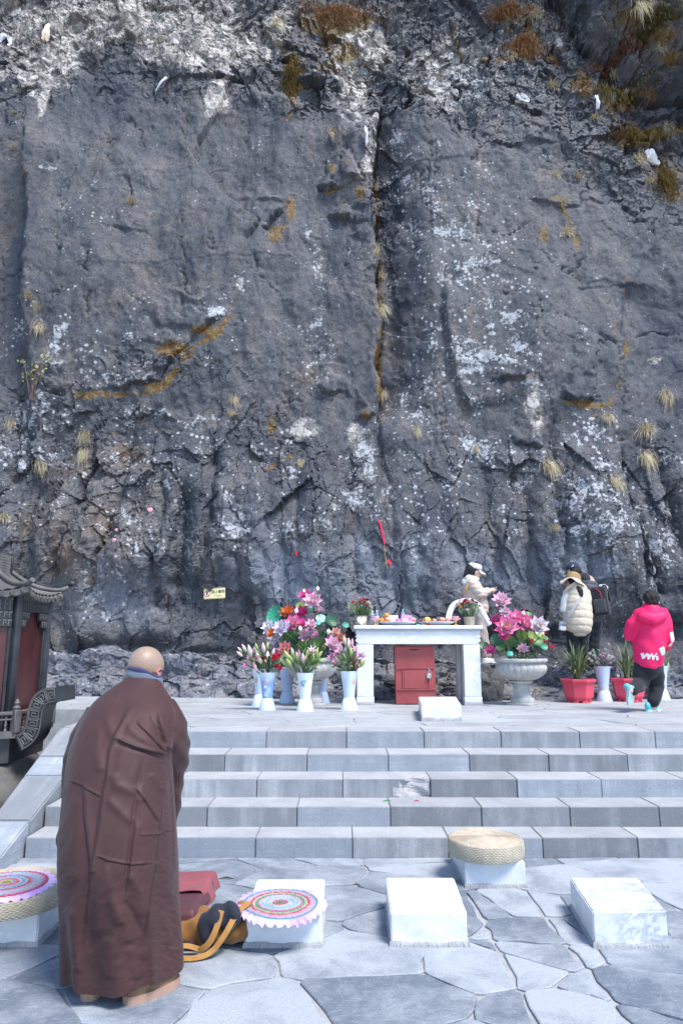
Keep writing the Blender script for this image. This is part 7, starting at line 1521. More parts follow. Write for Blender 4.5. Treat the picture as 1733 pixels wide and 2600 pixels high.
mb = MB(); head_shape(mb, hc3, 0.112, fr); mb.limb([j(680, 190), j(745, 250)], [0.06, 0.07]); mb.limb([j(765, 265), j(810, 400), j(825, 540)], [0.15, 0.15, 0.14])
for a, b, c_ in ((800, 800, 800), (842, 842, 835)): mb.limb([j(a, 540), j(b, 720), j(c_, 925)], [0.095, 0.065, 0.05])
mb.limb([j(700, 300), j(690, 420, 0.1), j(640, 440, 0.3)], [0.055, 0.046, 0.036]); mb.limb([j(840, 290), j(850, 400, 0.1), j(790, 430, 0.3)], [0.055, 0.046, 0.036]); hand_shape(mb, j(640, 440, 0.3), (-0.3, 0.7, 0.2), (0, -.3, 1)); hand_shape(mb, j(790, 430, 0.3), (-0.4, 0.7, 0.2), (0, -.3, 1))
blob('body', mb, 0.009, M['skin'], man, 3, None, lambda c: (0.60, 0.40, 0.31))
CHR = (0.052, 0.058, 0.075)
simple_build('jacket', [('limb', [j(748, 262), j(785, 340), j(815, 440), j(820, 520)], [0.15, 0.20, 0.20, 0.19], 20), ('limb', [j(700, 290), j(690, 420, 0.1), j(650, 440, 0.28)], [0.09, 0.085, 0.06], 14), ('limb', [j(820, 285), j(845, 400, 0.1), j(790, 430, 0.28)], [0.09, 0.085, 0.06], 14)], man, M['puffer'], CHR, 0.014, 3, quilt(0.09, 0.008, 0))
simple_build('hood', [('limb', [j(720, 225, -0.02), j(755, 215, -0.08), j(790, 250, -0.08)], [0.07, 0.085, 0.06], 14)], man, M['fabric'], (0.025, 0.028, 0.036), 0.012, 4, rump(0.006))
simple_build('trousers', [('limb', [j(822, 520), j(822, 560)], [0.165, 0.16], 14)] + [('limb', [j(a, 560), j(b, 720), j(c_, 915)], [0.11, 0.09, 0.075], 14) for a, b, c_ in ((798, 802, 800), (845, 840, 835))], man, M['fabric'], (0.018, 0.020, 0.028), 0.012, 3, rump(0.006, 60))
for x_ in (800, 838): shoe('shoe', j(x_, 935, -0.04), R(15), 0.27, 0.10, (0.02, 0.02, 0.02), (0.2, 0.2, 0.2), man, 0.08, matr='fabric')
simple_build('hair', [('ell', hc3 + fr @ Vector((0, -0.02, -0.015)), (0.103, 0.105, 0.10), fr, 16, 10)], man, M['hair'], (1, 1, 1), 0.010, 2)
mb = MB(); mb.col = (0.018, 0.025, 0.055); Mc = Matrix.Translation(hc3 + Vector((0, 0, 0.028))) @ fr; mb.lathe([(0.112, -0.01), (0.113, 0.03), (0.10, 0.075), (0.06, 0.102), (0.003, 0.112)], 26, Mc, cap=False)
mb.grid(lambda u, v: Mc @ Vector((0.105 * math.sin((u - 0.5) * 2.2), 0.105 * math.cos((u - 0.5) * 2.2) + 0.075 * v * math.cos((u - 0.5) * 2.0), -0.01 - 0.015 * v - 0.02 * (abs(u - 0.5) * 2) ** 2)), 16, 5)
cp_ = mb.build('cap', M['fabric'], man, smooth=True)
mb = MB(); mb.col = (0.75, 0.76, 0.78)                      # three slanting white bars on the cap
for k in range(3):
    a = R(205 + 8 * k); e = Mc @ Vector((0.1145 * math.cos(a), 0.1145 * math.sin(a), 0.012)); f = Mc @ Vector((0.1145 * math.cos(a + 0.02), 0.1145 * math.sin(a + 0.02), 0.022 + 0.011 * k)); mb.tube([e, f], 0.0042, 6)
mb.build('cap_emblem', M['fabric'], man)
bp = thing('backpack', 'black and grey backpack worn by the man in the navy cap', 'backpack', mbs)
Mb = Matrix.Translation(j(882, 405, -0.20)) @ Matrix.Rotation(R(-28), 4, 'Z') @ Matrix.Rotation(R(-6), 4, 'Y')
simple_build('main_body', [('box', -0.125, 0.125, -0.085, 0.085, -0.235, 0.215, 0.05, Mb, 3)], bp, M['fabric'], (0.018, 0.019, 0.026), 0.012, 5, rump(0.005, 30))
mb = MB(); mb.col = (0.05, 0.052, 0.06); mb.box(-0.09, 0.09, -0.115, -0.07, -0.20, 0.02, 0.03, Mb, 4); mb.build('front_pocket', M['fabric'], bp)
mb = MB(); mb.col = (0.03, 0.03, 0.036); mb.box(-0.155, -0.11, -0.06, 0.06, -0.2, 0.0, 0.02, Mb, 3); mb.build('side_pocket', M['fabric'], bp)
mb = MB(); mb.col = (0.45, 0.03, 0.05); mb.tube([Mb @ Vector(p) for p in ((-0.02, -0.10, 0.19), (0.04, -0.11, 0.12), (0.05, -0.125, 0.03))], 0.006, 6); mb.build('zip_piping', M['fabric'], bp)
mb = MB(); mb.col = (0.012, 0.012, 0.016)
for sx in (-0.08, 0.08): ribbon(mb, [Mb @ Vector((sx, 0.06, 0.20)), Mb @ Vector((sx, 0.16, 0.26)), Mb @ Vector((sx * 1.1, 0.30, 0.18)), Mb @ Vector((sx * 1.2, 0.34, 0.0))], 0.05, 0.012, (0, 0, 1))
mb.build('shoulder_straps', M['fabric'], bp)
bt = thing('water_bottle', 'small blue bottle in the side pocket of the backpack', 'bottle', Mb @ Vector((-0.135, -0.02, 0.0)) + mbs)
mb = MB(); mb.col = (0.05, 0.16, 0.5); mb.lathe([(0.026, -0.12), (0.028, 0.02), (0.014, 0.045)], 14); mb.build('body', M['plastic'], bt)
mb = MB(); mb.col = (0.7, 0.72, 0.75); mb.lathe([(0.015, 0.045), (0.015, 0.07)], 12); mb.build('cap', M['plastic'], bt)
pp = thing('folded_papers', 'pink and white folded papers sticking up behind the backpack', 'papers', j(905, 300, 0.0) + mbs)
for k, c_ in enumerate(((0.80, 0.78, 0.76), (0.80, 0.55, 0.55), (0.78, 0.76, 0.80))):
    mb = MB(); mb.col = c_; mb.box(-0.05 + 0.02 * k, 0.05 + 0.02 * k, -0.003 + 0.009 * k, 0.003 + 0.009 * k, -0.06, 0.055 - 0.008 * k, 0.001, Matrix.Rotation(R(-4 + 5 * k), 4, 'Y')); mb.build('sheet', M['mixed'], pp)
# ------------------------------------------------------------------ running child in pink
YC = 8.9; cb_ = gz(1250 + 1305 / 3.246, 1400 + 1330 / 3.246, TZ); YC = cb_.y + 0.15; boy = thing('person', 'child in a hot pink hooded jacket and black trousers running away', 'person', cb_); j = c4(YC, cb_)
fr = Matrix.Rotation(R(-14), 4, 'Z') @ Matrix.Rotation(R(-8), 4, 'X'); hc4 = j(1302, 400); 
mb = MB(); head_shape(mb, hc4, 0.106, fr); mb.limb([j(1305, 430), j(1300, 480)], [0.05, 0.055]); mb.limb([j(1300, 500), j(1290, 700), j(1280, 930)], [0.13, 0.13, 0.13])
mb.limb([j(1335, 950), j(1345, 1110, 0.06), j(1322, 1270)], [0.085, 0.06, 0.042]); mb.limb([j(1225, 950), j(1215, 1085, 0.0), j(1130, 1150, -0.20)], [0.085, 0.06, 0.042])
mb.limb([j(1180, 540), j(1110, 680, 0.08), j(1120, 700, 0.28)], [0.055, 0.045, 0.034]); mb.limb([j(1425, 540), j(1455, 690, -0.04), j(1435, 780, 0.12)], [0.055, 0.045, 0.034]); hand_shape(mb, j(1120, 700, 0.28), (0.1, 1, 0.1), (0, 0, 1)); hand_shape(mb, j(1435, 785, 0.12), (-0.1, 0.6, -0.7), (-1, 0, 0))
blob('body', mb, 0.008, M['skin'], boy, 3, None, lambda c: (0.60, 0.38, 0.29))
PNKJ = (0.80, 0.010, 0.115)
jk = simple_build('jacket', [('limb', [j(1300, 500), j(1298, 600), j(1290, 760), j(1280, 900)], [0.14, 0.18, 0.195, 0.18], 24), ('limb', [j(1210, 530), j(1150, 600, 0.02), j(1125, 690, 0.08), j(1128, 700, 0.24)], [0.09, 0.08, 0.078, 0.055], 16), ('limb', [j(1400, 530), j(1432, 640, -0.03), j(1448, 720, -0.03), j(1432, 790, 0.10)], [0.09, 0.078, 0.072, 0.055], 16)], boy, M['puffer'], PNKJ, 0.013, 5, lambda c, nn: c + nn * 0.008 * (math.sin(c.z * 26 + 2 * math.sin(c.x * 11)) * 0.6 + math.sin(c.x * 30 + c.z * 12) * 0.5))
hd = simple_build('hood', [('limb', [j(1215, 500, 0.02), j(1240, 540, -0.13), j(1310, 560, -0.17), j(1385, 540, -0.13), j(1410, 495, 0.02)], [0.055, 0.075, 0.08, 0.075, 0.055], 14), ('limb', [j(1240, 492, 0.0), j(1300, 496, -0.06), j(1375, 492, 0.0)], [0.06, 0.068, 0.06], 14)], boy, M['puffer'], PNKJ, 0.011, 5, rump(0.004))
simple_build('trousers', [('limb', [j(1280, 905), j(1280, 960)], [0.16, 0.155], 16), ('limb', [j(1335, 960), j(1348, 1110, 0.06), j(1322, 1244, 0.0)], [0.11, 0.095, 0.076], 16), ('limb', [j(1225, 960), j(1220, 1080, 0.0), j(1150, 1140, -0.16)], [0.11, 0.098, 0.078], 16)], boy, M['fabric'], (0.012, 0.013, 0.018), 0.011, 4, rump(0.007, 36))
simple_build('hair', [('ell', hc4 + fr @ Vector((0, -0.015, 0.022)), (0.104, 0.112, 0.098), fr, 20, 12), ('ell', hc4 + fr @ Vector((0, -0.05, -0.035)), (0.085, 0.066, 0.06), fr, 16, 10)], boy, M['hair'], (1, 1, 1), 0.008, 2, lambda c, nn: c + nn * 0.004 * math.sin(c.x * 130 + c.z * 40))
sh = shoe('shoe', j(1268, 1328, -0.02), R(-62), 0.235, 0.095, (0.10, 0.55, 0.62), (0.55, 0.75, 0.75), boy, 0.085, matr='fabric')
sh2 = shoe('shoe', j(1150, 1110, -0.24), R(25), 0.235, 0.095, (0.12, 0.48, 0.52), (0.45, 0.62, 0.62), boy, 0.085, tilt=R(-78), matr='fabric')
for s_, (a, b_) in ((sh, (1300, 1300)),):
    mb = MB(); mb.col = (0.75, 0.22, 0.10)
    for k in range(5): p = j(1330 + 12 * (k % 3), 1296 + 9 * k, -0.08 + 0.01 * k); mb.ell(p, (0.012, 0.008, 0.008))
    mb.build('orange_patch', M['fabric'], s_)
pj = lambda x, y: (j(x, y).x, j(x, y).z)
decal(jk, [[pj(1152 + 17 * k, 832 + 4 * k), pj(1170 + 17 * k, 826 + 4 * k), pj(1180 + 17 * k, 874 + 2 * k), pj(1162 + 17 * k, 882 + 2 * k)] for k in range(0, 9, 2)] + [[pj(1166 + 34 * k, 872), pj(1184 + 34 * k, 868), pj(1196 + 34 * k, 838), pj(1186 + 34 * k, 836)] for k in range(4)], (0.80, 0.78, 0.78), boy, 'white_lettering')
decal(jk, [[pj(1312, 800), pj(1362, 782), pj(1388, 842), pj(1340, 858)]], (0.45, 0.70, 0.62), boy, 'patch')
decal(jk, [[pj(1428, 672), pj(1462, 660), pj(1474, 740), pj(1440, 752)], [pj(1434, 762), pj(1460, 752), pj(1458, 782), pj(1436, 788)]], (0.80, 0.79, 0.80), boy, 'sleeve_print')
# ================================================================== bronze incense burner tower at the left
def bronze(name, lo, hi, rough=0.5, metal=0.35):
    return pmat(name, hi, lo, 5, rough, 0.25, 70, 0.004, metal=metal, spec=0.5)
M['bronze'] = bronze('dark_bronze', (0.022, 0.024, 0.029), (0.050, 0.052, 0.056))
M['bronze_lt'] = bronze('worn_bronze', (0.07, 0.067, 0.064), (0.155, 0.147, 0.138), 0.6, 0.15)
M['bronze_mid'] = bronze('mid_bronze', (0.05, 0.05, 0.052), (0.10, 0.098, 0.096))
M['redpanel'] = pmat('red_enamel', (0.085, 0.018, 0.018), (0.040, 0.010, 0.011), 4, 0.30, 0.15, 90, 0.002, stretch=(1, 1, 0.25), spec=0.5)
tw = thing('incense_burner', 'dark bronze pagoda shaped incense burner with red panels at the left edge', 'incense burner', (0, 0, 0))
Ac = at(33, 1790, 7.05); Bc = at(110, 1790, 7.85); side = (Bc - Ac).length; hx_ = (Ac.x + Bc.x) / 2 - side * 0.866; hy_ = (Ac.y + Bc.y) / 2
ang0 = math.atan2((Ac.y - hy_), (Ac.x - hx_)); RB_ = side
cor = lambda k, rad=1.0, z=0.0: Vector((hx_ + RB_ * rad * math.cos(ang0 + k * math.pi / 3), hy_ + RB_ * rad * math.sin(ang0 + k * math.pi / 3), z))
zv = lambda v, Y=7.1: at(60, v, Y).z
zb0, z_deck, z_rail, z_pan, z_eave = zv(1930), zv(1866), zv(1812), zv(1800), zv(1500)
tw.location = (hx_, hy_, 0); TWL = Vector((hx_, hy_, 0))
def Wd(mb, name, mat, parent=tw, smooth='auto'):
    mb.v = [tuple(Vector(p) - TWL) for p in mb.v]; return mb.build(name, mat, parent, smooth)
def prism(mb, r0, r1, z0, z1):
    V = [cor(k, r0, z0) for k in range(6)] + [cor(k, r1, z1) for k in range(6)]
    mb.add(V, [tuple(range(6))[::-1], tuple(range(6, 12))] + [(k, (k + 1) % 6, (k + 1) % 6 + 6, k + 6) for k in range(6)])
def plank(mb, a, b, z0, z1, th, out=0.0, ch=0.006):
    """a board between two points, z0..z1, thickness th, standing out from the axis"""
    d = (b - a); d.z = 0; L = d.length; ex = d / L; n = Vector((ex.y, -ex.x, 0)); mid = (a + b) / 2
    if (mid - Vector((hx_, hy_, mid.z))).dot(n) < 0: n = -n
    Mx = Matrix(((ex.x, n.x, 0, a.x), (ex.y, n.y, 0, a.y), (0, 0, 1, 0), (0, 0, 0, 1)))
    mb.box(0, L, out - th, out, z0, z1, ch, Mx)
# drum shaped belly, base and deck
mb = MB(); N = 48; C0 = Matrix.Translation((hx_, hy_, 0)); mb.lathe([(RB_ * q, z) for q, z in ((0.80, -0.36), (1.02, -0.22), (1.16, -0.02), (1.17, 0.12), (1.10, 0.24), (0.98, zb0 - 0.06), (0.92, zb0 - 0.02))], N, C0); Wd(mb, 'belly', M['bronze_lt'])
mb = MB(); prism(mb, 1.02, 1.02, zb0 - 0.02, z_deck - 0.02); Wd(mb, 'base', M['bronze_mid'], smooth=False)
mb = MB(); prism(mb, 1.13, 1.13, z_deck - 0.018, z_deck + 0.045); dk = Wd(mb, 'deck', M['bronze_lt'], smooth=False)
for k in (5, 0, 1):
    a, b = cor(k, 1.10), cor(k + 1, 1.10)
    mb = MB(); plank(mb, a.lerp(b, 0.04), a.lerp(b, 0.96), z_rail - 0.005, z_rail + 0.03, 0.05, 0.025); rl = Wd(mb, 'handrail', M['bronze_lt'])
    mb = MB(); plank(mb, a.lerp(b, 0.04), a.lerp(b, 0.96), z_rail - 0.055, z_rail - 0.035, 0.02, 0.01); Wd(mb, 'handrail', M['bronze_lt'])
    for i in range(9):
        p = a.lerp(b, 0.10 + 0.10 * i); mb = MB(); h_ = z_rail - z_deck - 0.06
        mb.lathe([(0.016 * q, z_deck + 0.045 + h_ * z) for q, z in ((1, 0), (1, 0.12), (0.5, 0.2), (0.9, 0.45), (0.5, 0.7), (0.8, 0.9), (0.8, 1))], 8, Matrix.Translation((p.x, p.y, 0))); Wd(mb, 'baluster', M['bronze_lt'])
    mb = MB(); Mx = Matrix.Translation((a.x, a.y, 0)) @ Matrix.Rotation(ang0 + k * math.pi / 3, 4, 'Z'); mb.box(-0.036, 0.036, -0.036, 0.036, z_deck + 0.03, z_rail + 0.045, 0.006, Mx)
    mb.lathe([(0.030, z_rail + 0.045), (0.040, z_rail + 0.065), (0.022, z_rail + 0.085), (0.030, z_rail + 0.11), (0.006, z_rail + 0.15)], 10, Mx); Wd(mb, 'rail_post', M['bronze_lt'])
# columns, red panels, stepped fret brackets under the eaves
for k in range(6):
    c = cor(k, 0.965); mb = MB(); Mx = Matrix.Translation((c.x, c.y, 0)) @ Matrix.Rotation(ang0 + k * math.pi / 3, 4, 'Z')
    mb.box(-0.035, 0.028, -0.036, 0.036, z_deck + 0.046, z_eave + 0.03, 0.012, Mx, 2); Wd(mb, 'column', M['bronze'])
    a, b = cor(k, 0.96), cor(k + 1, 0.96); A1_, B1_ = a.lerp(b, 0.05), a.lerp(b, 0.95)
    if k in (5, 0, 1):
        mb = MB(); plank(mb, A1_, B1_, z_deck + 0.046, z_eave + 0.0, 0.03, -0.03); Wd(mb, 'panel', M['redpanel'])
        for f0, f1 in ((0.055, 0.085), (0.90, 0.945)):
            mb = MB(); plank(mb, a.lerp(b, f0), a.lerp(b, f1), z_deck + 0.05, z_eave - 0.20, 0.03, -0.005); Wd(mb, 'jamb', M['bronze'])
        for f0, f1, dz in ((0.06, 0.94, 0.21), (0.06, 0.34, 0.29), (0.66, 0.94, 0.29), (0.06, 0.24, 0.37), (0.76, 0.94, 0.37)):
            mb = MB(); plank(mb, a.lerp(b, f0), a.lerp(b, f1), z_eave - dz, z_eave - (0.06 if dz == 0.21 else dz - 0.086), 0.035, 0.012 - 0.002 * dz); fb = Wd(mb, 'fret_bracket', M['bronze'])
            rr = random.Random(int(dz * 100) + k)
            m2 = MB(); 
            nfx = max(2, int((f1 - f0) / 0.055))
            for i in range(nfx):
                u0 = f0 + (f1 - f0) * (i + 0.15) / nfx; u1 = f0 + (f1 - f0) * (i + 0.85) / nfx; zt3 = z_eave - (0.08 if dz == 0.21 else dz - 0.075); zb3 = z_eave - dz + 0.015
                plank(m2, a.lerp(b, u0), a.lerp(b, u1), zt3 - 0.014, zt3, 0.012, 0.018, 0.001); plank(m2, a.lerp(b, u0), a.lerp(b, u0 + 0.012), zb3, zt3 - 0.015, 0.012, 0.0175, 0.001)
                if i % 2: plank(m2, a.lerp(b, u0 + 0.02), a.lerp(b, u1), (zb3 + zt3) / 2 - 0.006, (zb3 + zt3) / 2 + 0.006, 0.012, 0.017, 0.001)
            m2.v = [tuple(Vector(p) - TWL) for p in m2.v]; m2.build('fret_relief', M['bronze_lt'], fb)
# tiled roof: curved hips, upturned corners and fluted tiles
def roof_pt(k, f, s, rin, rout, zin, zeave):
    """face k, f along the eave, s from ridge (0) to eave (1)"""
    lift = (abs(f - 0.5) * 2) ** 3
    rad = rin + (rout - rin) * s + 0.06 * lift * s * s
    p = cor(k, rad).lerp(cor(k + 1, rad), f)
    prof = 1 - (1 - (1 - s)) ** 1.0
    z = zeave + (zin - zeave) * ((1 - s) ** 1.7) + 0.07 * lift * s ** 2
    return Vector((p.x, p.y, z))
def roof(rin, rout, zin, zeave, name_root):
    for k in range(6):
        NF = 20; mb = MB()
        def fn(u, v): 
            p = roof_pt(k, v, u, rin, rout, zin, zeave); p.z += 0.018 * (abs(math.cos(v * NF * math.pi / 2 * 1.0)) ** 0.7) * (0.3 + 0.7 * u); return p
        mb.grid(fn, 16, NF * 5)
        mb.grid(lambda u, v: roof_pt(k, v, 1, rin, rout, zin, zeave) - Vector((0, 0, 0.055 * u + 0.012 * (0.5 + 0.5 * math.cos(v * NF * math.pi)) * u)), 2, NF * 5)
        mb.grid(lambda u, v: roof_pt(k, v, 1 - u * 0.5, rin, rout, zin, zeave) - Vector((0, 0, 0.055 + 0.10 * u)), 3, 20)
        rf_ = Wd(mb, 'roof', M['bronze_lt'], smooth=True)
        for i in range(NF // 2):
            p = roof_pt(k, (i + 0.5) * 2 / NF, 1.0, rin, rout, zin, zeave); c = Vector((hx_, hy_, p.z)); d = (p - c).normalized()
            m2 = MB(); m2.tube([p - d * 0.03 + Vector((0, 0, -0.02)), p + d * 0.012 + Vector((0, 0, -0.03))], [0.022, 0.022], 10); m2.v = [tuple(Vector(q_) - TWL) for q_ in m2.v]; m2.build('tile_end', M['bronze_lt'], rf_)
        mb = MB(); pts = [roof_pt(k, 0.0, s, rin, rout, zin, zeave) + Vector((0, 0, 0.03)) for s in [i / 12 for i in range(13)]]; e = (pts[-1] - pts[-2]).normalized()
        pts += [pts[-1] + e * 0.05 + Vector((0, 0, 0.02))]
        mb.tube(pts, [0.026] * 12 + [0.03, 0.028], 10); Wd(mb, 'hip_ridge', M['bronze_lt'])
roof(0.44, 1.07, zv(1446), zv(1506), 'lower')
mb = MB(); prism(mb, 0.42, 0.42, zv(1458), zv(1394)); Wd(mb, 'upper_storey', M['bronze'], smooth=False)
# diamond lattice of the upper storey
for k in (5, 0):
    a, b = cor(k, 0.432), cor(k + 1, 0.432); mb = MB(); z0, z1 = zv(1456), zv(1396)
    for i in range(-6, 16):
        for sg in (-1, 1):
            P = []
            for t in np.linspace(0, 1, 7):
                f = i / 12 + sg * t * 0.5 * 0.7
                if 0 <= f <= 1: q_ = a.lerp(b, f); P.append(Vector((q_.x, q_.y, z0 + (z1 - z0) * t)))
            if len(P) >= 2: mb.tube(P, 0.007, 5)
    Wd(mb, 'lattice', M['bronze_lt'])
    for f0, f1 in ((0, 0.08), (0.92, 1)):
        mb = MB(); plank(mb, a.lerp(b, f0), a.lerp(b, f1), z0, z1, 0.03, 0.02); Wd(mb, 'frame_post', M['bronze'])
# curled dragon finials on the far corners
for k in (1, 2, 3):
    p0 = roof_pt(k, 0.0, 1.0, 0.44, 1.07, zv(1446), zv(1506)) + Vector((0, 0, 0.05)); d = (p0 - Vector((hx_, hy_, p0.z))).normalized(); mb = MB()
    for i in range(5):
        mb.tube([p0 + d * (0.02 + 0.03 * i - 0.08) + Vector((0, 0, 0.02 + 0.02 * math.sin(i))), p0 + d * (0.05 + 0.03 * i - 0.08) + Vector((0, 0, 0.09 + 0.02 * math.cos(i * 2))), p0 + d * (0.10 + 0.03 * i - 0.08) + Vector((0, 0, 0.07 - 0.02 * i % 0.05))], [0.02, 0.016, 0.006], 7)
    mb.ell(p0 + d * 0.08 + Vector((0, 0, 0.05)), (0.05, 0.04, 0.035)); Wd(mb, 'dragon_finial', M['bronze'])
# S shaped handle with key-fret relief
YH = 7.0; H2 = lambda u, v: at(u, v, YH)
mid = [(46, 1888), (68, 1876), (82, 1856), (87, 1826), (91, 1800), (101, 1776), (122, 1765), (166, 1761)]; wd = [20, 21, 21, 20, 20, 21, 20, 18]
P = [H2(*m_) for m_ in mid]
for _ in range(2):
    q_ = [P[0]]; w_ = [wd[0]]
    for (a, b), (c_, d_) in zip(zip(P, P[1:]), zip(wd, wd[1:])): q_ += [a.lerp(b, 0.25), a.lerp(b, 0.75)]; w_ += [c_ * .75 + d_ * .25, c_ * .25 + d_ * .75]
    P = q_ + [P[-1]]; wd = w_ + [wd[-1]]
kp2 = pm(1800, YH); TH = 0.26
mb = MB(); V = []; nP = len(P); frames = []
for i, p in enumerate(P):
    d = (P[min(i + 1, nP - 1)] - P[max(i - 1, 0)]).normalized(); n_ = Vector((-d.z, 0, d.x)); w = wd[i] * kp2
    frames.append((p, d, n_, w)); V += [p + n_ * w, p - n_ * w, p - n_ * w + Vector((0, TH, 0)), p + n_ * w + Vector((0, TH, 0))]
mb.add(V, [(i * 4 + k, i * 4 + (k + 1) % 4, i * 4 + 4 + (k + 1) % 4, i * 4 + 4 + k) for i in range(nP - 1) for k in range(4)] + [(3, 2, 1, 0), tuple((nP - 1) * 4 + k for k in range(4))]); hd_ = Wd(mb, 'handle', M['bronze'], smooth='auto')
cum = [0.0]
for a, b in zip(P, P[1:]): cum.append(cum[-1] + (b - a).length)
def on_handle(s, t, off=0.004):
    i = min(max(np.searchsorted(cum, s) - 1, 0), nP - 2); f = (s - cum[i]) / (cum[i + 1] - cum[i]); p = P[i].lerp(P[i + 1], f); n_ = frames[i][2].lerp(frames[i + 1][2], f); w = frames[i][3] * (1 - f) + frames[i + 1][3] * f
    return p + n_ * (w * t) - Vector((0, off, 0))
mb = MB(); L = cum[-1] * 0.84; cell = L / 7
for i in range(7):
    s0 = cum[-1] * 0.03 + i * cell
    path = [(0.05, -0.72), (0.05, 0.72), (0.90, 0.72), (0.90, -0.50), (0.28, -0.50), (0.28, 0.36), (0.66, 0.36), (0.66, -0.14), (0.48, -0.14)]
    pts = []
    for (x0, y0), (x1, y1) in zip(path, path[1:]):
        for t in (0, 0.34, 0.67): pts.append(on_handle(s0 + cell * (x0 + (x1 - x0) * t), y0 + (y1 - y0) * t))
    mb.tube(pts, 0.0085, 5)
for t in (-0.88, 0.88): mb.tube([on_handle(cum[-1] * (0.02 + 0.86 * i / 30), t) for i in range(31)], 0.007, 5)
mb.v = [tuple(Vector(p) - TWL) for p in mb.v]; mb.build('key_fret', M['bronze_lt'], hd_)
# rubble in the gap between burner and cheek wall
rr = random.Random(5)
for i in range(11):
    x, y = rr.uniform(-3.2, -2.78), rr.uniform(5.1, 6.9); s = rr.uniform(0.07, 0.16)
    b = bmesh.new(); bmesh.ops.create_icosphere(b, subdivisions=2, radius=1)
    for q_ in b.verts: q_.co = Vector((q_.co.x * s * 1.2, q_.co.y * s, q_.co.z * s * 0.75)) * (1 + 0.25 * math.sin(q_.co.x * 3 + i) * math.cos(q_.co.y * 4 + i) + rr.uniform(-.06, .06))
    mb = MB(); mb.bm(b); o = mb.build('rubble_stone', M['rock_ledge2'], smooth=False, loc=(x, y, -0.36 + s * 0.6))
    tag(o, 'dark rubble stone in the gap between burner and cheek wall, ' + ('half buried'), 'rock', 'rubble stones in the gap')
# ================================================================== grass, scarves, ribbons and the sign on the cliff
M['hay'] = pmat('dry_grass', W1, (0.8, 0.78, 0.7), 10, 0.7, 0.0, tint=True, rand=0.12)
def tuft_mesh(seed, droop, n=150):
    r = random.Random(seed); mb = MB()
    for i in range(n):
        a = r.uniform(0, 2 * math.pi); L = r.uniform(0.4, 1.1); sp = r.uniform(0.05, 0.6) * r.uniform(0.4, 1); w = 0.013
        c0 = lerp3((0.42, 0.33, 0.18), (0.66, 0.58, 0.40), r.random()); p = Vector((r.gauss(0, .13), r.gauss(0, .05), r.gauss(0, .07)))
        d = Vector((r.gauss(0, 0.42), -0.35 - 0.5 * r.random(), r.gauss(0.35, 0.35) - droop * 0.35)).normalized(); L *= r.uniform(0.35, 1.1); V = []; C = []
        for k in range(6):
            V += [p + Vector((w * (1 - k / 6), 0, 0)), p - Vector((w * (1 - k / 6), 0, 0))]; C += [lerp3((0.22, 0.15, 0.06), c0, min(1, k / 2))] * 2
            p = p + d * (L / 5); d = (d + Vector((0, 0, -0.55 * (0.6 + droop) * (k + 1) / 3))).normalized()
        mb.add(V, [(k * 2, k * 2 + 1, k * 2 + 3, k * 2 + 2) for k in range(5)], C)
    return mb.mesh('grass_tuft', M['hay'], False)
tufts = [tuft_mesh(i, d) for i, d in enumerate((0.0, 0.3, 0.7, 1.1, 0.5))]
def tuft(label, u, v, size_px, kind, sc=(1, 1, 1)):
    p = on_cliff(u, v); s = size_px * (p.y * 1.03) / FPX
    o = link('grass_tuft', tufts[kind], None, p + Vector((0, -0.01, 0)), (0, rng.uniform(-0.4, 0.4), rng.uniform(-0.5, 0.5)), (s * (0.75 if kind in (2, 3) else 1.0) * rng.uniform(0.8, 1.2), s * 0.8, s * (1.3 if kind in (2, 3) else 1.0) * rng.uniform(0.85, 1.25))); o['label'] = label; o['category'] = 'grass'; o['group'] = 'dry grass tufts on the cliff'
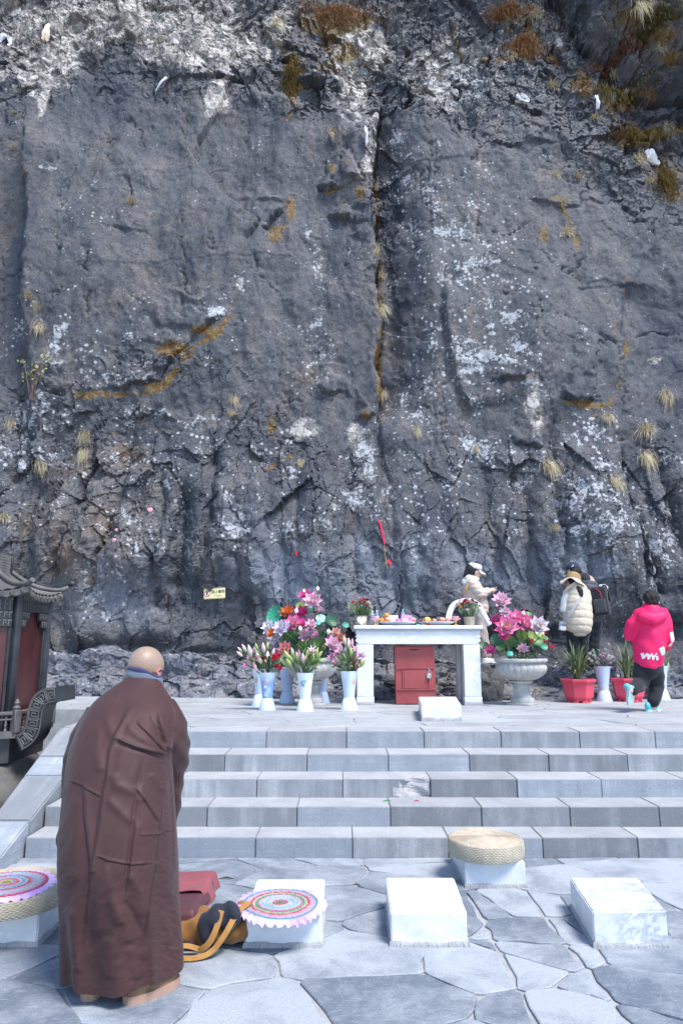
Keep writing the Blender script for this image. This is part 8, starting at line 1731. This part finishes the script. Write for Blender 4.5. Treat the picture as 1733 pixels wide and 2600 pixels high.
T = [('drooping straw tuft at the lower left, upper of the hanging pair', 218, 1105, 52, 3), ('drooping straw tuft directly under its twin at the lower left of the cliff', 215, 1150, 50, 3), ('wide pale tuft at lower left, left of the hanging pair', 108, 1185, 52, 2), ('thin tuft at the far left edge above the rusty patch', 12, 1315, 40, 1), ('yellow tuft on the left edge below the big lichen patch', 98, 830, 42, 2), ('ragged tuft at the top of the left edge column of three', 78, 752, 34, 1), ('long tuft second in the left edge column of three', 96, 775, 44, 2), ('spiky tuft alone in the middle of the left slab', 335, 515, 34, 0), ('small tuft near the top left corner below the pale rock', 40, 290, 24, 1), ('small tuft at the left edge under the upper one', 36, 375, 22, 1), ('tuft at the left edge beside the cracked ledge', 32, 1075, 36, 2),
     ('small tuft on the orange streak left of the centre', 596, 1015, 30, 2), ('tiny tuft just under the one on the orange streak', 590, 1048, 24, 2), ('small tuft above the tallest lotus in the lower middle', 765, 1175, 34, 2), ('bushy tuft in the long central crack', 966, 785, 46, 2), ('small tuft high in the central crack', 956, 635, 34, 2), ('wispy tuft low in the central crack', 972, 1000, 32, 2), ('small tuft in the rough gully at the top of the central crack', 880, 415, 18, 1), ('tuft beside the gully left of the white streamer', 843, 340, 40, 2), ('green-tinged tuft in the middle of the central crack', 968, 700, 34, 1),
     ('round tuft with orange moss, upper of two on the right slab', 1430, 520, 44, 0), ('round tuft with orange moss, lower of two on the right slab', 1440, 590, 40, 1), ('small tuft left of the paired ones under the upper right ledge', 1410, 445, 30, 1), ('small tuft right of the paired ones under the upper right ledge', 1466, 450, 32, 1), ('long hanging tuft low on the right slab', 1388, 1180, 62, 3), ('hanging tuft among thick lichen low at the right', 1558, 1220, 56, 3), ('spreading tuft at the right edge above the lichen column', 1640, 1095, 56, 1), ('narrow tuft hanging below the spreading one at the right edge', 1636, 1160, 48, 3), ('thin tuft above the white lichen top at the right', 1540, 1060, 40, 2), ('straggly tuft on the dark plane at the right edge', 1685, 1005, 48, 2), ('small tuft in the crack right of the centre slab', 1058, 1095, 32, 2), ('tiny tuft under the pale stripe right of centre', 1208, 1140, 30, 2), ('tiny tuft low right of the hanging ones', 1410, 1340, 30, 1),
     ('tuft beside the white scarf with a hole at the upper right', 1625, 410, 52, 1), ('broad tuft under the narrow white scarf at the upper right', 1545, 250, 60, 2), ('pale tuft on the ledge at the very top right', 1625, 20, 60, 3), ('tuft on the dark ledge right of the top', 1675, 125, 44, 2), ('tuft on the mossy ledge at the top centre right', 1298, 145, 40, 2), ('tuft near the top edge left of the heather', 700, 60, 46, 2), ('tuft under the heather at the top centre', 885, 155, 44, 2), ('tuft at the upper right ledge lip', 1400, 220, 40, 1), ('tuft above the upper right ledge by the heather', 1560, 195, 44, 1), ('tuft high at the right of the pale top rock', 1360, 40, 40, 1), ('tuft on the right edge under the dark overhang', 1690, 330, 44, 2), ('tuft under the narrow scarf ledge', 1510, 300, 34, 1), ('small tuft at the right edge below the moss', 1650, 460, 30, 1)]
for a in T: tuft(*a)
# heather mats along the top and a leafy sprig at the left
def heather(label, u, v, wpx, hpx, seed, cols):
    p = on_cliff(u, v); k = p.y * 1.03 / FPX; r = random.Random(seed); mb = MB(); W, H = wpx * k * 0.75, hpx * k * 0.75
    for i in range(1500):
        x, z = r.gauss(0, W * 0.5) * (1 + 0.6 * math.sin(i * 0.7)), r.gauss(0, H * 0.5); y = cliff_y(p.x + x, p.z + z) - p.y - r.uniform(-0.05, 0.12); L = r.uniform(0.04, 0.12); c = lerp3(cols[0], cols[1], r.random())
        d = Vector((r.gauss(0, .5), -0.6, r.uniform(-0.2, 1))).normalized() * L; s = Vector((0.010, 0, 0.004)); b = Vector((x, y, z)); mb.col = c
        mb.add([b - s, b + s, b + d * 0.6 + s * 0.8, b + d, b + d * 0.6 - s * 0.8], [(0, 1, 2, 3, 4)])
    o = mb.build('heather_mat', M['leaf'], None, False, loc=p); tag(o, label, 'shrub', 'heather mats on the cliff top')
RST = ((0.20, 0.085, 0.035), (0.34, 0.17, 0.07)); MSG = ((0.10, 0.075, 0.015), (0.26, 0.16, 0.035)); OLV = ((0.05, 0.05, 0.015), (0.14, 0.11, 0.04))
heather('rusty brown heather mat at the top edge above the central gully', 860, 45, 120, 40, 1, RST)
heather('orange moss clump hanging down left of the central gully', 742, 180, 30, 90, 2, MSG)
heather('rusty clump on the ledge right of the top centre', 1330, 120, 60, 40, 3, RST)
heather('mossy clump on the upper right ledge beside the narrow scarves', 1560, 255, 80, 30, 4, MSG)
heather('dark heather mat on the slope left of the overhang', 1555, 160, 60, 26, 5, ((0.10, 0.045, 0.03), (0.2, 0.1, 0.07)))
heather('brown mossy fringe below the ledge at the right edge', 1640, 350, 90, 30, 6, MSG)
heather('olive and rust fringe under the top right overhang', 1660, 60, 90, 40, 7, OLV)
heather('orange moss clump at the right edge of the cliff', 1690, 470, 40, 70, 8, MSG)
heather('rusty clump near the top edge, second from the centre', 1290, 30, 70, 30, 9, RST)
sp_ = on_cliff(80, 1015); shb = thing('leafy_shrub', 'thin red stemmed sprig with small green leaves at the left edge', 'plant', sp_); r = random.Random(4)
for i in range(9):
    tip = Vector((r.uniform(-0.28, 0.36), -0.12 - 0.1 * r.random(), r.uniform(0.45, 1.0))); mb = MB(); mb.col = (0.26, 0.15, 0.12); mb.tube([Vector((r.uniform(-.04, .04), 0, 0)), tip * 0.5 + Vector((0, -0.05, 0.03)), tip], [0.005, 0.004, 0.002], 5); mb.build('twig', M['mixed'], shb)
    for k in range(9):
        q_ = tip * r.uniform(0.45, 1.05) + Vector((r.gauss(0, .06), r.gauss(0, .04), r.gauss(0, .05))); link('leaf', blade_mesh(2.2, 35, (0.16, 0.17, 0.04), (0.34, 0.33, 0.10)), shb, q_, (r.uniform(-1, 1), r.uniform(-.6, .6), r.uniform(0, 6)), r.uniform(0.05, 0.09))
# white ceremonial scarves caught on the rock
M['silk'] = pmat('white_silk', W1, (0.93, 0.93, 0.95), 8, 0.45, 0.2, 120, 0.002, tint=True, sheen=0.3)
def scarf(label, pts, w_px, col=(0.82, 0.82, 0.84), seed=0):
    P0 = on_cliff(*pts[len(pts) // 2]); t = thing('ceremonial_scarf', label, 'scarf', P0, group='white scarves caught on the cliff'); k = P0.y * 1.03 / FPX; r = random.Random(seed)
    Q = [Vector(((a := at(u, v, P0.y)).x, P0.y - 0.10 - 0.05 * math.sin(i * 1.7), a.z)) - P0 for i, (u, v) in enumerate(pts)]
    mb = MB(); mb.col = col
    for _ in range(2):
        q_ = [Q[0]]
        for a, b in zip(Q, Q[1:]): q_ += [a.lerp(b, 0.25), a.lerp(b, 0.75)]
        Q = q_ + [Q[-1]]
    V = []; n = len(Q); m_ = 7
    for i, p in enumerate(Q):
        d = (Q[min(i + 1, n - 1)] - Q[max(i - 1, 0)]).normalized(); s = d.cross(Vector((0, 1, 0))).normalized(); w = w_px * k * (0.6 + 0.4 * math.sin(math.pi * min(1, 0.15 + i / n)))
        for j_ in range(m_): f = j_ / (m_ - 1) - 0.5; V.append(p + s * w * f + Vector((0, 0.05 * math.sin(j_ * 1.9 + i * 0.5 + seed) * w_px / 10, 0)))
    mb.add(V, [(i * m_ + j_, i * m_ + j_ + 1, (i + 1) * m_ + j_ + 1, (i + 1) * m_ + j_) for i in range(n - 1) for j_ in range(m_ - 1)]); o = mb.build('cloth', M['silk'], t, True); o.modifiers.new('s', 'SOLIDIFY').thickness = 0.008
    return t
scarf('white scarf folded into a triangle high right of the central gully', [(1308, 250), (1322, 268), (1336, 266), (1340, 256), (1318, 250)], 8, seed=1)
scarf('narrow white scarf hanging over straw grass at the upper right, left of two', [(1508, 252), (1511, 268), (1512, 285)], 11, seed=2)
scarf('slim white scarf hanging straight at the upper right, right of two', [(1584, 222), (1582, 240), (1580, 258)], 11, seed=3)
scarf('large crumpled white scarf at the right edge beside a tuft', [(1634, 392), (1644, 404), (1656, 418), (1668, 424)], 20, seed=4)
scarf('curled white scarf at the top left corner', [(2, 118), (12, 102), (26, 98), (32, 116), (28, 128)], 11, seed=5)
scarf('cream and orange scrap of scarf near the top left corner', [(118, 112), (122, 92), (130, 72)], 17, (0.80, 0.62, 0.48), 6)
scarf('long thin white streamer hanging in the gully at the top of the central crack', [(926, 330), (930, 350), (929, 378)], 8, seed=7)
scarf('faint white strip on the upper left slab', [(426, 206), (414, 220), (398, 240)], 5, (0.62, 0.63, 0.68), 8)
def ribbon_thing(label, pts, w_px, col, cat='ribbon', name='red_ribbon'):
    P0 = on_cliff(*pts[0]); t = thing(name, label, cat, P0); k = P0.y * 1.03 / FPX; mb = MB(); mb.col = col
    ribbon(mb, [Vector(((a := at(u, v, P0.y)).x, min(cliff_y(a.x, a.z), P0.y) - 0.03, a.z)) - P0 for u, v in pts], w_px * k, 0.01, (0.1, -1, 0)); mb.build('strip', M['fabric'], t); return t
rb_ = ribbon_thing('red ribbon hanging from the central crack above the altar', [(958, 1320), (966, 1335), (970, 1360), (975, 1385)], 4.5, (0.60, 0.012, 0.05))
ribbon_thing('thin end of red and yellow cord below the red ribbon', [(974, 1385), (978, 1420), (984, 1445)], 1.2, (0.50, 0.28, 0.05), 'cord', 'cord')
ribbon_thing('small red knot of cloth at the foot of the central crack', [(986, 1422), (989, 1436)], 6, (0.60, 0.01, 0.04), 'cloth', 'cloth_scrap')
ribbon_thing('small red slip stuck in a crack above the pink lotus', [(751, 1400), (754, 1412)], 5, (0.60, 0.02, 0.05), 'cloth', 'cloth_scrap')
for u, v, s, lab in ((382, 1295, 7, 'round pink paper scrap stuck on the rock above the yellow sign'), (298, 1346, 5, 'pink paper scrap on the lower left rock, upper of two'), (292, 1371, 5, 'pink paper scrap on the lower left rock, lower of two')):
    p = on_cliff(u, v); k = p.y * 1.03 / FPX; mb = MB(); mb.col = (0.78, 0.38, 0.42); mb.lathe([(0.002, 0.02), (s * k, 0.01), (s * k * 1.02, 0.0)], 14, Matrix.Rotation(R(90), 4, 'X') @ Matrix.Diagonal((1, 0.8, 1, 1)), fn=lambda t, i: 1 + 0.12 * math.sin(3 * t)); tag(mb.build('paper_scrap', M['mixed'], None, loc=p - Vector((0, 0.02, 0))), lab, 'paper')
# ------------------------------------------------------------------ yellow warning sign
sg0 = on_cliff(546, 1507); sg0.y -= 0.05; k = sg0.y * 1.03 / FPX * 0.985; sw, shh = 53 * k, 28 * k
sign = thing('warning_sign', 'yellow no climbing sign with black toothed edges hung on the rock', 'sign', sg0, (R(-6), R(-3.5), 0))
mb = MB(); mb.col = (0.74, 0.69, 0.36); mb.box(-sw / 2, sw / 2, -0.006, 0.006, -shh / 2, shh / 2, 0.002); mb.build('plate', M['mixed'], sign)
mb = MB(); mb.col = (0.02, 0.02, 0.02)
nt_ = 17
for i in range(nt_):
    x0 = -sw / 2 + sw * (i + 0.1) / nt_; x1 = x0 + sw / nt_ * 0.5; sl2 = sw / nt_ * 0.45
    for zc_, h_ in ((shh / 2 - 0.019, 0.017), (-shh / 2 + 0.002, 0.017)):
        mb.add([(x0, -0.0075, zc_), (x1, -0.0075, zc_), (min(x1 + sl2, sw / 2), -0.0075, zc_ + h_), (min(x0 + sl2, sw / 2), -0.0075, zc_ + h_)], [(0, 1, 2, 3)])
mb.build('hazard_teeth', M['mixed'], sign, smooth=False)
mb = MB(); mb.col = (0.62, 0.06, 0.06); rr_ = shh * 0.25; cx_ = -sw * 0.34
mb.tube([(cx_ + rr_ * math.cos(a), -0.008, rr_ * math.sin(a)) for a in [2 * math.pi * i / 32 for i in range(33)]], 0.0055, 6); mb.tube([(cx_ - rr_ * 0.7, -0.009, rr_ * 0.7), (cx_ + rr_ * 0.7, -0.009, -rr_ * 0.7)], 0.005, 6); mb.build('prohibition_ring', M['mixed'], sign)
mb = MB(); mb.col = (0.85, 0.78, 0.70); mb.lathe([(0.001, 0), (rr_, 0)], 28, Matrix.Translation((cx_, -0.0066, 0)) @ Matrix.Rotation(R(90), 4, 'X'), cap=False); mb.build('pictogram_disc', M['mixed'], sign)
mb = MB(); mb.col = (0.03, 0.03, 0.03)
for a, b in (((0, 0.5), (0, 0.0)), ((0, 0.35), (0.45, 0.6)), ((0, 0.35), (-0.4, 0.1)), ((0, 0.0), (0.35, -0.5)), ((0, 0.0), (-0.35, -0.55))): mb.tube([(cx_ + a[0] * rr_, -0.0085, a[1] * rr_), (cx_ + b[0] * rr_, -0.0085, b[1] * rr_)], 0.006, 6)
mb.ell((cx_, -0.009, rr_ * 0.68), 0.011); mb.build('climber_figure', M['mixed'], sign)
def text(s, size, x, z, col, name, sx=1.0):
    c = bpy.data.curves.new(name, 'FONT'); c.body = s; c.size = size; c.extrude = 0.001; c.align_x = 'CENTER'; c.align_y = 'CENTER'
    o = bpy.data.objects.new(name, c); COL.objects.link(o); dg = bpy.context.evaluated_depsgraph_get(); m_ = bpy.data.meshes.new_from_object(o.evaluated_get(dg)); bpy.data.objects.remove(o)
    for q_ in m_.vertices: q_.co = Vector((q_.co.x * sx + x, -0.0085 - q_.co.z, q_.co.y + z))
    a = m_.attributes.new('tint', 'FLOAT_COLOR', 'POINT'); a.data.foreach_set('color', list((*col, 1.0)) * len(m_.vertices)); m_.materials.append(M['mixed']); return link(name, m_, sign)
text('禁止攀爬', shh * 0.33, sw * 0.17, shh * 0.10, (0.02, 0.02, 0.02), 'main_lettering', 0.92)
text('NO CLIMBING', shh * 0.11, sw * 0.16, -shh * 0.24, (0.06, 0.05, 0.03), 'small_lettering')
mb = MB(); mb.col = (0.4, 0.4, 0.42); mb.tube([(-sw * 0.25, 0, shh / 2), (0.02, 0.03, shh / 2 + 16 * k), (sw * 0.28, 0, shh / 2)], 0.003, 5); mb.build('wire', M['mixed'], sign)
# white gauze handle of the right basket
c = tp_(1190, YO - 0.02); gz_ = thing('gauze_ribbon', 'wide white gauze ribbon arching over the right flower basket', 'ribbon', c); kk = cz(1); mb = MB(); mb.col = (0.80, 0.79, 0.80)
pts = [((x - 1190) * kk, 0.10 + 0.03 * math.sin(i), (657 - y) * kk) for i, (x, y) in enumerate(((1010, 612), (1028, 540), (1060, 470), (1130, 440), (1210, 436), (1280, 470), (1320, 540), (1350, 595), (1385, 650)))]
ribbon(mb, pts, 0.085, 0.012, (0.05, -1, 0.15)); o = mb.build('gauze', M['silk'], gz_, True)
# a few fallen twigs and petals on the stones
for i, (u, v, L, col, lab) in enumerate(((575, 2232, 0.10, (0.06, 0.04, 0.035), 'dark twig lying on the pavement right of the monk'), (905, 2249, 0.05, (0.10, 0.06, 0.04), 'small brown twig left of the plain white block'), (1475, 2174, 0.04, (0.12, 0.08, 0.05), 'crumb of brown leaf at the foot of the first step'), (982, 2029, 0.07, (0.05, 0.25, 0.12), 'green leaf lying on the second step'), (1057, 2034, 0.04, (0.5, 0.04, 0.08), 'red petal lying on the second step'))):
    z = 0.004 if v > 2150 else STEP_Y[1][2] + 0.004 if v > 2040 else STEP_Y[1][2] + 0.004
    p = gz(u, v, z) if v > 2150 else at(u, v, (STEP_Y[1][0] + STEP_Y[2][0]) / 2); p.z = z
    mb = MB(); mb.col = col; mb.tube([(-L / 2, 0, 0.004), (0, 0.008, 0.008), (L / 2, -0.004, 0.003)], [0.003, 0.006, 0.002], 6, flat=0.5); tag(mb.build('twig' if i < 2 else 'fallen_leaf' if i < 4 else 'petal', M['mixed'], None, loc=p), lab, 'debris')
